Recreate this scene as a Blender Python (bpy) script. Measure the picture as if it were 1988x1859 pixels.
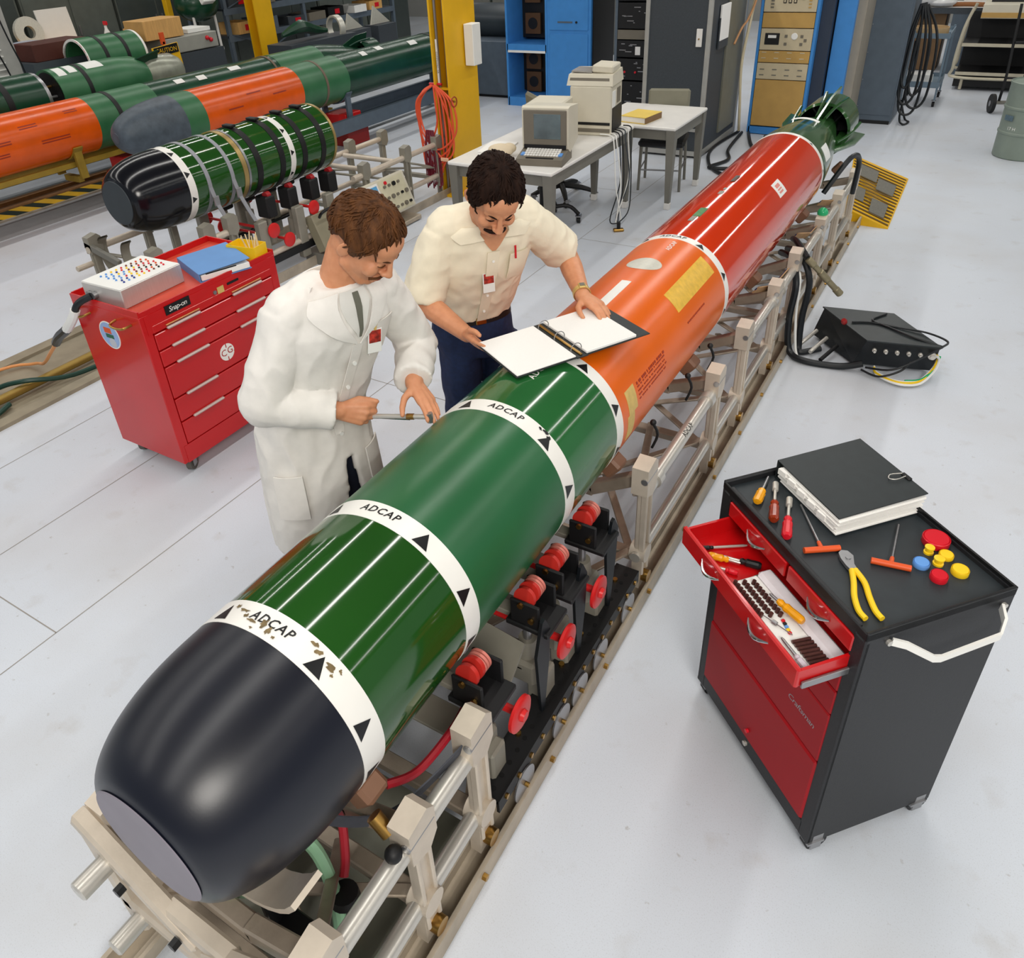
import bpy, bmesh, math, random
from mathutils import Vector, Matrix, Euler, noise

# ------------------------------------------------------------------ scene, camera, light
for o in list(bpy.data.objects):
    bpy.data.objects.remove(o)
scene = bpy.context.scene
COL = scene.collection
rnd = random.Random(7)
PI = math.pi

cam_d = bpy.data.cameras.new('camera')
cam = bpy.data.objects.new('camera', cam_d)
COL.objects.link(cam)
cam.matrix_world = Matrix(((0.853822, -0.237649, 0.463153, 1.117937),
                           (0.518093, 0.474536, -0.711615, 0.0),
                           (-0.050667, 0.847549, 0.528294, 2.40),
                           (0, 0, 0, 1)))
cam_d.sensor_fit = 'HORIZONTAL'
cam_d.sensor_width = 36.0
cam_d.lens = 1502.91 / 1988 * 36.0
cam_d.shift_x = (994 - 957.18) / 1988
cam_d.shift_y = -(929.5 - 770.07) / 1988
cam_d.clip_start = 0.05
cam_d.clip_end = 100
scene.camera = cam

w = bpy.data.worlds.new('hall_ambient')
scene.world = w
w.use_nodes = True
bg = w.node_tree.nodes['Background']
bg.inputs['Color'].default_value = (0.86, 0.93, 1.0, 1)
bg.inputs['Strength'].default_value = 0.28

scene.view_settings.view_transform = 'Standard'
scene.view_settings.look = 'None'
scene.view_settings.exposure = 0.0
scene.view_settings.gamma = 1.0
scene.view_settings.use_curve_mapping = False

LAMP_Z = 5.0
LAMP_ROWS = (-11.2, -7.3, -3.2, 0.15, 4.5, 8.4)
for i, lx in enumerate(LAMP_ROWS):
    ld = bpy.data.lights.new('fluorescent_row', 'AREA')
    ld.shape = 'RECTANGLE'
    ld.size = 0.16
    ld.size_y = 22.0
    ld.energy = 268 if lx < 2 else 250
    ld.color = (1.0, 0.975, 0.93)
    lo = bpy.data.objects.new('fluorescent_row_light', ld)
    COL.objects.link(lo)
    lo.location = (lx, 7.0, LAMP_Z)
# the photographer's soft flash, up and to the right behind the camera
fd = bpy.data.lights.new('photo_flash', 'AREA')
fd.shape = 'DISK'
fd.size = 2.2
fd.energy = 185
fd.color = (1.0, 0.95, 0.87)
fo = bpy.data.objects.new('photo_flash_light', fd)
COL.objects.link(fo)
fo.location = (3.2, -2.2, 4.2)
fo.rotation_euler = (Vector((-0.3, 2.6, 0.6)) - fo.location).to_track_quat('-Z', 'Y').to_euler()

# ------------------------------------------------------------------ materials
def lin(c):
    c = c / 255.0
    return c / 12.92 if c <= 0.04045 else ((c + 0.055) / 1.055) ** 2.4
def rgb(t):
    return (lin(t[0]), lin(t[1]), lin(t[2]), 1)
MATS = {}
def mat(name, col, rough=0.5, metal=0.0, var=0.06, scale=9.0, bump=0.0, bscale=60.0, coat=0.0, emit=0.0, trans=0.0, col2=None, detail=4.0, ior=1.45, spec=0.5, stretch=None):
    if name in MATS:
        return MATS[name]
    m = bpy.data.materials.new(name)
    m.use_nodes = True
    nt = m.node_tree
    b = nt.nodes['Principled BSDF']
    c = rgb(col)
    tc = nt.nodes.new('ShaderNodeTexCoord')
    mp = nt.nodes.new('ShaderNodeMapping')
    if stretch:
        mp.inputs['Scale'].default_value = stretch
    nt.links.new(tc.outputs['Object'], mp.inputs['Vector'])
    if var > 0 or col2:
        nz = nt.nodes.new('ShaderNodeTexNoise')
        nz.inputs['Scale'].default_value = scale
        nz.inputs['Detail'].default_value = detail
        nt.links.new(mp.outputs['Vector'], nz.inputs['Vector'])
        rp = nt.nodes.new('ShaderNodeValToRGB')
        rp.color_ramp.elements[0].position = 0.3
        rp.color_ramp.elements[1].position = 0.7
        if col2:
            rp.color_ramp.elements[0].color = c
            rp.color_ramp.elements[1].color = rgb(col2)
        else:
            rp.color_ramp.elements[0].color = tuple(x * (1 - var) for x in c[:3]) + (1,)
            rp.color_ramp.elements[1].color = tuple(min(1, x * (1 + var)) for x in c[:3]) + (1,)
        nt.links.new(nz.outputs['Fac'], rp.inputs['Fac'])
        nt.links.new(rp.outputs['Color'], b.inputs['Base Color'])
    else:
        b.inputs['Base Color'].default_value = c
    b.inputs['Roughness'].default_value = rough
    b.inputs['Metallic'].default_value = metal
    b.inputs['IOR'].default_value = ior
    b.inputs['Specular IOR Level'].default_value = spec
    if coat:
        b.inputs['Coat Weight'].default_value = coat
        b.inputs['Coat Roughness'].default_value = 0.06
    if trans:
        b.inputs['Transmission Weight'].default_value = trans
    if emit:
        b.inputs['Emission Color'].default_value = c
        b.inputs['Emission Strength'].default_value = emit
    if bump:
        n2 = nt.nodes.new('ShaderNodeTexNoise')
        n2.inputs['Scale'].default_value = bscale
        n2.inputs['Detail'].default_value = 3
        nt.links.new(mp.outputs['Vector'], n2.inputs['Vector'])
        bp = nt.nodes.new('ShaderNodeBump')
        bp.inputs['Strength'].default_value = bump
        bp.inputs['Distance'].default_value = 0.01
        nt.links.new(n2.outputs['Fac'], bp.inputs['Height'])
        nt.links.new(bp.outputs['Normal'], b.inputs['Normal'])
    MATS[name] = m
    return m

# ------------------------------------------------------------------ mesh builder
def frame_from(d):
    d = Vector(d).normalized()
    a = Vector((0, 0, 1)) if abs(d.z) < 0.9 else Vector((1, 0, 0))
    x = a.cross(d).normalized()
    y = d.cross(x)
    return x, y, d
class MB:
    def __init__(s):
        s.v = []; s.f = []
    def add(s, vs, fs, T=None):
        n = len(s.v)
        if T is None:
            s.v += [tuple(v) for v in vs]
        else:
            s.v += [tuple(T @ Vector(v)) for v in vs]
        s.f += [tuple(i + n for i in f) for f in fs]
        return s
    def box(s, c, d, rot=None, bev=0.0, T=None):
        hx, hy, hz = d[0] / 2, d[1] / 2, d[2] / 2
        M = Matrix.Translation(c)
        if rot:
            M = M @ Euler(rot).to_matrix().to_4x4()
        if T is not None:
            M = T @ M
        if bev <= 0:
            vs = [(x, y, z) for x in (-hx, hx) for y in (-hy, hy) for z in (-hz, hz)]
            fs = [(0, 1, 3, 2), (4, 6, 7, 5), (0, 4, 5, 1), (2, 3, 7, 6), (0, 2, 6, 4), (1, 5, 7, 3)]
            return s.add(vs, fs, M)
        b = min(bev, hx * .95, hy * .95, hz * .95)
        vs = []; idx = {}
        for sx in (-1, 1):
            for sy in (-1, 1):
                for sz in (-1, 1):
                    for ax in range(3):
                        p = [sx * hx, sy * hy, sz * hz]
                        sg = (sx, sy, sz)
                        for k in range(3):
                            if k != ax:
                                p[k] -= sg[k] * b
                        idx[(sx, sy, sz, ax)] = len(vs); vs.append(tuple(p))
        fs = []
        for ax in range(3):
            o = [k for k in range(3) if k != ax]
            for sg in (-1, 1):
                q = []
                for (a, c2) in ((-1, -1), (1, -1), (1, 1), (-1, 1)):
                    k = [0, 0, 0]; k[ax] = sg; k[o[0]] = a; k[o[1]] = c2
                    q.append(idx[(k[0], k[1], k[2], ax)])
                fl = (sg > 0) == (ax != 1)
                fs.append(tuple(q) if fl else tuple(reversed(q)))
        for ax in range(3):
            o = [k for k in range(3) if k != ax]
            for a in (-1, 1):
                for c2 in (-1, 1):
                    q = []
                    for (sg, face) in ((-1, o[0]), (1, o[0]), (1, o[1]), (-1, o[1])):
                        k = [0, 0, 0]; k[ax] = sg; k[o[0]] = a; k[o[1]] = c2
                        q.append(idx[(k[0], k[1], k[2], face)])
                    fs.append(tuple(q))
        for sx in (-1, 1):
            for sy in (-1, 1):
                for sz in (-1, 1):
                    fs.append(tuple(idx[(sx, sy, sz, a)] for a in range(3)))
        return s.add(vs, fs, M)
    def cyl(s, p0, p1, r, r1=None, n=16, cap=True, T=None):
        r1 = r if r1 is None else r1
        p0 = Vector(p0); p1 = Vector(p1)
        x, y, d = frame_from(p1 - p0)
        vs = []; fs = []
        for (p, rr) in ((p0, r), (p1, r1)):
            for i in range(n):
                a = 2 * PI * i / n
                vs.append(p + (x * math.cos(a) + y * math.sin(a)) * rr)
        for i in range(n):
            j = (i + 1) % n
            fs.append((i, j, n + j, n + i))
        if cap:
            fs.append(tuple(range(n - 1, -1, -1))); fs.append(tuple(range(n, 2 * n)))
        return s.add(vs, fs, T)
    def tube(s, pts, r, n=8, closed=False, T=None, smooth=0):
        pts = [Vector(p) for p in pts]
        if smooth:
            n0 = len(pts)
            pts = catmull(pts, smooth, closed)
            if isinstance(r, (list, tuple)):
                q = []
                for i in range(len(pts)):
                    t = i / max(1, len(pts) - 1) * (n0 - 1); j = min(int(t), n0 - 2)
                    q.append(r[j] + (r[j + 1] - r[j]) * (t - j))
                r = q
        vs = []; fs = []
        N = len(pts); px = None
        for i, p in enumerate(pts):
            if closed:
                d = pts[(i + 1) % N] - pts[i - 1]
            else:
                d = pts[min(i + 1, N - 1)] - pts[max(i - 1, 0)]
            d.normalize()
            if px is None:
                x, y, _ = frame_from(d)
            else:
                x = (px - d * px.dot(d)).normalized(); y = d.cross(x)
            px = x
            rr = r[i] if isinstance(r, (list, tuple)) else r
            for k in range(n):
                a = 2 * PI * k / n
                vs.append(p + (x * math.cos(a) + y * math.sin(a)) * rr)
        for i in range(N if closed else N - 1):
            i2 = (i + 1) % N
            for k in range(n):
                k2 = (k + 1) % n
                fs.append((i * n + k, i * n + k2, i2 * n + k2, i2 * n + k))
        if not closed:
            fs.append(tuple(range(n - 1, -1, -1))); fs.append(tuple((N - 1) * n + k for k in range(n)))
        return s.add(vs, fs, T)
    def lathe(s, prof, o=(0, 0, 0), d=(0, 0, 1), n=32, a0=0, a1=2 * PI, cap=True, T=None):
        o = Vector(o); x, y, d = frame_from(d)
        full = abs(a1 - a0 - 2 * PI) < 1e-6
        cols = n if full else n + 1
        vs = []; fs = []
        for (r, t) in prof:
            for k in range(cols):
                a = a0 + (a1 - a0) * k / n
                vs.append(o + d * t + (x * math.cos(a) + y * math.sin(a)) * r)
        for i in range(len(prof) - 1):
            for k in range(n):
                k2 = (k + 1) % cols if full else k + 1
                fs.append((i * cols + k, i * cols + k2, (i + 1) * cols + k2, (i + 1) * cols + k))
        if cap and full:
            if prof[0][0] > 1e-5:
                fs.append(tuple(range(cols - 1, -1, -1)))
            if prof[-1][0] > 1e-5:
                fs.append(tuple((len(prof) - 1) * cols + k for k in range(cols)))
        return s.add(vs, fs, T)
    def prism(s, poly, z0, z1, T=None):
        n = len(poly)
        vs = [(p[0], p[1], z0) for p in poly] + [(p[0], p[1], z1) for p in poly]
        fs = [tuple(range(n - 1, -1, -1)), tuple(range(n, 2 * n))]
        for i in range(n):
            j = (i + 1) % n
            fs.append((i, j, n + j, n + i))
        return s.add(vs, fs, T)
    def ell(s, c, r, n=16, m=10, T=None, rot=None):
        M = Matrix.Translation(c)
        if rot is not None:
            M = M @ (rot.to_4x4() if isinstance(rot, Matrix) else Euler(rot).to_matrix().to_4x4())
        vs = [(0, 0, -r[2])]; fs = []
        for i in range(1, m):
            t = -PI / 2 + PI * i / m
            for k in range(n):
                a = 2 * PI * k / n
                vs.append((r[0] * math.cos(t) * math.cos(a), r[1] * math.cos(t) * math.sin(a), r[2] * math.sin(t)))
        vs.append((0, 0, r[2]))
        top = len(vs) - 1
        for k in range(n):
            k2 = (k + 1) % n
            fs.append((0, 1 + k2, 1 + k))
            for i in range(m - 2):
                fs.append((1 + i * n + k, 1 + i * n + k2, 1 + (i + 1) * n + k2, 1 + (i + 1) * n + k))
            fs.append((1 + (m - 2) * n + k, 1 + (m - 2) * n + k2, top))
        return s.add(vs, fs, (T @ M) if T is not None else M)
    def strip(s, pts, wdir, width, thick, T=None):
        """a flat strap following pts, width along wdir, thickness off its face"""
        pts = [Vector(p) for p in pts]; W = Vector(wdir).normalized() * width / 2
        vs = []; fs = []; N = len(pts)
        for i, p in enumerate(pts):
            d = (pts[min(i + 1, N - 1)] - pts[max(i - 1, 0)]).normalized()
            nn = d.cross(W).normalized() * thick / 2
            vs += [p - W - nn, p + W - nn, p + W + nn, p - W + nn]
        for i in range(N - 1):
            for k in range(4):
                k2 = (k + 1) % 4
                fs.append((i * 4 + k, i * 4 + k2, (i + 1) * 4 + k2, (i + 1) * 4 + k))
        fs.append((3, 2, 1, 0)); fs.append(tuple((N - 1) * 4 + k for k in range(4)))
        return s.add(vs, fs, T)
    def xf(s, T):
        s.v = [tuple(T @ Vector(v)) for v in s.v]
        return s
    def build(s, name, m, parent=None, smooth=35, loc=None, rz=0.0):
        me = bpy.data.meshes.new(name)
        me.from_pydata(s.v, [], s.f)
        bm = bmesh.new(); bm.from_mesh(me)
        bmesh.ops.recalc_face_normals(bm, faces=bm.faces)
        bm.to_mesh(me); bm.free()
        me.materials.append(m)
        if smooth:
            me.polygons.foreach_set('use_smooth', [True] * len(me.polygons))
            me.set_sharp_from_angle(angle=math.radians(smooth))
        o = bpy.data.objects.new(name, me)
        COL.objects.link(o)
        if parent is not None:
            o.parent = parent
        if loc is not None:
            o.location = loc
        if rz:
            o.rotation_euler = (0, 0, rz)
        return o
def catmull(p, k, closed=False):
    out = []; N = len(p)
    rng = N if closed else N - 1
    for i in range(rng):
        if closed:
            a, b, c, d = p[i - 1], p[i], p[(i + 1) % N], p[(i + 2) % N]
        else:
            a, b, c, d = p[max(i - 1, 0)], p[i], p[i + 1], p[min(i + 2, N - 1)]
        for j in range(k):
            t = j / k
            out.append(0.5 * ((2 * b) + (c - a) * t + (2 * a - 5 * b + 4 * c - d) * t * t + (3 * b - a - 3 * c + d) * t ** 3))
    if not closed:
        out.append(p[-1])
    return out
def B(c, d, rot=None, bev=0.0):
    return MB().box(c, d, rot, bev)
def Cy(p0, p1, r, r1=None, n=16):
    return MB().cyl(p0, p1, r, r1, n)
def Tb(pts, r, n=8, closed=False, smooth=6):
    return MB().tube(pts, r, n, closed, None, smooth)
def tag(o, label=None, cat=None, group=None, kind=None):
    if label: o['label'] = label
    if cat: o['category'] = cat
    if group: o['group'] = group
    if kind: o['kind'] = kind
    return o
def thing(name, label, cat, loc=(0, 0, 0), rz=0.0, group=None):
    o = bpy.data.objects.new(name, None)
    o.empty_display_size = 0.1
    COL.objects.link(o)
    o.location = loc; o.rotation_euler = (0, 0, rz)
    return tag(o, label, cat, group)
def struct(name, mb, m, smooth=35, label=None):
    return tag(mb.build(name, m, None, smooth), label, None, None, 'structure')
def copy_obj(o, parent=None):
    c = o.copy(); COL.objects.link(c)
    if parent is not None:
        c.parent = parent
    for ch in list(o.children):
        copy_obj(ch, c)
    return c
def solo(name, mb, m, label, cat, loc=(0, 0, 0), rz=0.0, group=None, smooth=35):
    return tag(mb.build(name, m, None, smooth, loc, rz), label, cat, group)
def text_geo(s, size, align='CENTER', shear=0.0, space=1.0, bold=0.0):
    cu = bpy.data.curves.new('lettering', 'FONT')
    cu.body = s; cu.size = size; cu.align_x = align; cu.align_y = 'CENTER'
    cu.offset = bold * size; cu.shear = shear; cu.space_character = space; cu.resolution_u = 2
    o = bpy.data.objects.new('lettering', cu); COL.objects.link(o)
    dg = bpy.context.evaluated_depsgraph_get(); dg.update()
    me = bpy.data.meshes.new_from_object(o.evaluated_get(dg))
    vs = [tuple(v.co) for v in me.vertices]; fs = [tuple(p.vertices) for p in me.polygons]
    bpy.data.objects.remove(o); bpy.data.curves.remove(cu); bpy.data.meshes.remove(me)
    return vs, fs
def text_part(s, size, m, parent, T, name='lettering', shear=0.0, space=1.0, align='CENTER'):
    vs, fs = text_geo(s, size, align, shear, space)
    return MB().add(vs, fs, T).build(name, m, parent, 0)
def MT(loc, rot=(0, 0, 0)):
    return Matrix.Translation(loc) @ Euler(rot).to_matrix().to_4x4()
# ------------------------------------------------------------------ materials in use
M_floor = mat('painted_floor', (206, 212, 221), 0.42, 0, 0.03, 0.9, 0.03, 25, spec=0.4)
def dirty_floor(m):
    nt = m.node_tree; b = nt.nodes['Principled BSDF']
    src = b.inputs['Base Color'].links[0].from_socket
    tc = [n for n in nt.nodes if n.type == 'TEX_COORD'][0]
    prev = src
    for (sc, lo, hi, col, fac, det) in ((260.0, .55, .75, (150, 150, 150), .30, 2.0), (7.0, .60, .78, (168, 160, 150), .30, 8.0), (30.0, .68, .76, (140, 132, 120), .45, 6.0), (1.3, .45, .80, (186, 182, 178), .45, 6.0)):
        nz = nt.nodes.new('ShaderNodeTexNoise'); nz.inputs['Scale'].default_value = sc; nz.inputs['Detail'].default_value = det
        nt.links.new(tc.outputs['Object'], nz.inputs['Vector'])
        mr = nt.nodes.new('ShaderNodeMapRange'); mr.inputs['From Min'].default_value = lo; mr.inputs['From Max'].default_value = hi; mr.inputs['To Max'].default_value = fac
        nt.links.new(nz.outputs['Fac'], mr.inputs['Value'])
        mx = nt.nodes.new('ShaderNodeMix'); mx.data_type = 'RGBA'
        nt.links.new(mr.outputs['Result'], mx.inputs['Factor']); nt.links.new(prev, mx.inputs['A']); mx.inputs['B'].default_value = rgb(col)
        prev = mx.outputs['Result']
    nt.links.new(prev, b.inputs['Base Color'])
dirty_floor(M_floor)
M_green = mat('gloss_green_paint', (28, 74, 22), 0.10, 0, 0.12, 2.0, coat=0.5)
M_green_satin = mat('satin_green_paint', (34, 92, 54), 0.30, 0, 0.10, 3.0)
M_green_old = mat('worn_green_paint', (44, 98, 62), 0.36, 0, 0.16, 5.0, col2=(58, 112, 74))
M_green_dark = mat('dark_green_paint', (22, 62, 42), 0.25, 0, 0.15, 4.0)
M_red = mat('gloss_red_orange_paint', (206, 50, 2), 0.10, 0, 0.05, 2.5, coat=0.5)
M_orange = mat('satin_orange_paint', (222, 98, 8), 0.28, 0, 0.06, 3.0)
M_orange_b = mat('orange_hull_paint', (218, 86, 10), 0.24, 0, 0.10, 6.0)
M_rubber = mat('black_nose_rubber', (11, 14, 27), 0.33, 0, 0.1, 6.0, 0.01, 200, spec=0.6)
M_rubber_gloss = mat('glossy_black_nose', (14, 16, 22), 0.16, 0, 0.1, 6.0)
M_rubber_grey = mat('grey_nose_rubber', (72, 82, 92), 0.45, 0, 0.22, 14.0)
M_face = mat('grey_nose_face', (128, 122, 132), 0.5, 0, 0.05)
M_white = mat('white_band_paint', (236, 234, 228), 0.35, 0, 0.02)
M_white_s = mat('white_sheet', (232, 232, 228), 0.6, 0, 0.02)
M_blackp = mat('black_paint', (16, 17, 19), 0.4, 0, 0.08)
M_black = mat('matt_black', (14, 14, 16), 0.55, 0, 0.1)
M_brass = mat('brass', (176, 138, 74), 0.32, 1.0, 0.1)
M_alu = mat('cast_aluminium', (204, 192, 176), 0.45, 0.3, 0.06, 18.0, 0.04, 90)
M_alu_b = mat('brown_grey_alloy', (164, 150, 134), 0.42, 0.5, 0.14, 12.0, 0.05, 90)
M_chrome = mat('bright_steel_tube', (206, 202, 194), 0.34, 0.6, 0.02, 3.0)
M_polish = mat('polished_chrome', (220, 220, 222), 0.16, 1.0, 0.0)
M_steel = mat('steel', (160, 160, 162), 0.35, 0.85, 0.08)
M_rail = mat('worn_cream_rail', (178, 166, 148), 0.5, 0.25, 0.16, 9.0)
M_grey_frame = mat('grey_frame_paint', (140, 136, 124), 0.45, 0.1, 0.1)
M_wheel_red = mat('red_handwheel_paint', (206, 34, 34), 0.35, 0, 0.06)
M_roll_red = mat('red_roller', (190, 44, 36), 0.4, 0, 0.05)
M_roll_pink = mat('pink_roller_rim', (204, 120, 108), 0.45, 0, 0.05)
M_tape = mat('masking_tape', (206, 176, 104), 0.6, 0, 0.1, 30)
M_yel_patch = mat('yellow_patch', (222, 178, 64), 0.4, 0, 0.12, 40)
M_silver = mat('silver_patch', (206, 204, 192), 0.35, 0.3, 0.06, 60)
M_hose_g = mat('pale_green_hose', (150, 196, 158), 0.4, 0, 0.08)
M_hose_r = mat('dark_red_hose', (168, 30, 44), 0.35, 0, 0.08)
M_strap = mat('grey_webbing', (62, 64, 72), 0.7, 0, 0.1, 40)
M_red_tool = mat('tool_red_enamel', (192, 14, 18), 0.26, 0, 0.06, 3.0, coat=0.3)
M_red_dark = mat('dark_red_enamel', (156, 8, 20), 0.5, 0, 0.06, 3.0, spec=.3)
M_cart_black = mat('black_crackle_enamel', (30, 31, 34), 0.5, 0, 0.14, 120, 0.06, 300)
M_cart_top = mat('scuffed_black_worktop', (38, 44, 48), 0.48, 0, 0.2, 14, 0.02, 80)
M_yellow = mat('yellow_paint', (228, 176, 18), 0.45, 0, 0.08, 3.0)
M_blue = mat('blue_enamel', (64, 136, 206), 0.45, 0, 0.05)
M_dkgrey = mat('dark_grey_panel', (58, 64, 70), 0.5, 0, 0.1, 60)
M_slate = mat('slate_grey_paint', (84, 96, 108), 0.5, 0, 0.08)
M_tan = mat('tan_panel', (188, 150, 84), 0.5, 0, 0.06)
M_beige = mat('beige_plastic', (208, 202, 184), 0.45, 0, 0.03)
M_beige_d = mat('taupe_plastic', (112, 106, 94), 0.5, 0, 0.05)
M_grey_leg = mat('grey_desk_steel', (116, 114, 106), 0.45, 0.1, 0.05)
M_laminate = mat('white_laminate', (226, 224, 220), 0.35, 0, 0.03)
M_wood = mat('pale_wood', (206, 160, 96), 0.55, 0, 0.12, 6, stretch=(1, 8, 1))
M_blue_bind = mat('blue_vinyl', (92, 140, 196), 0.5, 0, 0.05)
M_black_bind = mat('black_vinyl', (34, 40, 42), 0.5, 0, 0.1, 40)
M_paper = mat('paper', (240, 238, 234), 0.8, 0, 0.02, 200)
M_amber = mat('amber_handle', (224, 152, 20), 0.2, 0, 0.1, 30)
M_amber_d = mat('dark_amber_handle', (140, 44, 14), 0.2, 0, 0.2, 60)
M_red_pl = mat('red_plastic', (206, 24, 40), 0.3, 0, 0.05)
M_yel_pl = mat('yellow_plastic', (240, 200, 30), 0.4, 0, 0.05)
M_blue_pl = mat('blue_plastic', (96, 150, 216), 0.4, 0, 0.05)
M_orange_pl = mat('orange_vinyl', (216, 84, 34), 0.45, 0, 0.05)
M_cable = mat('black_cable', (18, 22, 26), 0.4, 0, 0.1)
M_skin = mat('skin', (204, 138, 100), 0.5, 0, 0.08, 40, 0.02, 300, col2=(214, 150, 112))
M_skin.node_tree.nodes['Principled BSDF'].inputs['Subsurface Weight'].default_value = 0.08

# ------------------------------------------------------------------ the hall
struct('floor', MB().add([(-24, -8, 0), (14, -8, 0), (14, 26, 0), (-24, 26, 0)], [(0, 1, 2, 3)]), M_floor, label='light grey painted concrete floor')
M_wall = mat('grey_wall_paint', (150, 150, 146), 0.7, 0, 0.05, 2)
M_ceiling = mat('dim_ceiling', (120, 118, 112), 0.8, 0, 0.05, 2)
struct('wall_back', B((-5, 20.1, 3.2), (38, 0.2, 6.4)), M_wall)
struct('wall_left', B((-17.1, 9, 3.2), (0.2, 22, 6.4)), M_wall)
struct('ceiling', B((-2, 8, 6.5), (34, 26, 0.2)), M_ceiling)
# lamp housings over the light rows
M_housing = mat('white_lamp_housing', (226, 226, 222), 0.5)
for lx in LAMP_ROWS:
    mb = MB()
    for k in range(9):
        mb.box((0, -10 + k * 2.5, 0), (0.24, 2.4, 0.06), None, 0.01)
    mb2 = MB()
    for k in range(5):
        mb2.cyl((0, -10 + k * 5, 0.03), (0, -10 + k * 5, 1.36), 0.01, n=6)
    t = thing('fluorescent_lamp_row', 'long row of white fluorescent lamp housings at x %d hung from ceiling' % 0, 'lamp', (lx, 7.0, LAMP_Z + 0.04))
    mb.build('lamp_housing', M_housing, t); mb2.build('hanger', M_steel, t)
    t['label'] = {-11.2: 'fluorescent lamp row hung nearest the left wall', -7.3: 'fluorescent lamp row above the stored green torpedoes',
                  -3.2: 'fluorescent lamp row above the yellow column', 0.15: 'fluorescent lamp row directly above the long torpedo',
                  4.5: 'fluorescent lamp row above the aisle right of the torpedo', 8.4: 'fluorescent lamp row farthest to the right'}[lx]
    t['group'] = 'fluorescent lamp rows'
# floor seams (recessed joint lines in the paint)
M_seam = mat('floor_joint', (150, 146, 140), 0.7)
sm = MB()
for (x0, y0, x1, y1) in ((-2.32, -1.0, -2.32, 9), (-1.645, -1.0, -1.645, 9), (-2.995, -1, -2.995, 9), (-2.32, 3.073, -1.0, 3.073), (-2.32, .87, -1.645, .87), (-1.645, 5.77, -.4, 5.77), (-2.32, 7.12, -1.645, 7.12)):
    a = Vector((x0, y0, 0)); b = Vector((x1, y1, 0)); d = (b - a).normalized(); n = Vector((-d.y, d.x, 0)) * 0.0025
    k = len(sm.v)
    sm.v += [tuple(a - n + Vector((0, 0, .0008))), tuple(b - n + Vector((0, 0, .0008))), tuple(b + n + Vector((0, 0, .0008))), tuple(a + n + Vector((0, 0, .0008)))]
    sm.f.append((k, k + 1, k + 2, k + 3))
struct('trim_1', sm, M_seam, 0, 'thin joint lines in the grey floor')
# ------------------------------------------------------------------ torpedoes
TR = 0.267
def ylathe(prof, n=96, cap=True):
    """lathe about the local +Y axis; prof = (radius, y)"""
    mb = MB(); vs = []; fs = []
    for (r, y) in prof:
        for k in range(n):
            a = 2 * PI * k / n
            vs.append((r * math.sin(a), y, r * math.cos(a)))
    for i in range(len(prof) - 1):
        for k in range(n):
            k2 = (k + 1) % n
            fs.append((i * n + k, i * n + k2, (i + 1) * n + k2, (i + 1) * n + k))
    if cap and prof[0][0] > 1e-4: fs.append(tuple(range(n)))
    if cap and prof[-1][0] > 1e-4: fs.append(tuple((len(prof) - 1) * n + k for k in reversed(range(n))))
    return mb.add(vs, fs)
def on_cyl(u, y, r):          # u = arc length to the right of the top line
    a = u / TR
    return (r * math.sin(a), y, r * math.cos(a))
def patch(th0, th1, y0, y1, r, n=8, slant=0.0):
    """thin curved plate on the hull, th in degrees from the top"""
    mb = MB(); vs = []; fs = []
    for i in range(n + 1):
        a = math.radians(th0 + (th1 - th0) * i / n)
        for (yy, rr) in ((y0, r - .002), (y0, r), (y1 + slant, r), (y1 + slant, r - .002)):
            vs.append((rr * math.sin(a), yy, rr * math.cos(a)))
    for i in range(n):
        for k in range(4):
            k2 = (k + 1) % 4
            fs.append((i * 4 + k, i * 4 + k2, i * 4 + 4 + k2, i * 4 + 4 + k))
    fs.append((0, 1, 2, 3)); fs.append(tuple(n * 4 + k for k in (3, 2, 1, 0)))
    return mb.add(vs, fs)
def tri_mark(th, y0, size, hgt, r):
    mb = MB(); vs = []; fs = []
    half = math.degrees(size / 2 / TR)
    rows = 5
    for i in range(rows + 1):
        t = i / rows
        w = half * (1 - t)
        for k in range(5):
            a = math.radians(th - w + 2 * w * k / 4)
            vs.append((r * math.sin(a), y0 + hgt * t, r * math.cos(a)))
    for i in range(rows):
        for k in range(4):
            fs.append((i * 5 + k, i * 5 + k + 1, i * 5 + 6 + k, i * 5 + 5 + k))
    return mb.add(vs, fs)
def cyl_text(s, size, th, y, r, m, parent, along=False, shear=0.0):
    vs, fs = text_geo(s, size, 'CENTER', shear, 1.15, .018)
    out = []
    for v in vs:
        if along:      # reads along the axis
            u = math.radians(th) * TR - v[1]; yy = y + v[0]
        else:          # reads round the hull, seen from the nose
            u = math.radians(th) * TR + v[0]; yy = y + v[1]
        out.append(on_cyl(u, yy, r))
    return MB().add(out, fs).build('lettering', m, parent, 0)
def band(parent, y0, y1, ths, r=TR, txt=None, txt_th=0, tri=(0.05, 0.046)):
    b = ylathe([(r - .004, y0), (r + .0012, y0), (r + .0012, y1), (r - .004, y1)]).build('white_band', M_white, parent)
    for th in ths:
        tri_mark(th, y0 + .010, tri[0], min(tri[1], y1 - y0 - .014), r + .0022).build('triangle_mark', M_blackp, b, 0)
    if txt:
        cyl_text(txt, .034, txt_th, (y0 + y1) / 2 + .004, r + .0022, M_blackp, b, shear=.15)
    return b
def nose_prof(y_face, y_base, r_face, r=TR, k=2.5, q=1.65):
    pts = [(0.0001, y_face), (r_face * .97, y_face), (r_face, y_face + .004)]
    n = 22
    for i in range(1, n + 1):
        t = (i / n) ** 1.5
        rr = r_face + (r - r_face) * (1 - (1 - t) ** k) ** (1 / q)
        pts.append((rr, y_face + .004 + (y_base - y_face - .004) * t))
    return pts
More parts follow.
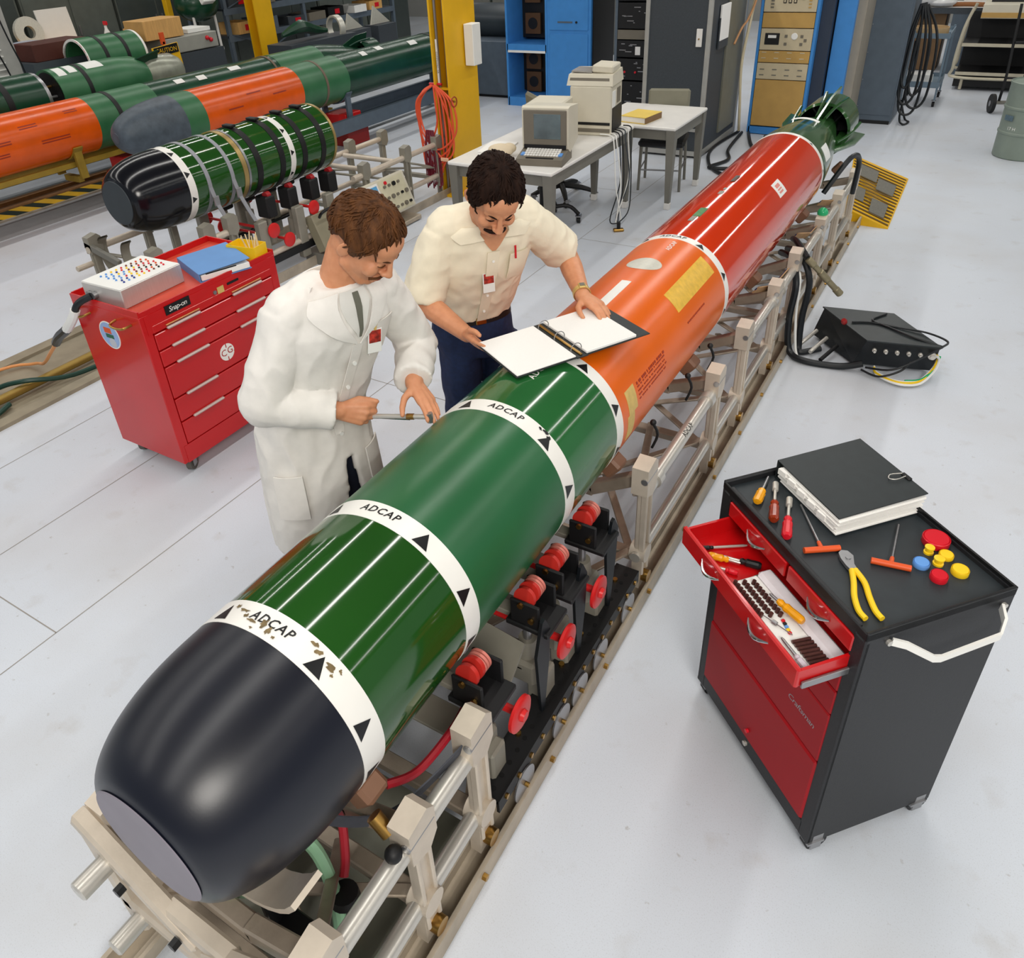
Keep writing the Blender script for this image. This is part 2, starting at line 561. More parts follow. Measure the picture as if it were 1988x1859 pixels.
def tail(parent, y0, y1, m, ring=True, fins=True):
    """afterbody cone, pump-jet shroud, rotor and four fins"""
    L = y1 - y0
    prof = [(TR, y0)]
    for i in range(1, 13):
        t = i / 12
        prof.append((TR - (TR - .088) * (t ** 1.55), y0 + L * .80 * t))
    prof.append((.082, y0 + L * .97)); prof.append((.03, y1))
    body = ylathe(prof, 64).build('afterbody', m, parent)
    ys = y0 + L * .72; ye = y0 + L * .97
    if ring:
        ylathe([(.195, ys), (.212, ys + .02), (.205, ye), (.200, ye)], 48, False).build('shroud_ring', m, parent)
        mb = MB()
        for k in range(9):
            a = 2 * PI * k / 9
            T = Matrix.Rotation(a, 4, 'Y')
            mb.box((0, ys + .12, .15), (.012, .09, .10), (0, 0, .5), 0, T)
        mb.build('rotor', M_black, parent)
        ylathe([(.1955, ys + .004), (.1985, ys + .03), (.199, ye - .004), (.05, ye - .01)], 48, False).build('duct_wall', M_black, parent)
    if fins:
        for k in range(4):
            T = Matrix.Rotation(PI / 2 * k + .2, 4, 'Y')
            mb = MB()
            poly = [(y0 + L * .45, .19), (y0 + L * .66, .285), (y0 + L * .86, .30), (y0 + L * .84, .12), (y0 + L * .5, .15)]
            vs = [(-.007, p[0], p[1]) for p in poly] + [(.007, p[0], p[1]) for p in poly]
            n = len(poly)
            fs = [tuple(range(n)), tuple(range(2 * n - 1, n - 1, -1))] + [(i, (i + 1) % n, n + (i + 1) % n, n + i) for i in range(n)]
            mb.add(vs, fs, T); mb.build('fin', m, parent, 20)
            # forked strut from fin root to the shroud
            mb = MB()
            mb.tube([(.03, y0 + L * .55, .17), (.05, y0 + L * .68, .215), (.085, y0 + L * .84, .235)], .012, 8, False, T, 4)
            mb.tube([(-.03, y0 + L * .55, .17), (-.05, y0 + L * .68, .215), (-.085, y0 + L * .84, .235)], .012, 8, False, T, 4)
            mb.build('fin_strut', m, parent)
    return body

# the long torpedo in the middle
T = thing('torpedo', 'long green orange and red torpedo with black nose on the central trolley', 'torpedo', (0, 0, .82))
nose = ylathe(nose_prof(.324, .692, .152)).build('nose', M_rubber, T)
ylathe([(.0001, .3225), (.149, .3225), (.152, .325)]).build('nose_face', M_face, nose)
band(T, .690, .765, (-66, -27.7, 35, 73.3, 108), txt='ADCAP', txt_th=4)
ylathe([(TR, .765), (TR, 1.112)]).build('hull_section', M_green, T)
band(T, 1.112, 1.178, (-74, -35, 30.5, 69, 106), txt='ADCAP', txt_th=-1)
ylathe([(TR, 1.178), (TR, 1.685)]).build('hull_section', M_green_satin, T)
band(T, 1.685, 1.750, (-62, -21.7, 43.7, 81.7, 118), txt='ADCAP', txt_th=9)
ylathe([(TR, 1.750), (TR, 2.087)]).build('hull_section', mat('gloss_mid_green_paint', (36, 96, 48), .12, 0, .1, 3, coat=.4), T)
band(T, 2.087, 2.142, (-60, -12, 27.4, 66.9, 105), tri=(.05, .04))
ora = ylathe([(TR, 2.142), (TR, 3.324)]).build('hull_section', M_orange, T)
band(T, 3.324, 3.376, (-64, -31.7, 26.9, 64.2, 103), txt='ADCAP', txt_th=-3, tri=(.046, .036))
red = ylathe([(TR, 3.376), (TR, 5.405)]).build('hull_section', M_red, T)
band(T, 5.405, 5.447, (38, 80), tri=(.03, .02))
tail(T, 5.447, 7.15, mat('tail_green_paint', (44, 84, 40), .16, 0, .25, 4, coat=.3))
# scuffs and paint loss on the front band
M_scuff = mat('paint_scuff', (118, 100, 66), .6, 0, .3, 60)
cyl_text('ADCAP', .034, 4.2, 1.985, TR + .0015, M_white, T, True)
# oval, plates, stickers on the orange and red hull
def blob(u0, y0, ru, ry, r, n=20, rag=0.0, rings=3):
    vs = [on_cyl(u0, y0, r)]; fs = []
    k_ = [1 + rag * (rnd.random() - .5) * 2 for _ in range(n)]
    for j in range(1, rings + 1):
        for i in range(n):
            a_ = 2 * PI * i / n
            vs.append(on_cyl(u0 + ru * k_[i] * j / rings * math.cos(a_), y0 + ry * k_[i] * j / rings * math.sin(a_), r))
    for i in range(n):
        i2 = (i + 1) % n
        fs.append((0, 1 + i, 1 + i2))
        for j in range(rings - 1):
            fs.append((1 + j * n + i, 1 + j * n + i2, 1 + (j + 1) * n + i2, 1 + (j + 1) * n + i))
    return MB().add(vs, fs)
for (th, y, w_, h_) in ((-22, .742, .010, .007), (-15, .735, .014, .004), (-11, .722, .008, .006), (-6, .716, .012, .004), (1, .722, .008, .012), (6, .712, .005, .010), (10, .704, .004, .004), (28, .752, .012, .004), (31, .742, .010, .007), (40, .738, .012, .006), (43, .726, .006, .005), (45, .748, .006, .004), (-3, .700, .005, .003)):
    blob(math.radians(th) * TR, y, w_, h_, TR + .0028, 12, .55, 2).build('paint_scuff', M_scuff, T, 0)
for (th, y, w_, h_) in ((35, 1.738, .007, .004), (40, 1.742, .012, .005), (44, 1.735, .008, .006)):
    blob(math.radians(th) * TR, y, w_, h_, TR + .0028, 12, .55, 2).build('paint_scuff', M_blackp, T, 0)
blob(-.012, 2.995, .078, .066, TR + .0012, 28, 0, 6).build('silver_oval', M_silver, T, 0)
patch(-6.0, 3.0, 2.50, 2.793, TR + .0015).build('white_sticker', M_white_s, T)
patch(33.5, 54, 2.815, 3.275, TR + .0015, 10).build('yellow_patch', M_yel_patch, T)
patch(64, 84, 2.20, 2.275, TR + .0015, 8).build('masking_tape', M_tape, T)
patch(84, 106, 2.185, 2.245, TR + .0015, 8).build('masking_tape', M_tape, T)
patch(36.5, 55.5, 4.445, 4.585, TR + .0015, 8).build('white_sticker', M_white_s, T)
M_pink = mat('faded_red_print', (222, 140, 130), .6)
for (a, b) in ((40, 44.5), (46, 48), (49.5, 52)):
    patch(a, b, 4.475, 4.545, TR + .0024, 4).build('sticker_print', M_pink, T)
M_plate = mat('dull_metal_plate', (150, 150, 140), .4, .6, .3, 80)
patch(-5.6, 2.6, 3.66, 3.79, TR + .002).build('serial_plate', mat('green_plate', (70, 128, 70), .4, .2, .3, 60), T)
patch(-5.3, 0, 3.585, 3.655, TR + .002).build('serial_plate', M_plate, T)
patch(-4.5, 0.5, 4.04, 4.09, TR + .002).build('serial_plate', M_plate, T)
patch(-3.5, -.5, 4.12, 4.15, TR + .002).build('serial_plate', M_plate, T)
patch(-4.8, .2, 4.27, 4.385, TR + .004).build('hatch_cover', mat('dark_plate', (70, 62, 48), .4, .4), T)
for (yy, n_) in ((5.42, 0),):
    pass
patch(-20, 24, 5.93, 5.975, .2515, 12).build('tail_sticker', M_white_s, T)
patch(52, 74, 5.54, 5.68, .2665, 8).build('white_sticker', M_white_s, T)
M_redprint = mat('dark_red_print', (150, 44, 16), .5)
cyl_text('ADCAP', .03, 4.8, 3.237, TR + .0015, M_white, T, True)
for i, (s_, z_) in enumerate((('CLEAN KEEP DRY', .026), ('DO NOT LIFT BY BAND', .014), ('USE SLING AT MARKS', .014), ('EXERCISE SECTION', .014))):
    pass
# faded stencil print on the lower side of the orange hull: illegible rows of dashes
mb = MB()
for row in range(5):
    th = 66 + row * 3.4
    y = 2.30
    while y < 2.56:
        L_ = rnd.choice((.006, .010, .014, .018))
        mb.add(*(lambda q: (q.v, q.f))(patch(th, th + (2.2 if row == 0 else 1.1), y, y + L_, TR + .0014, 2)))
        y += L_ + rnd.choice((.004, .006, .012))
tag(mb.build('stencil_print', M_redprint, T), kind='stuff')
mb = MB()
y = 2.85
while y < 3.05:
    L_ = rnd.choice((.006, .012)); mb.add(*(lambda q: (q.v, q.f))(patch(67, 68.5, y, y + L_, TR + .0014, 2))); y += L_ + .006
tag(mb.build('stencil_print', M_redprint, T), kind='stuff')

# ------------------------------------------------------------------ the trolley under it
TY = thing('torpedo_trolley', 'long aluminium trolley with tubes red handwheels and rollers under the long torpedo', 'trolley', (0, 3.4, 0))
OFF = Vector((0, -3.4, 0))
def tp(mb, name, m, parent=TY, smooth=35):
    return mb.xf(Matrix.Translation(OFF)).build(name, m, parent, smooth)
for sx in (-1, 1):
    mb = MB()
    mb.box((sx * .345, 3.65, .012), (.085, 6.9, .024))
    mb.box((sx * .381, 3.65, .045), (.014, 6.9, .066))
    mb.box((sx * .300, 3.65, .040), (.012, 6.9, .05))
    tp(mb, 'side_rail', M_rail)
    mb = MB()
    for k in range(16):
        y = .5 + k * .42
        mb.cyl((sx * .388, y, .05), (sx * .402, y, .05), .011, n=6)
    tag(tp(mb, 'rail_bolts', M_brass), kind='stuff')
def upright(y, sx, ztop, head=True):
    p = None
    mb = MB()
    x = sx * .335
    mb.box((x, y, (.09 + ztop) / 2), (.030, .055, ztop - .09), None, .006)          # web
    mb.box((x + sx * .016, y - .024, (.12 + ztop) / 2), (.026, .014, ztop - .14), None, .004)  # flanges
    mb.box((x + sx * .016, y + .024, (.12 + ztop) / 2), (.026, .014, ztop - .14), None, .004)
    mb.cyl((x - .030, y, .23), (x + .034, y, .23), .040, n=16)                      # low knuckle
    mb.prism([(-.035, -.10), (.035, -.10), (.03, -.02), (.045, .06), (-.03, .05)], -.018, .018, MT((x, y, .16), (PI / 2, 0, PI / 2)))
    if head:
        mb.prism([(-.045, -.06), (.02, -.085), (.055, -.045), (.055, .05), (.03, .075), (-.045, .06)], -.032, .032, MT((x, y, ztop - .04), (PI / 2, 0, PI / 2)))
    u = tp(mb, 'upright', M_alu)
    m2 = MB(); m2.cyl((x + sx * .02, y - .05, ztop - .03), (x + sx * .02, y + .05, ztop - .03), .013, n=10)
    tp(m2, 'clamp_bolt', M_steel, TY)
    m3 = MB(); m3.cyl((sx * .35, y + .005, .105), (sx * .378, y + .005, .105), .026, n=16)
    tp(m3, 'roller_foot', M_brass, TY)
    return u
UP = [(.40, .60), (.73, .58), (1.00, .61), (2.20, .64), (3.05, .60), (3.50, .62), (4.10, .60), (4.55, .62), (5.25, .60), (5.80, .60), (6.45, .58)]
for (y, zt) in UP:
    for sx in (-1, 1):
        if not (sx < 0 and y in (4.10, 5.25)):
            upright(y, sx, zt)
    # cross member that ties both sides and carries a saddle
    mb = MB()
    mb.box((0, y, .20), (.64, .05, .035), None, .004)
    if y not in (1.00,):
        for sx in (-1, 1):
            a = Vector((sx * .32, y, zt - .05)); b = Vector((sx * .12, y, .47)); d = b - a
            mb.box((a + b) / 2, (d.length, .045, .05), (0, -math.atan2(d.z, d.x), 0), .005)
        mb.box((0, y, .465), (.27, .045, .045), None, .005)
    tp(mb, 'cross_member', M_alu_b)
    if y in (.73, 2.2, 3.05, 4.10, 5.25, 6.45):
        for sx in (-1, 1):
            m2 = MB(); T_ = MT((sx * .205, y, .615), (0, sx * -.88, 0))
            m2.box((0, 0, -.005), (.085, .075, .058), None, .01, T_)
            tp(m2, 'saddle_block', mat('brown_phenolic', (128, 92, 70), .5, 0, .15))
for sx in (-1, 1):
    for (y0, y1, z, r) in ((.33, 1.02, .51, .026), (.36, 1.0, .23, .024), (2.24, 3.03, .51, .026), (2.15, 3.1, .23, .022),
                           (3.5, 4.12, .53, .026), (3.1, 4.12, .23, .022), (4.15, 5.25, .53, .026), (4.12, 6.5, .23, .022), (5.28, 6.5, .53, .026)):
        mb = MB(); mb.cyl((sx * .335, y0, z), (sx * .335, y1, z), r, n=18)
        if z > .4 and y0 > 1:
            for yy in (y0 + .06, y1 - .10):
                mb.cyl((sx * .335, yy, z), (sx * .335, yy + .045, z), r + .009, n=18)
        tp(mb, 'upper_tube' if z > .4 else 'lower_tube', M_chrome)
    # lattice braces
for (y0, y1) in ((1.0, 2.2), (2.2, 3.05), (3.05, 3.5), (3.5, 4.1), (4.1, 4.55), (4.55, 5.25), (5.25, 5.8), (5.8, 6.45), (.40, .73)):
    for k, (xa, xb, za, zb) in enumerate(((-.30, .30, .22, .22), (.30, -.30, .20, .20), (.31, .05, .50, .24), (-.31, -.05, .50, .24))):
        if y0 == 1.0 and k > 1: continue
        a = Vector((xa, y0, za)); b = Vector((xb, y1, zb))
        d = b - a
        q = d.to_track_quat('X', 'Z').to_matrix().to_4x4()
        mb = MB(); mb.box((0, 0, 0), (d.length, .034, .012), None, .003, Matrix.Translation((a + b) / 2) @ q)
        tp(mb, 'brace', M_alu_b)
for (z, r_) in ((.495, .027), (.215, .025)):
    tp(MB().lathe([(.001, 0), (r_ * .8, 0), (r_, .004), (r_, .11)], (-.285, .235, z), (0, 1, 0), 20), 'tube_end', M_chrome)
# front end casting and cradle
mb = MB()
for (a, b, w_) in (((-.36, .335, .60), (-.03, .33, .37), .05), ((.36, .335, .60), (.03, .33, .37), .05), ((-.10, .34, .42), (.10, .34, .42), .06), ((-.34, .34, .24), (.34, .34, .24), .05), ((-.35, .34, .58), (-.335, .34, .12), .055), ((.35, .34, .58), (.335, .34, .12), .055)):
    a = Vector(a); b = Vector(b); d = b - a
    q = d.to_track_quat('X', 'Y').to_matrix().to_4x4()
    mb.box((0, 0, 0), (d.length + .03, w_, .045), None, .008, Matrix.Translation((a + b) / 2) @ q)
tp(mb, 'end_casting', M_alu)
mb = MB(); prof = []
for i in range(13):
    a = math.radians(-62 + 124 * i / 12 + 180)
    prof.append((.30 * math.sin(a), .47, .80 + .30 * math.cos(a)))
mb.strip(prof, (0, 1, 0), .085, .014)
tp(mb, 'cradle', M_alu)
for sx in (-1, 1):
    tp(MB().box((sx * .13, .47, .46), (.016, .08, .12), None, .003), 'cradle_bracket', M_blackp); tp(MB().box((sx * .2, .47, .40), (.22, .05, .03), None, .004), 'cradle_arm', M_blackp)
    tp(MB().cyl((sx * .22, .305, .47), (sx * .22, .285, .47), .014, n=6), 'cradle_bolt', M_blackp); tp(MB().cyl((sx * .05, .305, .40), (sx * .05, .285, .40), .014, n=6), 'cradle_bolt', M_blackp)
# floor pan with mechanism below
mb = MB(); mb.box((.05, .70, .10), (.46, .60, .006))
tp(mb, 'bottom_pan', mat('greenish_grey_pan', (112, 112, 100), .45, .3, .2, 6))
# roller and jack stations
def station(y, low=False):
    for sx in (-1, 1):
        x = sx * .262
        mb = MB()
        mb.cyl((x, y - .022, .648), (x, y - .008, .644), .035, n=24); mb.cyl((x, y + .008, .648), (x, y + .022, .644), .035, n=24)
        tp(mb, 'roller', M_roll_red)
        mb = MB()
        for k in range(3):
            mb.cyl((x, y + .024 + k * .012, .644), (x, y + .032 + k * .012, .644), .034, n=24)
        tp(mb, 'roller_rim', M_roll_pink)
        mb = MB()
        mb.box((x + sx * .01, y - .034, .595), (.10, .012, .11), None, .004); mb.box((x + sx * .01, y + .07, .595), (.10, .012, .11), None, .004)
        mb.box((x + sx * .02, y + .018, .550), (.15, .13, .02), None, .004)
        tp(mb, 'roller_bracket', M_black)
        mb = MB()
        for (dy, dz) in ((-.041, .64), (-.041, .59)):
            mb.cyl((x + (.0 if dz > .6 else sx * .035), y + dy, dz), (x + (.0 if dz > .6 else sx * .035), y + dy - .008, dz), .010, n=8)
        tag(tp(mb, 'bolt', M_brass), kind='stuff')
        mb = MB(); mb.cyl((sx * .245, y + .02, .40), (sx * .245, y + .02, .535), .014, n=12)
        tp(mb, 'jack_screw', M_steel)
        mb = MB(); mb.cyl((sx * .245, y + .02, .36), (sx * .245, y + .02, .43), .036, .030, 20); mb.box((sx * .245, y + .02, .31), (.10, .10, .10), None, .012)
        mb.box((sx * .29, y + .02, .25), (.07, .075, .14), None, .008)
        tp(mb, 'jack_housing', M_grey_frame)
    mb = MB(); mb.box((0, y + .02, .528), (.62, .045, .022), None, .003); mb.box((0, y + .02, .33), (.50, .10, .012), None, .003)
    tp(mb, 'cross_plate', M_grey_frame)
for y in (1.12, 1.44, 1.60, 1.84):
    station(y)
for y in (1.20, 1.50, 1.74):
    mb = MB(); mb.cyl((-.30, y, .435), (.36, y, .435), .013, n=10)
    tp(mb, 'red_shaft', M_wheel_red)
    for sx in (1, -1):
        mb = MB(); mb.lathe([(.001, 0), (.050, 0), (.058, .004), (.058, .014), (.050, .018), (.02, .018), (.016, .03), (.001, .03)], (sx * .355, y, .435), (sx, 0, 0), 28)
        tp(mb, 'handwheel', M_wheel_red)
for sx in (-1, 1):
    mb = MB(); mb.box((sx * .322, 1.58, .205), (.09, 1.06, .014)); mb.box((sx * .366, 1.58, .185), (.010, 1.06, .055)); mb.box((sx * .282, 1.58, .185), (.010, 1.06, .055))
    ch = tp(mb, 'perforated_channel', M_black)
    mb = MB()
    for k in range(22):
        mb.cyl((sx * .335, 1.08 + k * .047, .2122), (sx * .335, 1.08 + k * .047, .2134), .008, n=8)
    tag(tp(mb, 'channel_holes', mat('dark_hole', (4, 4, 5), .9)), kind='stuff')
    mb = MB()
    for k in range(14):
        mb.cyl((sx * .371, 1.09 + k * .075, .19), (sx * .378, 1.09 + k * .075, .19), .009, n=8)
    for k in range(7):
        mb.cyl((sx * .31, 1.12 + k * .15, .212), (sx * .31, 1.12 + k * .15, .222), .010, n=8)
    tag(tp(mb, 'channel_bolts', M_brass), kind='stuff')
    for y in (1.19, 1.44, 1.58, 1.75, 2.0):
        mb = MB(); mb.cyl((sx * .372, y, .115), (sx * .377, y, .115), .060, n=28)
        tp(mb, 'idler_disc', M_steel)
        mb = MB(); mb.cyl((sx * .345, y, .115), (sx * .371, y, .115), .026, n=14); mb.cyl((sx * .378, y, .115), (sx * .392, y, .115), .008, n=8)
        tp(mb, 'idler_hub', M_brass)
    for y in (1.42, 1.68, 1.93):
        mb = MB()
        poly = [(-.028, .06), (0, .19), (.012, .20), (.034, .15), (.026, .0), (.0, -.22), (-.012, -.22)]
        mb.prism(poly, -.006, .006, MT((sx * .335, y - .03, .42), (PI / 2, 0, PI / 2 * .86)))
        tp(mb, 'lever_blade', M_cable)
# plate with an oval lightening hole
mb = MB(); n = 20; outer = []; inner = []
for i in range(n):
    a = 2 * PI * i / n
    ca, sa = math.cos(a), math.sin(a)
    kx = min(.27 / max(abs(ca), 1e-6), .10 / max(abs(sa), 1e-6))
    outer.append((ca * kx, sa * kx)); inner.append((.10 * ca, .045 * sa))
vs = [(p[0], 0, p[1]) for p in outer] + [(p[0], 0, p[1]) for p in inner] + [(p[0], .012, p[1]) for p in outer] + [(p[0], .012, p[1]) for p in inner]
fs = []
for i in range(n):
    j = (i + 1) % n
    fs += [(i, j, n + j, n + i), (2 * n + i, 3 * n + i, 3 * n + j, 2 * n + j), (i, 2 * n + i, 2 * n + j, j), (n + i, n + j, 3 * n + j, 3 * n + i)]
mb.add(vs, fs, MT((0, 1.33, .42), (-.9, 0, 0)))
tp(mb, 'lightened_plate', M_grey_frame)
# straps over the side: folded grey webbing by the second bracket
mb = MB(); mb.strip(catmull([Vector(p) for p in ((.10, .62, .56), (.24, .74, .50), (.33, .95, .56), (.34, 1.02, .60))], 6), (.25, .1, .9), .05, .004)
tp(mb, 'webbing_strap', M_strap)
# far-end fittings
mb = MB(); mb.tube([(.24, 5.75, .62), (.36, 5.85, .85), (.40, 6.0, .80), (.39, 6.05, .55)], .018, 8, False, None, 6)
tp(mb, 'handle_loop', M_cable)
for y in (4.0, 4.9, 5.6):
    mb = MB(); mb.strip([(.25, y, .60), (.30, y + .15, .56), (.31, y + .45, .55)], (.6, 0, .8), .05, .006)
    tp(mb, 'padded_strap', mat('tan_webbing', (176, 140, 100), .7, 0, .1, 40))
    mb = MB(); mb.strip([(.252, y, .606), (.302, y + .15, .566), (.312, y + .45, .556)], (.6, 0, .8), .016, .006)
    tp(mb, 'strap_stripe', mat('navy_webbing', (28, 48, 96), .7))
mb = MB(); mb.ell((.33, 5.28, .64), (.035, .035, .035))
tp(mb, 'green_lamp', mat('green_lamp_glass', (40, 170, 110), .2))
for (y, sx) in ((2.45, 1), (3.15, 1), (2.85, 1)):
    mb = MB(); mb.tube([(.27, y, .55), (.29, y, .62), (.275, y - .02, .68)], .006, 6, False, None, 3); mb.ell((.275, y - .02, .685), (.013, .013, .013))
    tp(mb, 'locking_lever', M_black)
cyl = MB().cyl((.24, 2.2, .72), (.24, 2.2, .76), .013, n=10)
tp(MB().cyl((.26, .69, .60), (.30, .69, .56), .02, n=12), 'tee_knob', M_brass)
tp(MB().ell((.335, .66, .55), (.022, .022, .022)), 'black_knob', M_black)
vs, fs = text_geo('ADCAP', .03)
MB().add([on for on in [(.335 + .0275 * math.sin(.5 - v[1] / .026), 2.66 + v[0], .51 + .0275 * math.cos(.5 - v[1] / .026)) for v in vs]], fs).xf(Matrix.Translation(OFF)).build('lettering', M_blackp, TY, 0)

# hoses hanging under the nose
solo('green_hose', Tb([(.02, .42, .50), (.06, .50, .34), (.12, .44, .22), (.10, .34, .12), (-.02, .26, .018), (-.10, .10, .016)], .017, 10), M_hose_g, 'pale green hose hanging below the black nose inside the trolley', 'hose')
solo('green_hose', Tb([(.05, .60, .52), (.10, .62, .40), (.15, .60, .27), (.18, .56, .122)], .018, 10), M_hose_g, 'pale green hose beside the red one under the nose', 'hose')
solo('red_hose', Tb([(.09, .72, .53), (.12, .70, .44), (.15, .66, .36), (.165, .63, .33)], .012, 8), M_hose_r, 'dark red hose ending in a black valve under the nose', 'hose')
solo('red_hose', Tb([(.20, .80, .52), (.24, .88, .50), (.27, 1.0, .54), (.25, 1.10, .52)], .012, 8), M_hose_r, 'dark red hose looped beside the first wide bracket', 'hose')
solo('red_hose', Tb([(.02, .55, .50), (.045, .54, .40), (.06, .52, .30), (.07, .50, .122)], .011, 8), M_hose_r, 'thin dark red hose dropping into the trolley pan', 'hose')
v = thing('hose_valve', 'black and brass hose valve hanging inside the trolley pan', 'valve', (.175, .61, .103))
Cy((0, 0, .02), (-.005, .01, .16), .014, n=12).build('valve_stem', M_steel, v)
MB().lathe([(.001, 0), (.036, 0), (.04, .006), (.036, .03), (.001, .03)], (0, .0, .16), (-.05, .1, 1), 18).build('valve_knob', M_black, v)
MB().lathe([(.001, 0), (.034, 0), (.036, .006), (.032, .026), (.001, .026)], (0, 0, .05), (0, 0, 1), 18).build('valve_collar', M_black, v)
Cy((0, 0, .0), (0, 0, .03), .018, n=8).build('valve_nut', M_brass, v)
# ------------------------------------------------------------------ black and red tool cart (front right)
def caster(parent, x, y, r=.05, zt=.10, m=None, rot=0.0):
    T_ = Matrix.Translation((x, y, 0)) @ Matrix.Rotation(rot, 4, 'Z')
    w_ = MB().cyl((-.014, .02, r), (.014, .02, r), r, n=20, T=T_).build('caster_wheel', m or M_black, parent)
    MB().cyl((-.016, .02, r), (.016, .02, r), r * .45, n=12, T=T_).build('caster_hub', M_steel, w_)
    f = MB()
    f.box((-.021, .012, r + .02), (.004, .035, .07), None, 0, T_); f.box((.021, .012, r + .02), (.004, .035, .07), None, 0, T_); f.box((0, .005, zt - .006), (.055, .055, .01), None, 0, T_)
    f.build('caster_fork', M_steel, parent)
CX, CY, CRZ = 1.0738, 1.8208, math.radians(-41.43)
cart = thing('tool_cart', 'black roller tool cart with red drawers one pulled open right of trolley', 'tool cart', (CX, CY, 0), CRZ)
W2, D2 = .3075, .2165
mb = MB()
mb.box((W2 - .005, 0, .505), (.010, .433, .89), None, .003); mb.box((-W2 + .005, 0, .505), (.010, .433, .89), None, .003)
mb.box((0, D2 - .005, .50), (.60, .010, .88)); mb.box((0, 0, .066), (.60, .42, .012))
mb.box((-W2 + .021, -D2 + .008, .49), (.042, .014, .86), None, .003); mb.box((W2 - .021, -D2 + .008, .49), (.042, .014, .86), None, .003)
mb.box((0, -D2 + .008, .928), (.55, .014, .042), None, .003); mb.box((0, -D2 + .008, .093), (.55, .014, .062), None, .003)
mb.build('body', M_cart_black, cart)
MB().box((0, 0, .924), (.60, .42, .010)).build('worktop', M_cart_top, cart)
for nm, c, d in (('rim', (0, D2 - .003, .938), (.615, .006, .028)), ('rim', (-W2 + .003, 0, .938), (.006, .433, .028)), ('rim', (W2 - .003, 0, .938), (.006, .433, .028)), ('rim', (0, -D2 + .003, .936), (.615, .006, .024))):
    B(c, d, None, .002).build(nm, M_blackp, cart)
def arc_handle(parent, x, y, z, w_=.085, drop=.012, out=.016):
    pts = []
    for i in range(9):
        t = i / 8
        pts.append((x - w_ / 2 + w_ * t, y - out * math.sin(PI * t), z - drop * math.sin(PI * t)))
    mb = MB().tube(pts, [.002 + .0045 * math.sin(PI * i / 8) for i in range(9)], 8)
    return mb.build('handle', M_polish, parent)
for (xa, xb) in ((-.262, .008), (.018, .272)):
    d = B(((xa + xb) / 2, -D2 + .006, .879), (xb - xa, .016, .052), None, .003).build('small_drawer', M_red_tool, cart)
    arc_handle(d, (xa + xb) / 2 + .005, -D2 - .003, .878)
# open drawer
dz0, dz1, yf = .786, .850, -.357
dr = MB()
dr.box((.004, yf, .818), (.545, .014, .066), None, .004)
dr.box((-.262, yf + .21, .815), (.008, .42, .055)); dr.box((.270, yf + .21, .815), (.008, .42, .055))
dr.box((.004, yf + .42, .815), (.53, .008, .055)); dr.box((.004, yf + .21, .790), (.53, .42, .006))
drw = dr.build('open_drawer', M_red_tool, cart)
for hx in (-.115, .115):
    arc_handle(drw, hx + .004, yf - .006, .822, .088)
B((.279, yf + .12, .795), (.008, .22, .022), None, .002).build('drawer_slide', M_steel, drw)
B((-.271, yf + .12, .795), (.008, .22, .022), None, .002).build('drawer_slide', M_steel, drw)
for (z0, z1) in ((.696, .780), (.604, .692), (.402, .600)):
    B((.0, -D2 + .006, (z0 + z1) / 2), (.534, .014, z1 - z0), None, .004).build('drawer_front', M_red_dark, cart)
dv = B((-.002, -D2 + .004, .262), (.540, .016, .272), None, .006).build('drop_door', M_red_dark, cart)
MB().cyl((-.008, -D2 - .004, .17), (-.008, -D2 - .012, .17), .007, n=12).build('door_knob', M_red_pl, dv)
MB().cyl((-.012, -D2 + .001, .098), (-.012, -D2 - .006, .098), .009, n=14).build('lock', M_chrome, cart)
text_part('Craftsman', .030, M_steel, cart, MT((.172, -D2 - .0015, .505), (PI / 2, 0, 0)), 'badge', .25, .9)
# side bar handle
mb = MB()
pts = [(W2 + .004, -.144, .905), (W2 + .022, -.115, .900), (W2 + .05, -.055, .862), (W2 + .05, -.03, .852), (W2 + .05, .14, .862), (W2 + .035, .16, .89), (W2 + .004, .178, .902)]
mb.strip(pts, (0, .15, 1), .02, .007)
hd = mb.build('push_handle', M_white, cart)
for y in (-.15, .186):
    MB().cyl((W2, y, .903), (W2 + .008, y, .903), .008, n=10).build('handle_screw', M_chrome, hd)
for (x, y) in ((-.285, -.19), (.285, -.19), (-.285, .17), (.285, .17)):
    caster(cart, x, y, .036, .066)
def CM(x, y, z, rz=0.0):
    v = Matrix.Rotation(CRZ, 3, 'Z') @ Vector((x, y, 0))
    return (CX + v.x, CY + v.y, z), CRZ + rz
ZT = .929
# binder lying on the cart
loc, rz = CM(-.150, .088, ZT, 0.0)
bd = thing('ring_binder', 'thick black ring binder lying closed on the black tool cart', 'binder', loc, rz)
def cover(x0, x1, y0, y1, z, dz=0.0):
    mb = MB(); n = 6; vs = []; fs = []
    for i in range(n + 1):
        t = i / n
        y = y0 + (y1 - y0) * t
        zz = z + dz * t
        vs += [(x0, y, zz), (x1, y, zz - .004), (x1, y, zz - .001), (x0, y, zz + .003)]
    for i in range(n):
        for k in range(4):
            fs.append((i * 4 + k, i * 4 + (k + 1) % 4, i * 4 + 4 + (k + 1) % 4, i * 4 + 4 + k))
    fs += [(3, 2, 1, 0), tuple(n * 4 + k for k in range(4))]
    return mb.add(vs, fs)
cover(-.137, .137, -.143, .143, .063, 0.004).build('front_cover', M_black_bind, bd)
B((0, 0, .0025), (.274, .286, .005)).build('back_cover', M_black_bind, bd)
B((-.135, 0, .033), (.005, .286, .058)).build('spine', M_black_bind, bd)
mb = MB()
for k in range(14):
    mb.box((.010 + rnd.uniform(-.006, .008), rnd.uniform(-.004, .004) - .004, .0085 + k * .0036), (.250, .282, .0032), (0, 0, rnd.uniform(-.012, .012)))
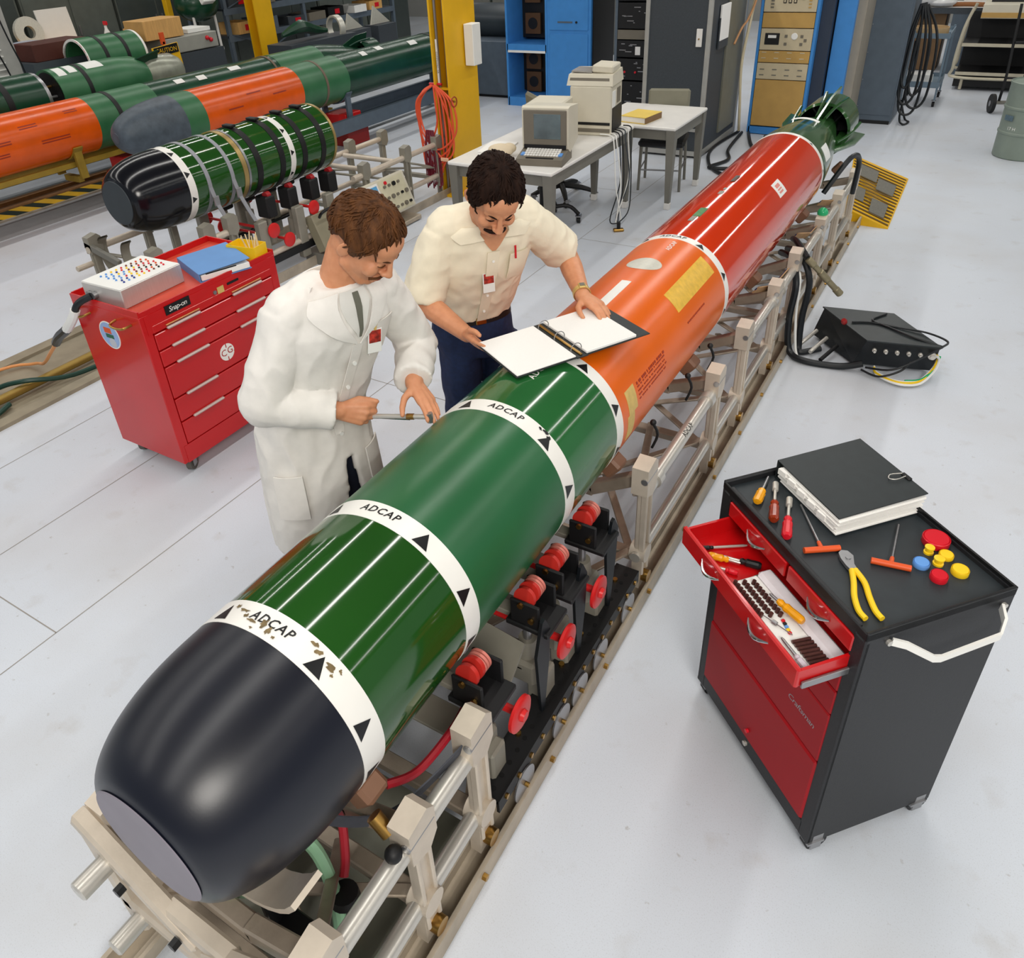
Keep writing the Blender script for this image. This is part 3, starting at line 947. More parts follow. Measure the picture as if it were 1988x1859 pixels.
tag(mb.build('paper_stack', M_paper, bd), 'ruffled white pages', None, None, 'stuff')
mb = MB()
for k in range(5):
    B((-.10 + .045 * k, -.147, .045 - .004 * k), (.03, .012, .018), (.0, 0, .1)).build('index_tab', M_paper, bd)
mb = MB().box((.06, .138, .068), (.034, .014, .010), None, .003)
cl = mb.build('bulldog_clip', M_black, bd)
MB().tube([(.048, .132, .074), (.040, .10, .073), (.052, .085, .072), (.064, .10, .073), (.062, .132, .074)], .0014, 6, False, None, 4).build('clip_wire', M_chrome, cl)
# screwdrivers
def driver(name, label, m, x, y, x2, y2, hl=.085, r=.013, shank=.075, ms=None, on=ZT, tipsq=False, group=None, parent=None):
    a = Vector((x, y, 0)); b = Vector((x2, y2, 0)); d = (b - a).normalized()
    ang = math.atan2(d.y, d.x)
    loc, rz = CM(x, y, on, ang)
    t = thing(name, label, 'screwdriver', loc, rz, group)
    prof = [(.001, 0), (r * .7, .001), (r, .008), (r, hl * .35), (r * .92, hl * .5), (r, hl * .68), (r * .65, hl * .78), (r * .85, hl * .9), (r * .6, hl), (.001, hl)]
    MB().lathe(prof, (0, 0, r), (1, 0, 0), 10).build('handle', m, t, 25)
    if tipsq:
        MB().lathe([(.0045, 0), (.0045, shank * .6), (.009, shank * .62), (.009, shank), (.001, shank)], (hl - .001, 0, r), (1, 0, 0), 12).build('shank', M_chrome, t)
    else:
        MB().lathe([(.004, 0), (.004, shank * .88), (.0022, shank), (.001, shank)], (hl - .001, 0, r), (1, 0, 0), 10).build('shank', ms or M_chrome, t)
    return t
driver('screwdriver', 'yellow handled screwdriver with dark blade on black tool cart', M_amber, -.196, -.178, -.275, -.09, .062, .014, .07, M_steel)
driver('nut_driver', 'amber brown handled nut driver between yellow and red ones on cart', M_amber_d, -.112, -.180, -.245, -.083, .085, .014, .085, None, ZT, True)
driver('nut_driver', 'red handled nut driver beside the orange T wrench on cart', M_red_pl, -.042, -.188, -.178, -.083, .085, .014, .085, None, ZT, True)
def tee(label, ax, ay, bx, by, tx, ty):
    mx, my = (ax + bx) / 2, (ay + by) / 2
    ang = math.atan2(ty - my, tx - mx); L = math.hypot(tx - mx, ty - my); wd = math.hypot(bx - ax, by - ay)
    loc, rz = CM(mx, my, ZT, ang)
    t = thing('hex_key', label, 'hex key', loc, rz)
    q = math.atan2(by - ay, bx - ax) - ang
    e = Vector((math.cos(q), math.sin(q), 0)) * wd / 2
    h = MB().tube([(-e.x, -e.y, .009), (e.x, e.y, .009)], .0085, 12)
    h.cyl((0, 0, .009), (.028, 0, .009), .007, .005, 10)
    h.build('handle', M_orange_pl, t)
    MB().cyl((.026, 0, .009), (L, 0, .005), .003, n=6).build('shank', M_steel, t)
tee('orange T handle hex key nearer the red nut driver', .012, -.172, .036, -.080, -.150, -.064)
tee('orange T handle hex key nearer the coloured stoppers', .101, -.036, .160, .036, .012, .128)
# diagonal pliers
loc, rz = CM(.105, -.098, ZT, 0)
pl = thing('pliers', 'cutting pliers with yellow dipped handles on black tool cart', 'pliers', loc, rz)
mb = MB()
hx = Vector((-.050, .018, 0)); 
jaw = [(-.058, .012), (-.050, .026), (-.030, .028), (-.004, .010), (.012, .006), (.016, -.012), (-.006, -.012), (-.034, -.008), (-.052, .000)]
mb.prism(jaw, .004, .014); mb.cyl((-.028, .010, .013), (-.028, .010, .017), .007, n=14)
mb.build('jaws', M_steel, pl)
for (pts) in ([(.008, -.006, .009), (.045, -.030, .009), (.085, -.060, .009), (.125, -.080, .009), (.152, -.082, .009)], [(.010, .002, .009), (.055, -.006, .009), (.10, -.028, .009), (.14, -.044, .009), (.165, -.046, .009)]):
    Tb(pts, .0075, 10).build('handle', M_yel_pl, pl)
def cap(name, label, m, x, y, r, h, group=None):
    loc, rz = CM(x, y, ZT)
    MBs = MB().lathe([(.001, h), (r * .86, h), (r * .9, h - .003), (r * .94, h), (r, h - .002), (r, .001), (r * .98, 0), (.001, 0)], (0, 0, 0), (0, 0, 1), 28)
    return solo(name, MBs, m, label, 'stopper', loc, rz, group)
cap('round_stopper', 'large red round plastic stopper on the black tool cart', M_red_pl, .098, .170, .034, .020)
cap('round_stopper', 'small red plastic stopper nearest the cart side handle', M_red_pl, .205, .080, .021, .017)
cap('round_stopper', 'blue plastic stopper among the coloured stoppers on cart', M_blue_pl, .152, .075, .020, .014)
cap('round_stopper', 'large yellow plastic stopper nearest the cart edge', M_yel_pl, .207, .143, .021, .016)
cap('round_stopper', 'yellow plastic stopper between large red stopper and small yellow spools', M_yel_pl, .150, .155, .018, .012)
def spool(label, x, y, r, h):
    loc, rz = CM(x, y, ZT)
    solo('plastic_plug', MB().lathe([(.001, h), (r * .7, h), (r, h - .001), (r, h * .75), (r * .72, h * .7), (r * .72, h * .3), (r, h * .25), (r, 0), (.001, 0)], (0, 0, 0), (0, 0, 1), 20), M_yel_pl, label, 'plug', loc, rz)
spool('small yellow spool shaped plug beside large red stopper', .122, .126, .012, .022)
spool('small yellow spool shaped plug beside blue stopper', .163, .118, .013, .022)
# contents of the open drawer
ZD = .7935
loc, rz = CM(.103, -.293, ZD)
st = thing('socket_set', 'white socket and bit set tray in the open red drawer', 'tool set', loc, rz)
B((0, 0, .009), (.328, .092, .018), None, .006).build('tray', M_white_s, st)
mb = MB().box((0, 0, .002), (.334, .098, .004), None, .001)
mb.build('tray_edge', mat('grey_green_tray_edge', (96, 112, 104), .5), st)
M_socket = mat('bronze_socket', (92, 58, 54), .35, .5, .2, 90)
for i in range(10):
    for j in range(3):
        MB().cyl((-.150 + i * .0135 + j * .008, -.034 + j * .024, .018), (-.150 + i * .0135 + j * .008, -.030 + j * .024, .031), .0055, n=8).build('socket', M_socket, st)
for i in range(8):
    MB().cyl((.073 + i * .0115, -.010, .023), (.078 + i * .0115, .040, .023), .0048, n=8).build('long_socket', M_socket, st)
for i, c in enumerate((M_red_pl, M_blackp, M_blue_pl, M_yel_pl, M_red_pl)):
    B((.005 + i * .010, .012 - i * .002, .021), (.009, .010, .006), None, .002).build('coloured_bit', c, st)
mb = MB().cyl((-.035, -.030, .024), (.055, .004, .024), .0015, n=6); mb.cyl((.0, -.017, .024), (.012, -.012, .024), .006, n=10)
mb.build('small_driver', M_steel, st)
loc, rz = CM(.098, -.222, ZD)
ld = thing('clear_tool_lid', 'frosted white plastic tray lid lying in the open red drawer', 'lid', loc, rz)
B((0, 0, .012), (.330, .048, .024), None, .010).build('lid', mat('frosted_plastic', (214, 208, 212), .4, 0, .08, 20), ld)
B((0, 0, .002), (.336, .054, .004), None, .001).build('lid_edge', MATS['grey_green_tray_edge'], ld)
driver('screwdriver', 'amber handled screwdriver lying across the white socket tray', M_amber, .146, -.252, .03, -.275, .085, .012, .03, M_steel, ZD + .0318)
driver('screwdriver', 'clear handled small driver at near end of socket tray', mat('clear_handle', (200, 190, 200), .2, 0, .05), .262, -.322, .14, -.322, .045, .009, .06, M_steel, ZD + .0185)
driver('screwdriver', 'yellow and black handled screwdriver lying in open drawer', M_blackp, -.085, -.215, -.165, -.30, .06, .012, .05, M_chrome, ZD)
driver('screwdriver', 'amber handled driver with chrome end in open drawer', M_amber, -.180, -.330, -.120, -.262, .06, .011, .035, M_chrome, ZD)
driver('screwdriver', 'chrome shank screwdriver at left end of open drawer', M_blackp, -.215, -.335, -.18, -.21, .04, .007, .10, M_chrome, ZD)
driver('screwdriver', 'small red handled screwdriver left of socket tray in drawer', M_red_pl, -.088, -.288, -.13, -.33, .035, .008, .03, M_chrome, ZD)

# ------------------------------------------------------------------ red roller cabinet on the left
rc = thing('roller_cabinet', 'red roller cabinet with five chrome handled drawers behind man in lab coat', 'tool cabinet', (-2.235, 2.27, 0))
def rl(x, y, z): return (x + 2.235, y - 2.27, z)
mb = MB()
mb.box(rl(-2.235, 2.27, .14), (.514, .812, .10))
mb.box(rl(-2.243, 2.27, .51), (.49, .85, .66))
mb.box(rl(-2.235, 1.865, .505), (.51, .05, .83), None, .004); mb.box(rl(-2.235, 2.675, .505), (.51, .05, .83), None, .004)
mb.box(rl(-2.235, 2.27, .869), (.514, .812, .094))
mb.box(rl(-2.485, 2.27, .934), (.009, .838, .036)); mb.box(rl(-1.985, 2.27, .928), (.009, .838, .024)); mb.box(rl(-2.235, 1.846, .933), (.509, .009, .030)); mb.box(rl(-2.235, 2.694, .933), (.509, .009, .030))
mb.build('body', M_red_tool, rc)
B(rl(-2.235, 2.27, .9185), (.49, .84, .004)).build('top_tray', mat('worn_red_tray', (196, 66, 44), .4, 0, .1, 6), rc)
zb = (.862, .816, .725, .636, .457, .323, .192)
for i in range(len(zb) - 1):
    z1, z0 = zb[i], zb[i + 1]
    if i == 0: continue
    d = B(rl(-1.983, 2.27, (z0 + z1) / 2 - .002), (.012, .756, z1 - z0 - .008), None, .003).build('drawer', M_red_tool, rc)
B(rl(-1.983, 2.27, .838), (.012, .756, .040), None, .003).build('drawer', M_red_tool, rc)
for z in (.822, .814, .72, .631, .45, .318):
    for y in (2.06, 2.47):
        if z == .822:
            B(rl(-1.972, y, .835), (.010, .20, .006), None, .002).build('trim_handle', mat('dull_gold_trim', (196, 140, 90), .35, .5), rc)
        else:
            B(rl(-1.969, y, z + .006), (.018, .20, .014), None, .005).build('handle', mat('satin_trim', (196, 176, 170), .4, .3, .02), rc)
B(rl(-1.977, 2.052, .897), (.004, .145, .045)).build('name_plate', M_blackp, rc)
text_part('Snap-on', .036, M_white, rc, MT(rl(-1.9745, 2.052, .897), (PI / 2, 0, PI / 2)), 'lettering', .2, .9)
B(rl(-1.977, 2.312, .873), (.003, .040, .034)).build('paper_label', M_tape, rc)
MB().cyl(rl(-1.98, 2.273, .873), rl(-1.972, 2.273, .873), .010, n=14).build('lock', M_steel, rc)
B(rl(-1.977, 2.395, .884), (.003, .075, .012)).build('label_strip', M_blackp, rc)
# CG disc
dsc = MB().cyl(rl(-1.977, 2.255, .545), rl(-1.9755, 2.255, .545), .046, n=32).build('round_decal', M_white, rc)
M_cg = mat('decal_red_print', (170, 30, 30), .5)
text_part('C', .052, M_cg, dsc, MT(rl(-1.9745, 2.233, .545), (PI / 2, 0, PI / 2)), 'lettering')
text_part('G.', .052, M_cg, dsc, MT(rl(-1.9745, 2.280, .548), (PI / 2, 0, PI / 2)), 'lettering')
for z in (.582, .508):
    B(rl(-1.975, 2.255, z), (.001, .005, .022)).build('decal_tick', M_cg, dsc)
# round sticker on the side, with a little landscape
ds = MB().cyl(rl(-2.256, 1.840, .775), rl(-2.256, 1.8385, .775), .074, n=36).build('round_sticker', M_white, rc)
MB().cyl(rl(-2.256, 1.8384, .775), rl(-2.256, 1.8378, .775), .068, n=36).build('sticker_field', mat('sticker_blue', (150, 176, 220), .5), ds)
B(rl(-2.262, 1.8376, .800), (.055, .0006, .030)).build('sticker_print', M_orange_pl, ds)
B(rl(-2.256, 1.8376, .770), (.060, .0006, .022)).build('sticker_print', mat('sticker_green', (40, 96, 70), .5), ds)
MB().cyl(rl(-2.248, 1.8377, .735), rl(-2.248, 1.8373, .735), .026, n=20).build('sticker_print', mat('sticker_grey', (186, 190, 200), .5), ds)
for (xa, xb) in ((-2.47, -2.36), (-2.166, -2.050)):
    h = Tb([rl(xa, 1.84, .875), rl(xa + .01, 1.80, .868), rl((xa + xb) / 2, 1.795, .862), rl(xb - .01, 1.80, .868), rl(xb, 1.84, .872)], .006, 8)
    h.build('side_handle', M_brass, rc)
for (x, y) in ((-2.42, 1.90), (-2.03, 1.90), (-2.42, 2.64), (-2.03, 2.64)):
    caster(rc, *rl(x, y, 0)[:2], .045, .093, mat('grey_rubber', (90, 86, 80), .6), .5)
# silver jack-field test box
bx = thing('test_box', 'silver aluminium test box with rows of coloured jacks on red cabinet', 'test box', (-2.265, 2.050, .9205), math.radians(2))
B((0, 0, .048), (.285, .355, .096), None, .004).build('case', mat('brushed_aluminium', (206, 204, 200), .38, .6, .05, 8, stretch=(1, 14, 1)), bx)
B((0, 0, .097), (.279, .349, .003), None, .001).build('jack_panel', M_white_s, bx)
JC = [M_blue_pl, M_blue_pl, mat('jack_navy', (40, 60, 140), .4), M_yel_pl, M_red_pl, mat('jack_brown', (120, 60, 40), .4), M_blackp, M_red_pl, M_orange_pl]
jm = {}
for i in range(9):
    for j in range(7):
        c = rnd.choice(JC[max(0, 2 * (i // 2) - 1):2 * (i // 2) + 3] or JC)
        if c.name not in jm:
            o = MB().lathe([(.0050, 0), (.0050, .006), (.0035, .007), (.001, .007)], (0, 0, 0), (0, 0, 1), 8).build('jack', c, bx)
            jm[c.name] = o
        else:
            o = jm[c.name].copy(); COL.objects.link(o)
        o.location = (-.085 + j * .028, -.105 + i * .029 + (.010 if j % 2 else 0), .0985)
MB().cyl((-.05, -.178, .045), (-.05, -.20, .045), .018, n=16).build('connector', M_steel, bx)
MB().cyl((-.09, -.178, .045), (-.09, -.195, .045), .015, n=16).build('connector', M_steel, bx)
tp_ = [(-2.318, 1.85, .965), (-2.365, 1.80, .935), (-2.42, 1.785, .86), (-2.53, 1.79, .77), (-2.72, 1.83, .665), (-2.92, 1.90, .55), (-3.2, 1.98, .38), (-3.6, 2.10, .15), (-3.9, 2.17, .035), (-4.05, 1.95, .032), (-4.08, 1.0, .032), (-4.08, .2, .032)]
cb = thing('test_cable', 'black and white wrapped cable from silver test box hanging down to the floor', 'cable', (0, 0, 0))
P_ = catmull([Vector(p) for p in tp_], 6)
MB().tube(P_[:10], .017, 10).build('black_sleeve', M_cable, cb)
MB().tube(P_[9:19], .023, 10).build('white_wrap', M_white_s, cb)
MB().tube(P_[18:31], .024, 10).build('black_sleeve', M_cable, cb)
MB().tube(P_[30:], .010, 8).build('orange_lead', mat('orange_lead', (222, 150, 90), .5), cb)
# blue binder
bb = thing('ring_binder', 'blue ring binder lying on the red roller cabinet', 'binder', (-2.135, 2.432, .9205), math.radians(-20))
cover(-.155, .155, -.135, .135, .045, .012).build('front_cover', M_blue_bind, bb)
B((0, 0, .002), (.31, .27, .004)).build('back_cover', M_blue_bind, bb)
B((0, -.134, .023), (.31, .004, .046)).build('spine', M_blue_bind, bb)
tag(B((.012, .002, .020), (.282, .255, .03), None, .003).build('paper_stack', M_paper, bb), 'white pages', None, None, 'stuff')
B((.148, -.02, .030), (.008, .16, .012)).build('ring_mechanism', M_blackp, bb)
# yellow tray with sticks
yb = thing('swab_box', 'open yellow carton of wooden swab sticks on red cabinet', 'box', (-2.09, 2.622, .9205), math.radians(8))
for c, d in (((0, -.05, .035), (.18, .003, .07)), ((0, .05, .035), (.18, .003, .07)), ((-.09, 0, .035), (.003, .10, .07)), ((.09, 0, .035), (.003, .10, .07)), ((0, 0, .002), (.18, .10, .004))):
    B(c, d).build('carton_wall', M_yel_pl, yb)
for k in range(9):
    x = .03 + rnd.uniform(-.03, .05); y = rnd.uniform(-.03, .03)
    a = (x, y, .005); b_ = (x + rnd.uniform(-.03, .03), y + rnd.uniform(-.03, .03), .12 + rnd.uniform(-.02, .01))
    Cy(a, b_, .003, n=6).build('stick', mat('swab_stick', (232, 212, 170), .6), yb)
# ------------------------------------------------------------------ people
def capsule(mb, a, b, ra, rb, n=14, sx=1.0, ax=None):
    """tapered capsule; sx squashes it along ax"""
    a = Vector(a); b = Vector(b); d = b - a; L = d.length
    if L < 1e-6: L = 1e-6; d = Vector((0, 0, 1))
    prof = []
    for i in range(5):
        t = PI / 2 * i / 4
        prof.append((max(ra * math.sin(t), 1e-5), -ra * math.cos(t)))
    for i in range(5):
        t = PI / 2 * (1 - i / 4)
        prof.append((max(rb * math.sin(t), 1e-5), L + rb * math.cos(t)))
    q = MB().lathe(prof, a, d, n, cap=False)
    if sx != 1.0:
        c = (a + b) / 2; axv = Vector(ax).normalized()
        out = []
        for v in q.v:
            v = Vector(v); k = (v - c).dot(axv); out.append(tuple(v + axv * k * (sx - 1)))
        q.v = out
    mb.add(q.v, q.f)
def chain(mb, pts, rs, n=12):
    for i in range(len(pts) - 1):
        capsule(mb, pts[i], pts[i + 1], rs[i], rs[i + 1], n)
def loft(mb, rings, n=28, l=Vector((1, 0, 0)), f=Vector((0, 1, 0)), p=2.3):
    """rings: (center, half width, half depth[, back depth])"""
    vs = []; fs = []
    for (c, rx, ry) in rings:
        c = Vector(c)
        for k in range(n):
            a = 2 * PI * k / n
            ca, sa = math.cos(a), math.sin(a)
            e = 2 / p
            vs.append(c + f * ry * math.copysign(abs(ca) ** e, ca) + l * rx * math.copysign(abs(sa) ** e, sa))
    for i in range(len(rings) - 1):
        for k in range(n):
            k2 = (k + 1) % n
            fs.append((i * n + k, i * n + k2, (i + 1) * n + k2, (i + 1) * n + k))
    fs.append(tuple(range(n - 1, -1, -1))); fs.append(tuple((len(rings) - 1) * n + k for k in range(n)))
    mb.add(vs, fs)
def fabric(mb, name, m, parent, voxel, smooth=3, wr=0.0, wscale=9.0, stretch=(1, 1, .5), org=Vector((0, 0, 0)), seed=0.0, mask=None):
    """fuse overlapping volumes into one skin, then crease it"""
    me = bpy.data.meshes.new('tmp'); me.from_pydata(mb.v, [], mb.f)
    bm = bmesh.new(); bm.from_mesh(me); bmesh.ops.recalc_face_normals(bm, faces=bm.faces); bm.to_mesh(me); bm.free()
    o = bpy.data.objects.new('tmp', me); COL.objects.link(o)
    r = o.modifiers.new('r', 'REMESH'); r.mode = 'VOXEL'; r.voxel_size = voxel; r.adaptivity = 0
    if smooth:
        s = o.modifiers.new('s', 'SMOOTH'); s.factor = 0.5; s.iterations = smooth
    dg = bpy.context.evaluated_depsgraph_get(); dg.update()
    out = bpy.data.meshes.new_from_object(o.evaluated_get(dg))
    bpy.data.objects.remove(o); bpy.data.meshes.remove(me)
    if wr:
        st = Vector(stretch)
        nrm = [v.normal.copy() for v in out.vertices]
        for v, nn in zip(out.vertices, nrm):
            p = v.co
            q = Vector((p.x * st.x, p.y * st.y, p.z * st.z)) * wscale + Vector((seed, seed * .7, 0))
            k = noise.noise(q) + .5 * noise.noise(q * 2.3)
            k = 1 - 2 * abs(k)
            amp = wr if mask is None else wr * mask(p)
            v.co = p + nn * k * amp
    for v in out.vertices:
        v.co -= org
    out.name = name
    out.materials.clear(); out.materials.append(m)
    out.polygons.foreach_set('use_smooth', [True] * len(out.polygons))
    ob = bpy.data.objects.new(name, out); COL.objects.link(ob)
    if parent: ob.parent = parent
    return ob
def hand(mb, wrist, d, n_, right, curl, thumb, sc=1.0, spread=0.10):
    """palm and five fingers; d to the fingertips, n_ out of the back of the hand"""
    d = Vector(d).normalized(); n_ = Vector(n_); n_ = (n_ - d * n_.dot(d)).normalized()
    s = n_.cross(d) if right else d.cross(n_)
    W = Vector(wrist)
    lat = (.029, .0095, -.0105, -.029)
    klen = (.088, .092, .087, .078)
    flen = (.072, .080, .074, .058)
    for i in range(4):
        base = W + d * .012 * sc + s * lat[i] * .55 * sc
        k = W + d * klen[i] * sc + s * lat[i] * sc - n_ * (.004 if i in (0, 3) else 0)
        capsule(mb, base, k, .0175 * sc, .0125 * sc, 10)
        fd = (d + s * lat[i] / .03 * spread).normalized()
        p = k; ang = 0
        r0 = (.0095, .0098, .0092, .0082)[i] * sc
        c = curl[i] if isinstance(curl, (list, tuple)) else curl
        for j, fr in enumerate((.46, .30, .24)):
            ang += c * (.75, 1.0, .8)[j]
            dv = fd * math.cos(ang) - n_ * math.sin(ang)
            q = p + dv * flen[i] * fr * sc
            capsule(mb, p, q, r0 * (1 - .07 * j), r0 * (1 - .07 * (j + 1)), 9)
            p = q
    tb = W + d * .022 * sc + s * .022 * sc - n_ * .006 * sc
    p = tb; r0 = .0145 * sc
    tv = [Vector(t) for t in thumb]
    for j, L in enumerate((.045, .034, .027)):
        dv = (d * tv[j].x + s * tv[j].y - n_ * tv[j].z).normalized()
        q = p + dv * L * sc
        capsule(mb, p, q, r0, (.0125, .0108, .0088)[j] * sc, 10)
        r0 = (.0125, .0108, .0088)[j] * sc; p = q
def head_mat(c, fh, pitch, roll=0.0):
    fh = Vector((fh[0], fh[1], 0)).normalized(); up = Vector((0, 0, 1)); lf = up.cross(fh)
    f = fh * math.cos(pitch) - up * math.sin(pitch); u = up * math.cos(pitch) + fh * math.sin(pitch)
    if roll:
        R_ = Matrix.Rotation(roll, 3, f); u = R_ @ u; lf = R_ @ lf
    M = Matrix((( lf.x, f.x, u.x, c[0]), (lf.y, f.y, u.y, c[1]), (lf.z, f.z, u.z, c[2]), (0, 0, 0, 1)))
    return M     # local x = left, y = face, z = crown
def head_geo(mb, M):
    def E(c, r, rot=None):
        mb.ell(c, r, 20, 14, M, rot)
    def Cp(a, b, ra, rb):
        capsule(mb, M @ Vector(a), M @ Vector(b), ra, rb, 12)
    E((0, -.010, .030), (.075, .096, .086)); E((0, .018, -.030), (.063, .070, .080)); E((0, .030, -.062), (.050, .052, .050))
    E((0, .066, -.098), (.022, .020, .018)); E((0, .060, .045), (.056, .036, .045))
    Cp((0, .090, .012), (0, .108, -.026), .0085, .0105); E((0, .108, -.031), (.0135, .013, .010)); E((.012, .098, -.034), (.008, .010, .007)); E((-.012, .098, -.034), (.008, .010, .007))
    for s in (-1, 1):
        Cp((s * .012, .088, .022), (s * .044, .072, .022), .011, .009)
        E((s * .036, .066, -.028), (.024, .022, .026)); E((s * .030, .078, .003), (.014, .010, .010))
        E((s * .077, -.010, -.008), (.008, .018, .030), Euler((-.15, 0, s * .35)).to_matrix()); E((s * .082, -.016, -.004), (.005, .013, .024), Euler((-.15, 0, s * .6)).to_matrix())
        Cp((s * .052, .004, -.062), (s * .020, .058, -.100), .020, .018)
    Cp((-.018, .088, -.062), (.018, .088, -.062), .0085, .0085); Cp((-.015, .084, -.076), (.015, .084, -.076), .009, .009)
def hair_obj(parent, M, org, m, seed, front=.062, thick=.013, part=0.0, burns=-.03):
    n, mm = 56, 36
    vs = []; fs = []
    for i in range(mm + 1):
        t = -PI / 2 + PI * i / mm
        for k in range(n):
            a = 2 * PI * k / n
            dx, dy, dz = math.cos(t) * math.sin(a), math.cos(t) * math.cos(a), math.sin(t)
            base = Vector((dx * .0765, dy * .0985 - .010, dz * .088 + .030))
            az = abs(a if a <= PI else a - 2 * PI)          # 0 at the face
            # lower limit of the hair for this azimuth
            if az < .55: lim = front + .012 * math.cos((az - .1) * 6)
            elif az < 1.25: lim = front + (burns - front) * ((az - .55) / .70) ** 1.4
            elif az < 1.55: lim = burns
            elif az < 1.95: lim = .012
            else: lim = .0 + (-.062 - .0) * min(1, (az - 1.95) / .7)
            if part and a < PI and az < .9: lim -= part * (1 - az / .9)
            k_ = max(0, min(1, (base.z - lim) / .010))
            nz = noise.noise(Vector((dx * 3 + seed, dy * 2, dz * 3))) * .005 + noise.noise(Vector((dx * 16 + seed, dy * 4, dz * 12))) * .0022 + noise.noise(Vector((dx * 40 + seed, dy * 6, dz * 24))) * .0018
            th = (thick * (.55 + .45 * min(1, max(0, (base.z - lim) / .05))) + nz)
            off = k_ * th - (1 - k_) * .016
            vs.append(M @ (base + Vector((dx, dy, dz)) * off) - org)
    for i in range(mm):
        for k in range(n):
            k2 = (k + 1) % n
            fs.append((i * n + k, i * n + k2, (i + 1) * n + k2, (i + 1) * n + k))
    mb_ = MB().add(vs, fs)
    rr_ = random.Random(int(seed * 10))
    O_ = Matrix.Translation(-org) @ M
    for q_ in range(420):
        a = rr_.uniform(0, 2 * PI); t = rr_.uniform(-.1, 1.45)
        az = abs(a if a <= PI else a - 2 * PI)
        pts = []
        for j in range(5):
            tt = t - j * .085
            aa = a + (rr_.random() - .5) * .05 + .05 * j * math.sin(seed + q_)
            dv = Vector((math.cos(tt) * math.sin(aa), math.cos(tt) * math.cos(aa), math.sin(tt)))
            base = Vector((dv.x * .0765, dv.y * .0985 - .010, dv.z * .088 + .030))
            pts.append((base, dv))
        zl = pts[-1][0].z
        lim = (front + .006) if az < .6 else (front + (burns - front) * ((az - .6) / .65) if az < 1.25 else (burns + .01 if az < 1.5 else (.02 if az < 2 else -.045)))
        if zl < lim: continue
        h0 = thick * (.72 + .3 * rr_.random())
        P_ = [O_ @ (b_ + d_ * (h0 + .0025 * math.sin(PI * j / 4))) for j, (b_, d_) in enumerate(pts)]
        mb_.tube(P_, [.0016, .0030, .0032, .0026, .0008], 5)
    return tag(mb_.build('hair', m, parent, 80), kind='stuff')
def face_bits(parent, M, org, m_brow, stache=None, m_st=None):
    O = Matrix.Translation(-org) @ M
    for s in (-1, 1):
        mb = MB().tube([(s * .014, .0960, .019), (s * .027, .0905, .023), (s * .041, .0790, .021)], [.0022, .0032, .0016], 8, False, O, 4)
        mb.build('eyebrow', m_brow, parent)
        mb = MB().tube([(s * .017, .0895, .002), (s * .030, .0885, -.001), (s * .042, .080, .002)], [.0016, .0026, .0016], 6, False, O, 4)
        mb.build('eyelashes', m_brow, parent)
    if stache:
        mb = MB().tube([(-.034, .078, -.064), (-.020, .0935, -.053), (0, .0985, -.049), (.020, .0935, -.053), (.034, .078, -.064)], [.004, stache, stache * .95, stache, .004], 10, False, O, 5)
        mb.build('moustache', m_st or m_brow, parent)
    mb = MB().tube([(-.021, .0895, -.0685), (0, .0965, -.0675), (.021, .0895, -.0685)], .0022, 6, False, O, 5)
    mb.build('lips', mat('lip_skin', (172, 96, 80), .5), parent)
class Torso:
    def __init__(s, rings, l, f, p=2.3):
        s.r = rings; s.l = Vector(l); s.f = Vector(f); s.p = p
    def pt(s, z, th, off=0.0):
        r = s.r
        for i in range(len(r) - 1):
            a, b = r[i], r[i + 1]
            if (a[0][2] - z) * (b[0][2] - z) <= 0:
                t = (z - a[0][2]) / (b[0][2] - a[0][2] + 1e-9); break
        else:
            t = 0; b = a = r[0] if abs(r[0][0][2] - z) < abs(r[-1][0][2] - z) else r[-1]
        c = Vector(a[0]).lerp(Vector(b[0]), t); rx = a[1] + (b[1] - a[1]) * t + off; ry = a[2] + (b[2] - a[2]) * t + off
        e = 2 / s.p; ca, sa = math.cos(th), math.sin(th)
        q = c + s.f * ry * math.copysign(abs(ca) ** e, ca) + s.l * rx * math.copysign(abs(sa) ** e, sa)
        return Vector((q.x, q.y, z))
    def sheet(s, grid, off=.004, th=.003):
        """grid rows of (z, angle): a thin cloth piece lying on the torso"""
        n = len(grid[0]); vs = []; fs = []
        for o_ in (off, off + th):
            for row in grid:
                for (z, a) in row: vs.append(s.pt(z, a, o_))
        R_ = len(grid); K = R_ * n
        for i in range(R_ - 1):
            for j in range(n - 1):
                q = (i * n + j, i * n + j + 1, (i + 1) * n + j + 1, (i + 1) * n + j)
                fs.append(q); fs.append(tuple(K + x for x in reversed(q)))
        edge = [(0, j) for j in range(n)] + [(i, n - 1) for i in range(1, R_)] + [(R_ - 1, j) for j in range(n - 2, -1, -1)] + [(i, 0) for i in range(R_ - 2, 0, -1)]
        E_ = [i * n + j for (i, j) in edge]
        for i in range(len(E_)):
            a, b = E_[i], E_[(i + 1) % len(E_)]
            fs.append((a, b, K + b, K + a))
        return MB().add(vs, fs)
def quadgrid(c00, c01, c10, c11, nz=6, na=6):
    return [[(c00[0] + (c10[0] - c00[0]) * i / nz + ((c01[0] - c00[0]) * (1 - i / nz) + (c11[0] - c10[0]) * i / nz) * j / na,
              c00[1] + (c10[1] - c00[1]) * i / nz + ((c01[1] - c00[1]) * (1 - i / nz) + (c11[1] - c10[1]) * i / nz) * j / na) for j in range(na + 1)] for i in range(nz + 1)]

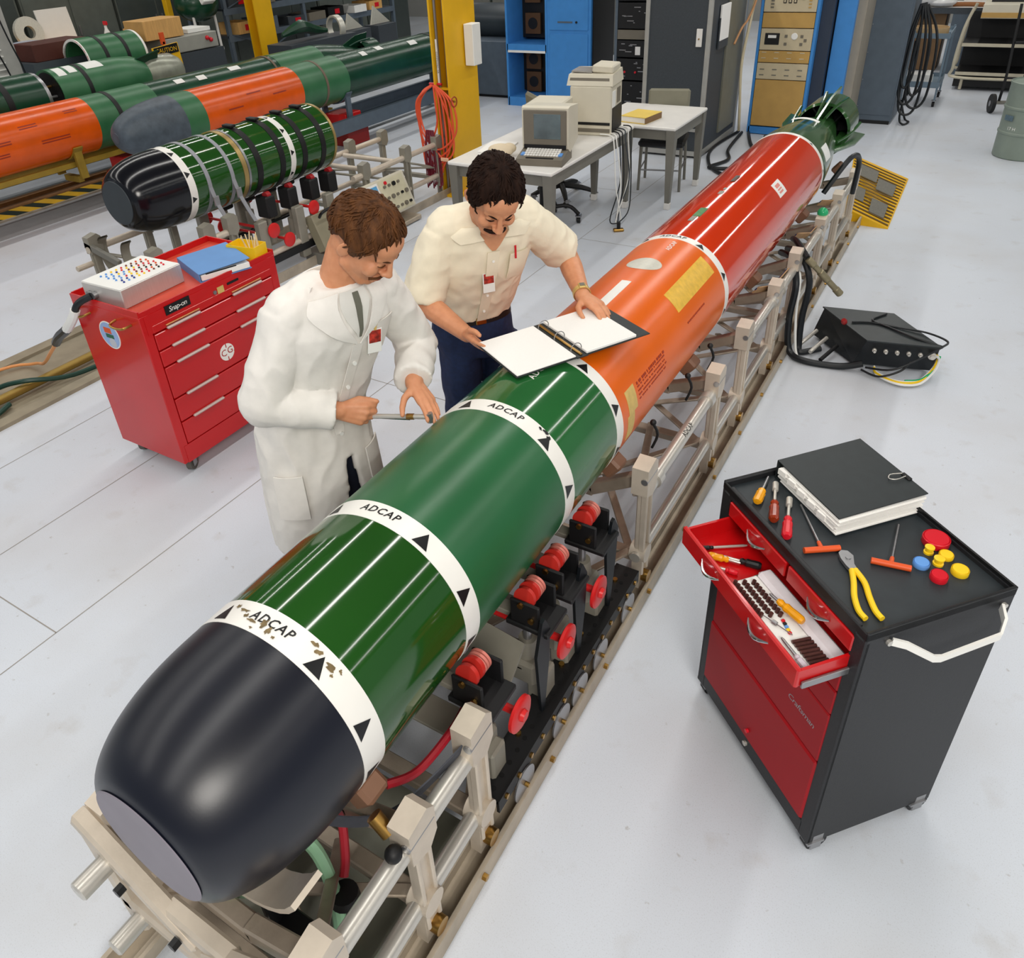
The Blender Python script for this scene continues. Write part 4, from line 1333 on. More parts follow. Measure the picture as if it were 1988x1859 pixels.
M_hair1 = mat('brown_hair', (62, 37, 20), .6, 0, .35, 16, .35, 60, col2=(100, 62, 33), spec=.18, stretch=(3.5, 3.5, .8))
M_hair2 = mat('dark_brown_hair', (22, 12, 9), .7, 0, .35, 16, .35, 60, col2=(42, 26, 19), spec=.12, stretch=(3.5, 3.5, .8))
M_coat = mat('white_coat_cotton', (232, 228, 222), .85, 0, .03, 30, .05, 400)
M_shirt = mat('cream_shirt_cotton', (238, 228, 204), .85, 0, .03, 30, .05, 400)
M_jeans = mat('navy_denim', (20, 38, 74), .8, 0, .18, 60, .05, 500)
M_trouser = mat('dark_navy_trousers', (20, 26, 44), .8, 0, .1, 60)

UPV = Vector((0, 0, 1))

# ---- man in the short sleeved cream shirt
l2 = Vector((.629, .777, 0)); f2 = Vector((.777, -.629, 0))
O2 = Vector((-.56, 2.49, 0))
p2 = thing('person', 'man in cream short sleeved shirt and blue jeans reading an open binder', 'person', O2)
H2 = Vector((-.575, 2.475, .98)); C2 = Vector((-.415, 2.365, 1.42)); NB2 = Vector((-.385, 2.335, 1.465))
HC2 = Vector((-.256, 2.192, 1.592)); MH2 = head_mat(HC2, (.68, -.73), math.radians(40), math.radians(-6)) @ Matrix.Scale(1.10, 4)
RS2 = C2 - l2 * .175 + Vector((0, 0, -.015)); LS2 = C2 + l2 * .175 + Vector((0, 0, -.015))
RE2 = Vector((-.605, 2.185, 1.135)); RW2 = Vector((-.352, 2.108, 1.080))
LE2 = Vector((-.245, 2.715, 1.190)); LW2 = Vector((-.055, 2.475, 1.140))
bm2 = MB()
head_geo(bm2, MH2)
capsule(bm2, NB2 - UPV * .03 + f2 * -.02, MH2 @ Vector((0, -.02, -.06)), .066, .058)
capsule(bm2, MH2 @ Vector((0, -.025, -.03)), MH2 @ Vector((0, -.04, .0)), .06, .06)
capsule(bm2, C2 - l2 * .12, C2 + l2 * .12, .05, .05); capsule(bm2, C2, H2 + UPV * .05, .10, .10); capsule(bm2, H2 - l2 * .07, H2 + l2 * .07, .10, .10)
chain(bm2, [RS2, RE2], [.046, .046]); chain(bm2, [RE2, RE2.lerp(RW2, .35), RW2], [.045, .046, .030])
chain(bm2, [LS2, LE2], [.046, .046]); chain(bm2, [LE2, LE2.lerp(LW2, .35), LW2], [.045, .046, .030])
for s in (-1, 1):
    hp = H2 + l2 * s * .09; kn = Vector((O2.x, O2.y, .50)) + l2 * s * .105 + f2 * .02; an = Vector((O2.x, O2.y, .09)) + l2 * s * .115
    chain(bm2, [hp, kn, an, Vector((an.x, an.y, .05)) + f2 * .10], [.075, .05, .04, .035])
hand(bm2, RW2, (.87, -.49, -.06), (-.40, -.60, -.70), True, (.10, .10, .10, .12), ((.74, .50, .42), (.95, .10, .25), (.98, -.05, .0)))
hand(bm2, LW2, (.90, -.42, -.06), (.12, .10, 1), False, (.26, .34, .36, .34), ((.55, .80, .25), (.85, .42, .22), (.95, .2, .22)))
body2 = fabric(bm2, 'body', M_skin, p2, .0048, 3, org=O2)
hair_obj(p2, MH2, O2, M_hair2, 3.1, .060, .012, .016, -.045)
face_bits(p2, MH2, O2, M_hair2, .0066)
# shirt
sr2 = [(H2 + Vector((0, 0, .00)), .158, .118), (H2 + UPV * .06 + f2 * .03, .170, .126), (H2.lerp(C2, .30), .178, .132), (H2.lerp(C2, .60) + f2 * .010, .190, .136), (H2.lerp(C2, .85), .196, .128), (C2, .165, .104), (NB2 + UPV * -.012, .085, .078)]
T2 = Torso([((r[0].x, r[0].y, r[0].z), r[1], r[2]) for r in sr2], l2, f2)
sm2 = MB(); loft(sm2, sr2, 32, l2, f2)
for s in (-1, 1):
    capsule(sm2, C2 + l2 * s * .15 + UPV * .005, NB2 + l2 * s * .055 - f2 * .015 - UPV * .015, .074, .066)
capsule(sm2, RS2 + l2 * .03, RS2.lerp(RE2, .25), .074, .072); capsule(sm2, LS2 - l2 * .03, LS2.lerp(LE2, .25), .074, .072)
for (S, E_) in ((RS2, RE2), (LS2, LE2)):
    d = (E_ - S).normalized()
    MBx = MB().lathe([(.066, -.01), (.074, .08), (.080, .19), (.081, .262), (.060, .262)], S, d, 24); sm2.add(MBx.v, MBx.f)
shirt = fabric(sm2, 'shirt', M_shirt, p2, .0070, 2, .0065, 9, (1, 1, .8), O2, 1.3)
for s in (-1, 1):      # open collar flaps
    g = quadgrid((1.455, s * .40), (1.440, s * 1.25), (1.395, s * .16), (1.385, s * .62), 5, 5)
    T2.sheet(g, .016, .004).xf(Matrix.Translation(-O2)).build('collar', M_shirt, shirt)
# skin showing in the open neck
g = quadgrid((1.450, -.36), (1.450, .36), (1.345, -.02), (1.345, .02), 6, 4)
T2.sheet(g, .0105, .001).xf(Matrix.Translation(-O2)).build('open_neck', M_skin, shirt)
g = [[(1.34 - .355 * i / 12, -.085 + .17 * j / 2) for j in range(3)] for i in range(13)]
T2.sheet(g, .0075, .003).xf(Matrix.Translation(-O2)).build('placket', M_shirt, shirt)
for k in range(4):
    p = T2.pt(1.30 - k * .085, 0, .013)
    MB().cyl(p - O2, p - O2 + f2 * .003, .0055, n=10).build('button', M_white, shirt)
pk = T2.sheet(quadgrid((1.315, .30), (1.315, .78), (1.20, .30), (1.20, .78)), .009, .004).xf(Matrix.Translation(-O2)).build('pocket', M_shirt, shirt)
pp = T2.pt(1.325, .40, .012) - O2
MB().cyl(pp - UPV * .03, pp + UPV * .02, .004, n=8).build('pen', M_red_pl, pk)
# clip-on badge
bdg = thing
bp_ = T2.pt(1.205, -.03, .022) - O2
T_ = Matrix.Translation(bp_) @ Matrix((( l2.x, f2.x, 0, 0), (l2.y, f2.y, 0, 0), (0, 0, 1, 0), (0, 0, 0, 1)))
bo = MB().box((0, 0, 0), (.048, .003, .080), None, .001, T_).build('badge', M_white_s, p2)
MB().box((0, .0022, .018), (.040, .001, .040), None, 0, T_).build('badge_photo', mat('badge_red', (168, 46, 34), .5, 0, .6, 60), bo)
MB().box((0, .0012, .052), (.008, .006, .03), None, 0, T_).build('badge_clip', M_tape, bo)
# belt and jeans
T2j = Torso([((H2.x, H2.y, .90), .165, .120), ((H2.x, H2.y, 1.02), .163, .120)], l2, f2)
vs = []; fs = []
for i in range(33):
    a = 2 * PI * i / 32
    for (z, o_) in ((.965, .006), (1.0, .004), (1.0, -.02), (.965, -.02)): vs.append(T2j.pt(z, a, o_) - O2)
for i in range(32):
    for k in range(4): fs.append((i * 4 + k, i * 4 + (k + 1) % 4, i * 4 + 4 + (k + 1) % 4, i * 4 + 4 + k))
blt = MB().add(vs, fs).build('belt', M_black, p2)
q = T2j.pt(.982, 0, .008) - O2
MB().box((0, 0, 0), (.045, .006, .034), None, .003, Matrix.Translation(q) @ T_.to_3x3().to_4x4()).build('buckle', M_brass, blt)
jm2 = MB()
loft(jm2, [(Vector((O2.x, O2.y, .80)), .172, .118), (H2 + Vector((0, 0, -.09)), .176, .125), (H2 + Vector((0, 0, 0)), .163, .118), (H2 + Vector((0, 0, .012)), .160, .115)], 28, l2, f2)
for s in (-1, 1):
    a = Vector((O2.x, O2.y, .84)) + l2 * s * .088; k = Vector((O2.x, O2.y, .48)) + l2 * s * .10 + f2 * .015; e = Vector((O2.x, O2.y, .03)) + l2 * s * .112
    loft(jm2, [(e, .078, .085), (Vector((O2.x, O2.y, .25)) + l2 * s * .107, .074, .080), (k, .076, .086), (a - UPV * .14, .088, .104), (a, .090, .110)], 20, l2, f2, 2.0)
fabric(jm2, 'jeans', M_jeans, p2, .009, 3, .006, 9, (1, 1, .7), O2, 5)
for s in (-1, 1):
    e = l2 * s * .113
    MB().ell(e + f2 * .055 + UPV * .036, (.046, .13, .036), 16, 10, None, Matrix((( l2.x, f2.x, 0), (l2.y, f2.y, 0), (0, 0, 1)))).build('shoe', M_black, p2)
# wrist watch
wc = LE2.lerp(LW2, .93); wd = (LW2 - LE2).normalized()
wt = MB().lathe([(.032, -.011), (.035, -.011), (.035, .011), (.032, .011)], wc - O2, wd, 24, cap=False)
wb = wt.build('watch_band', mat('gold_watch', (232, 204, 130), .3, .6, .1), p2)
wn = (UPV - wd * wd.z).normalized(); side_ = wd.cross(wn)
MB().box((0, 0, 0), (.030, .028, .010), None, .003, Matrix.Translation(wc - O2 + wn * .036) @ Matrix(((wd.x, side_.x, wn.x, 0), (wd.y, side_.y, wn.y, 0), (wd.z, side_.z, wn.z, 0), (0, 0, 0, 1)))).build('watch_case', MATS['gold_watch'], wb)
MB().box((0, 0, 0), (.018, .018, .003), None, .0, Matrix.Translation(wc - O2 + wn * .0415) @ Matrix(((wd.x, side_.x, wn.x, 0), (wd.y, side_.y, wn.y, 0), (wd.z, side_.z, wn.z, 0), (0, 0, 0, 1)))).build('watch_dial', M_beige_d, wb)

# ---- man in the lab coat
l1 = Vector((.35, .937, 0)); l1.normalize(); f1 = Vector((l1.y, -l1.x, 0))
O1 = Vector((-.70, 1.60, 0))
p1 = thing('person', 'man in white lab coat leaning over torpedo holding a wrench', 'person', O1)
H1 = Vector((-.675, 1.580, .95)); C1 = Vector((-.520, 1.628, 1.39)); NB1 = Vector((-.500, 1.630, 1.455))
HC1 = Vector((-.362, 1.638, 1.612)); MH1 = head_mat(HC1, (.99, .10), math.radians(42), math.radians(4)) @ Matrix.Scale(1.08, 4)
RS1 = C1 - l1 * .172 + Vector((0, 0, -.0)); LS1 = C1 + l1 * .17 + Vector((0, 0, -.02))
RE1 = Vector((-.640, 1.362, 1.120)); RW1 = Vector((-.488, 1.530, 1.040))
LE1 = Vector((-.465, 1.945, 1.105)); LW1 = Vector((-.335, 1.748, 1.068))
bm1 = MB(); head_geo(bm1, MH1)
capsule(bm1, NB1 - UPV * .03, MH1 @ Vector((0, -.03, -.07)), .068, .058)
capsule(bm1, MH1 @ Vector((0, -.03, -.05)), MH1 @ Vector((0, -.04, .0)), .06, .06)
capsule(bm1, C1 - l1 * .12, C1 + l1 * .12, .05, .05); capsule(bm1, C1, H1 + UPV * .05, .10, .10); capsule(bm1, H1 - l1 * .07, H1 + l1 * .07, .10, .10)
chain(bm1, [RS1, RE1], [.045, .044]); chain(bm1, [RE1, RE1.lerp(RW1, .35), RW1], [.044, .044, .031])
chain(bm1, [LS1, LE1], [.045, .044]); chain(bm1, [LE1, LE1.lerp(LW1, .35), LW1], [.044, .044, .031])
for s in (-1, 1):
    hp = H1 + l1 * s * .09; kn = Vector((O1.x, O1.y, .50)) + l1 * s * .105 + f1 * .02; an = Vector((O1.x, O1.y, .09)) + l1 * s * .115
    chain(bm1, [hp, kn, an, Vector((an.x, an.y, .05)) + f1 * .10], [.075, .05, .04, .035])
hand(bm1, RW1, (.78, .55, -.30), (.5, -.8, .25), True, (.85, .95, .95, .9), ((.80, .55, .15), (1, .05, .15), (1, -.05, .1)))
hand(bm1, LW1, (.85, -.36, -.36), (.30, .25, .9), False, (.16, .20, .22, .25), ((.45, .80, .35), (.65, .45, .45), (.75, .25, .45)))
fabric(bm1, 'body', M_skin, p1, .0048, 3, org=O1)
hair_obj(p1, MH1, O1, M_hair1, 8.4, .064, .014, 0.0, -.020)
face_bits(p1, MH1, O1, M_hair1, .0034)
# shirt collar and tie in the coat opening
sr1 = [(Vector((-.705, 1.595, .43)), .225, .185), (Vector((-.70, 1.590, .60)), .216, .168), (Vector((-.69, 1.585, .80)), .205, .145), (H1 + UPV * .02, .196, .130), (H1.lerp(C1, .35), .194, .126), (H1.lerp(C1, .65), .202, .132), (H1.lerp(C1, .86), .204, .132), (C1 + UPV * .02, .168, .112), (NB1 + UPV * .012, .086, .082)]
T1 = Torso([((r[0].x, r[0].y, r[0].z), r[1], r[2]) for r in sr1], l1, f1)
up = sr1[2:]
cm1 = MB(); loft(cm1, up, 32, l1, f1)
for s in (-1, 1):
    capsule(cm1, C1 + l1 * s * .15 + UPV * .005, NB1 + l1 * s * .055 - f1 * .015 - UPV * .02, .078, .068)
for (S, E_, W_) in ((RS1, RE1, RW1), (LS1, LE1, LW1)):
    capsule(cm1, C1 + (S - C1) * .75, S.lerp(E_, .2), .076, .074)
    d = (E_ - S); L = d.length
    q_ = MB().lathe([(.068, -.01), (.074, L * .3), (.072, L * .7), (.074, L)], S, d, 22); cm1.add(q_.v, q_.f)
    capsule(cm1, E_, E_ + (W_ - E_) * .12, .073, .072)
    d = (W_ - E_); L = d.length
    q_ = MB().lathe([(.070, 0), (.066, L * .4), (.063, L * .8), (.063, L * .93), (.046, L * .93)], E_, d, 22); cm1.add(q_.v, q_.f)
# open skirt of the coat, a thick shell with a front vent
vs = []; fs = []; zz = [.43, .52, .62, .72, .82, .93]; n = 40
for z in zz:
    gap = .03 + (.93 - z) * .50
    a0 = .24
    for (o_) in (0, -.018):
        for k in range(n + 1):
            a = a0 + gap + (2 * PI - 2 * gap) * k / n
            fl = 1 + .035 * math.sin(a * 5 + 1) * (.95 - z)
            p = T1.pt(z, a, o_)
            c = T1.pt(z, 0, 0).lerp(T1.pt(z, PI, 0), .5)
            vs.append(c + (p - c) * fl)
K = n + 1
for i in range(len(zz) - 1):
    A = i * 2 * K; Bq = (i + 1) * 2 * K
    for k in range(n):
        fs.append((A + k, A + k + 1, Bq + k + 1, Bq + k)); fs.append((A + K + k, Bq + K + k, Bq + K + k + 1, A + K + k + 1))
    fs.append((A, Bq, Bq + K, A + K)); fs.append((A + n, A + K + n, Bq + K + n, Bq + n))
for A, fl in ((0, 0), ((len(zz) - 1) * 2 * K, 1)):
    for k in range(n):
        fs.append((A + k, A + K + k, A + K + k + 1, A + k + 1))
cm1.add(vs, fs)
coat = fabric(cm1, 'lab_coat', M_coat, p1, .0070, 2, .0085, 8.0, (1, 1, .55), O1, 2.2)
for s in (-1, 1):      # lapels and collar
    g = quadgrid((1.462, .06 + s * .40), (1.445, s * 1.05), (1.275, .12 + s * .02), (1.365, .06 + s * .52), 8, 6)
    T1.sheet(g, .013, .005).xf(Matrix.Translation(-O1)).build('lapel', M_coat, coat)
g = [[(1.480 - .045 * i / 2, 1.2 + (2 * PI - 2.4) * j / 14) for j in range(15)] for i in range(3)]
T1.sheet(g, .016, .006).xf(Matrix.Translation(-O1)).build('collar', M_coat, coat)
g = quadgrid((1.458, -.28), (1.458, .40), (1.295, .108), (1.295, .132), 7, 4)
T1.sheet(g, .0095, .001).xf(Matrix.Translation(-O1)).build('shirt_front', mat('striped_shirt', (222, 220, 214), .8, 0, .05), coat)
T1.sheet(quadgrid((1.45, .02), (1.45, .15), (1.300, .11), (1.300, .14), 6, 2), .011, .003).xf(Matrix.Translation(-O1)).build('necktie', mat('grey_green_tie', (104, 104, 92), .7), coat)
g = [[(1.275 - .36 * i / 14, .05 + .15 * j / 2) for j in range(3)] for i in range(15)]
T1.sheet(g, .008, .004).xf(Matrix.Translation(-O1)).build('placket', M_coat, coat)
for k in range(4):
    p = T1.pt(1.20 - k * .095, .13, .014)
    MB().cyl(p - O1, p - O1 + f1 * .004, .007, n=12).build('button', M_white_s, coat)
T1.sheet(quadgrid((1.325, .42), (1.325, .88), (1.20, .42), (1.20, .88)), .010, .004).xf(Matrix.Translation(-O1)).build('pocket', M_coat, coat)
T1.sheet(quadgrid((.80, -1.15), (.80, -.55), (.62, -1.15), (.62, -.55)), .012, .005).xf(Matrix.Translation(-O1)).build('pocket', M_coat, coat)
T1.sheet(quadgrid((.80, .55), (.80, 1.15), (.62, .55), (.62, 1.15)), .012, .005).xf(Matrix.Translation(-O1)).build('pocket', M_coat, coat)
bp_ = T1.pt(1.265, .36, .026) - O1
T_ = Matrix.Translation(bp_) @ Matrix((( l1.x, f1.x, 0, 0), (l1.y, f1.y, 0, 0), (0, 0, 1, 0), (0, 0, 0, 1))) @ Matrix.Rotation(.15, 4, 'Y')
bo = MB().box((0, 0, 0), (.050, .003, .082), None, .001, T_).build('badge', M_white_s, p1)
MB().box((0, .0022, .016), (.042, .001, .042), None, 0, T_).build('badge_photo', MATS['badge_red'], bo)
MB().box((0, .0012, .055), (.008, .006, .035), None, 0, T_).build('badge_clip', M_tape, bo)
jm1 = MB()
loft(jm1, [(Vector((O1.x, O1.y, .80)), .165, .112), (H1 + Vector((0, 0, -.05)), .165, .115)], 24, l1, f1)
for s in (-1, 1):
    a = Vector((O1.x, O1.y, .84)) + l1 * s * .085
    loft(jm1, [(Vector((O1.x, O1.y, .03)) + l1 * s * .11, .075, .085), (Vector((O1.x, O1.y, .45)) + l1 * s * .10 + f1 * .01, .075, .085), (a - UPV * .12, .086, .102), (a, .088, .106)], 18, l1, f1, 2.0)
fabric(jm1, 'trousers', M_trouser, p1, .010, 3, .004, 7, (1, 1, .7), O1, 4)
for s in (-1, 1):
    MB().ell(l1 * s * .11 + f1 * .055 + UPV * .036, (.046, .13, .036), 16, 10, None, Matrix((( l1.x, f1.x, 0), (l1.y, f1.y, 0), (0, 0, 1)))).build('shoe', M_black, p1)

# torque wrench in his right hand, its head on the joint band
wr = thing('torque_wrench', 'slim chrome wrench held against the green torpedo by man in coat', 'wrench', (0, 0, 0))
a = Vector((-.440, 1.598, .992)); b = Vector((-.225, 1.672, 1.010)); d = (b - a).normalized()
MB().cyl(a, b, .0085, n=12).build('shaft', M_chrome, wr)
MB().cyl(a + d * .15, a + d * .175, .0105, n=12).build('brass_ring', M_brass, wr)
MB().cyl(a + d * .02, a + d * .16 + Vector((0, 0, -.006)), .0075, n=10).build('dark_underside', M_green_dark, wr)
MB().cyl(b + Vector((0, 0, .014)), b + Vector((.006, .0, -.018)), .012, n=14).build('drive_head', M_steel, wr)

# open binder across the torpedo
ob = thing('open_binder', 'open black ring binder with white pages resting across the torpedo', 'binder', (-.008, 2.186, 1.0955), math.radians(60.6))
ob.rotation_euler = (0, 0, math.radians(60.6))
for s in (-1, 1):
    B((.158 if s > 0 else -.142, 0, .003), (.272 if s > 0 else .240, .285, .004), None, .001).build('cover', M_black_bind, ob)
    B((.128 if s > 0 else -.141, 0, .0105 if s > 0 else .008), (.215 if s > 0 else .236, .278, .011 if s > 0 else .006), None, .002).build('page_stack', M_paper, ob)
B((0, 0, .003), (.045, .292, .004)).build('spine', M_black_bind, ob)
B((0, 0, .008), (.011, .275, .006), None, .002).build('ring_rail', M_brass, ob)
for y in (-.105, 0, .105):
    pts = [(.022 * math.cos(t), y, .016 + .022 * math.sin(t)) for t in [PI * 2 * i / 16 for i in range(16)]]
    MB().tube(pts, .0016, 6, True).build('ring', M_steel, ob)
# ------------------------------------------------------------------ black connector box and cables on the floor
cbx = thing('connector_box', 'black sloped metal connector box with cables on floor right of trolley', 'electronics box', (0, 0, 0))
top = [(.512, 4.80), (.897, 4.875), (1.184, 4.541), (.815, 4.46)]
bot = [(.47, 4.78), (.89, 4.90), (1.175, 4.60), (.76, 4.50)]
vs = [(p[0], p[1], .02) for p in bot] + [(p[0], p[1], .20) for p in top]
MB().add(vs, [(3, 2, 1, 0), (4, 5, 6, 7)] + [(i, (i + 1) % 4, 4 + (i + 1) % 4, 4 + i) for i in range(4)]).build('case', mat('black_box_enamel', (26, 30, 34), .4, 0, .15, 20), cbx, 20)
cl_ = [sum(p[0] for p in top) / 4, sum(p[1] for p in top) / 4]
tt = [(cl_[0] + (p[0] - cl_[0]) * 1.035, cl_[1] + (p[1] - cl_[1]) * 1.035) for p in top]
MB().prism(tt, .199, .207).build('lid', mat('black_lid', (38, 44, 46), .42, 0, .15, 20), cbx)
fdir = (Vector((1.184, 4.541, 0)) - Vector((.815, 4.46, 0))).normalized(); fn = Vector((fdir.y, -fdir.x, 0))
for k in range(6):
    p = Vector((.862, 4.465, .15)).lerp(Vector((1.155, 4.530, .15)), k / 5)
    r_ = .022 if k == 5 else .012
    MB().lathe([(r_, 0), (r_, .012), (r_ * .6, .014), (r_ * .6, .03), (.001, .03)], p, fn, 12).build('panel_connector', M_chrome, cbx)
MB().lathe([(.016, 0), (.018, .008), (.018, .02), (.012, .03), (.001, .03)], (.66, 4.63, .205), (-.3, -.5, 1), 14).build('indicator_lamp', mat('lamp_red_lens', (150, 40, 40), .2), cbx)
for k in range(3):
    a = Vector((.50 + k * .075, 4.735 - k * .075, .07)); b = a + Vector((-.06, -.16, -.035))
    MB().cyl(a, b, .012, n=10).build('cable_plug', M_chrome if k < 2 else M_black, cbx)
cbl = [([(.20, 4.80, .52), (.30, 4.62, .56), (.375, 4.47, .47), (.37, 4.46, .25), (.40, 4.45, .05), (.50, 4.40, .022), (.70, 4.42, .022), (.82, 4.44, .06)], .020, 'thick black cable running from trolley down to the connector box'),
       ([(.22, 4.88, .52), (.34, 4.66, .58), (.43, 4.57, .46), (.425, 4.56, .22), (.44, 4.53, .05), (.46, 4.50, .02), (.56, 4.58, .03)], .019, 'second thick black cable drooping from trolley to connector box'),
       ([(.25, 4.70, .50), (.37, 4.56, .50), (.395, 4.52, .25), (.43, 4.49, .045), (.47, 4.42, .015)], .008, 'thin grey white cable beside the two thick black cables')]
for i, (pts, r_, lb) in enumerate(cbl):
    solo('black_cable' if i < 2 else 'grey_cable', Tb(pts, r_, 10), M_cable if i < 2 else M_white_s, lb, 'cable')
for i, (pts, lb) in enumerate((([(.84, 4.42, .05), (.98, 4.38, .09), (1.10, 4.44, .16), (1.19, 4.53, .21), (1.21, 4.60, .22), (1.10, 4.66, .222), (.95, 4.68, .214), (.80, 4.68, .214), (.70, 4.64, .214)], 'thin black lead crossing the connector box lid'),
                           ([(.82, 4.42, .03), (.92, 4.38, .03), (1.02, 4.40, .08), (1.06, 4.44, .13)], 'thin black lead plugged into front of connector box'),
                           ([(.86, 4.84, .215), (.80, 4.72, .214), (.90, 4.66, .214), (1.05, 4.58, .214), (1.20, 4.56, .20)], 'thin black lead lying diagonally over the box lid'))):
    solo('thin_cable', Tb(pts, .006, 6), M_cable, lb, 'cable')
hc = thing('wire_harness', 'loop of white and yellow wires on floor before the connector box', 'wires', (0, 0, 0))
base = [(.885, 4.47, .03), (.90, 4.43, .02), (.97, 4.385, .018), (1.05, 4.375, .018), (1.13, 4.43, .02), (1.18, 4.55, .05), (1.19, 4.60, .10), (1.175, 4.56, .14)]
for k, (m_, dz) in enumerate(((M_white_s, 0), (M_yel_pl, .010), (M_white_s, .012), (MATS['green_lamp_glass'], .018))):
    MB().tube([(p[0] + .006 * math.cos(k * 2), p[1] + .010 * (k - 1.5), p[2] + dz * .6 + .002) for p in (base if k < 3 else base[3:7])], .007, 6, False, None, 6).build('wire', m_, hc)
# stray connector end leaning off the trolley
ce = thing('cable_connector', 'long ribbed metal cable connector sticking out from the trolley side', 'connector', (0, 0, 0))
a = Vector((.40, 4.56, .60)); b = Vector((.60, 4.68, .36)); d = (b - a).normalized()
MB().tube([(.24, 4.9, .58), (.30, 4.72, .63), tuple(a)], .018, 8, False, None, 6).build('cable', M_cable, ce)
MB().lathe([(.017, 0), (.021, .01), (.021, .06), (.017, .065), (.017, .12), (.022, .125), (.022, .20), (.018, .205), (.018, .28), (.022, .285), (.022, .33), (.001, .33)], a, d, 16).build('connector_body', mat('dull_brass_grey', (150, 140, 112), .4, .6, .15, 30), ce)

# ------------------------------------------------------------------ yellow ramp by the tail
rp = thing('cable_ramp', 'yellow floor ramp with dark ribs and grey panels behind the torpedo tail', 'ramp', (0, 0, 0))
q = [(.02, 8.70, .13), (.25, 7.0, .13), (.605, 6.98, .008), (.575, 8.48, .008)]
MB().add([(p[0], p[1], 0) for p in q] + [p for p in q], [(3, 2, 1, 0), (4, 5, 6, 7)] + [(i, (i + 1) % 4, 4 + (i + 1) % 4, 4 + i) for i in range(4)]).build('wedge', M_yellow, rp, 20)
def rq(s, t, up=.0):   # s across the slope, t along
    a = Vector(q[1]).lerp(Vector(q[0]), t); b = Vector(q[2]).lerp(Vector(q[3]), t)
    return a.lerp(b, s) + Vector((0, 0, up))
M_rib = mat('dark_ramp_rib', (96, 74, 34), .6)
panels = ((.16, .50, .64, .86), (.52, .86, .52, .74), (.02, .34, .20, .42), (.50, .84, .10, .34))
for k in range(17):
    t0 = .03 + k * .0565; t1 = t0 + .016
    MB().add([rq(.02, t0, .001), rq(.98, t0, .001), rq(.98, t1, .001), rq(.02, t1, .001), rq(.02, t0, .006), rq(.98, t0, .006), rq(.98, t1, .006), rq(.02, t1, .006)], [(0, 1, 2, 3), (4, 5, 6, 7), (0, 1, 5, 4), (1, 2, 6, 5), (2, 3, 7, 6), (3, 0, 4, 7)]).build('rib', M_rib, rp, 0)
for (s0, s1, t0, t1) in panels:
    MB().add([rq(s0, t0, .001), rq(s1, t0, .001), rq(s1, t1, .001), rq(s0, t1, .001), rq(s0, t0, .010), rq(s1, t0, .010), rq(s1, t1, .010), rq(s0, t1, .010)], [(0, 1, 2, 3), (4, 5, 6, 7), (0, 1, 5, 4), (1, 2, 6, 5), (2, 3, 7, 6), (3, 0, 4, 7)]).build('grip_panel', mat('grey_grip', (110, 108, 100), .8, 0, .15, 60), rp, 0)

# ------------------------------------------------------------------ drum
dr_ = thing('steel_drum', 'grey green steel drum with raised hoops at the right edge', 'drum', (1.462, 9.74, 0))
M_drum = mat('grey_green_enamel', (128, 140, 130), .45, 0, .06)
pf = [(.001, 0), (.24, 0), (.25, .01), (.25, .23), (.258, .24), (.258, .255), (.25, .265), (.25, .47), (.258, .48), (.258, .495), (.25, .505), (.25, .70), (.256, .71), (.256, .725), (.245, .73), (.24, .715), (.001, .715)]
MB().lathe(pf, (0, 0, 0), (0, 0, 1), 48).build('shell', M_drum, dr_)
MB().lathe([(.001, 0), (.07, 0), (.07, .05), (.05, .06), (.001, .06)], (.05, -.02, .715), (0, 0, 1), 20).build('lid_fitting', M_steel, dr_)
mk = MB()
for k, (a, z, w_) in enumerate(((-2.25, .36, .10), (-2.2, .33, .13), (-2.3, .30, .06), (-2.15, .41, .08))):
    pass
vs, fs = text_geo('17 H', .045)
MB().add([(.2515 * math.cos(-2.18 + v[0] / .25), .2515 * math.sin(-2.18 + v[0] / .25), .30 + v[1]) for v in vs], fs).build('lettering', M_white_s, dr_, 0)
B((-.185, -.185, .40), (.002, .10, .05), (0, 0, PI / 4)).build('stencil_patch', mat('slate_stencil', (84, 104, 116), .5, 0, .3, 60), dr_)

# ------------------------------------------------------------------ desks
def desk(name, label, x0, x1, y0, y1, h=.74):
    t = thing(name, label, 'desk', ((x0 + x1) / 2, (y0 + y1) / 2, 0))
    w_, d_ = x1 - x0, y1 - y0
    B((0, 0, h - .015), (w_, d_, .03), None, .008).build('desktop', M_laminate, t)
    ap = MB()
    B((0, -d_ / 2 + .05, h - .075), (w_ - .12, .02, .09)).build('apron', M_grey_leg, t); B((0, d_ / 2 - .05, h - .075), (w_ - .12, .02, .09)).build('apron', M_grey_leg, t)
    B((-w_ / 2 + .03, 0, h - .075), (.02, d_ - .1, .09)).build('apron', M_grey_leg, t); B((w_ / 2 - .03, 0, h - .075), (.02, d_ - .1, .09)).build('apron', M_grey_leg, t)
    for sx in (-1, 1):
        for sy in (-1, 1):
            l_ = MB(); cx, cy = sx * (w_ / 2 - .045), sy * (d_ / 2 - .045)
            for (dx, dy, z, r_) in ():
                pass
            vs = []; fs = []
            for (z, r_) in ((.06, .022), (h - .03, .040)):
                vs += [(cx - r_, cy - r_, z), (cx + r_, cy - r_, z), (cx + r_, cy + r_, z), (cx - r_, cy + r_, z)]
            fs = [(3, 2, 1, 0), (4, 5, 6, 7)] + [(i, (i + 1) % 4, 4 + (i + 1) % 4, 4 + i) for i in range(4)]
            lg = l_.add(vs, fs).build('leg', M_grey_leg, t, 20)
            B((cx, cy, .03), (.052, .052, .06), None, .004).build('foot', M_laminate, lg)
    return t
desk('computer_desk', 'long white topped desk carrying the computer terminal', -2.52, -1.575, 5.12, 6.71)
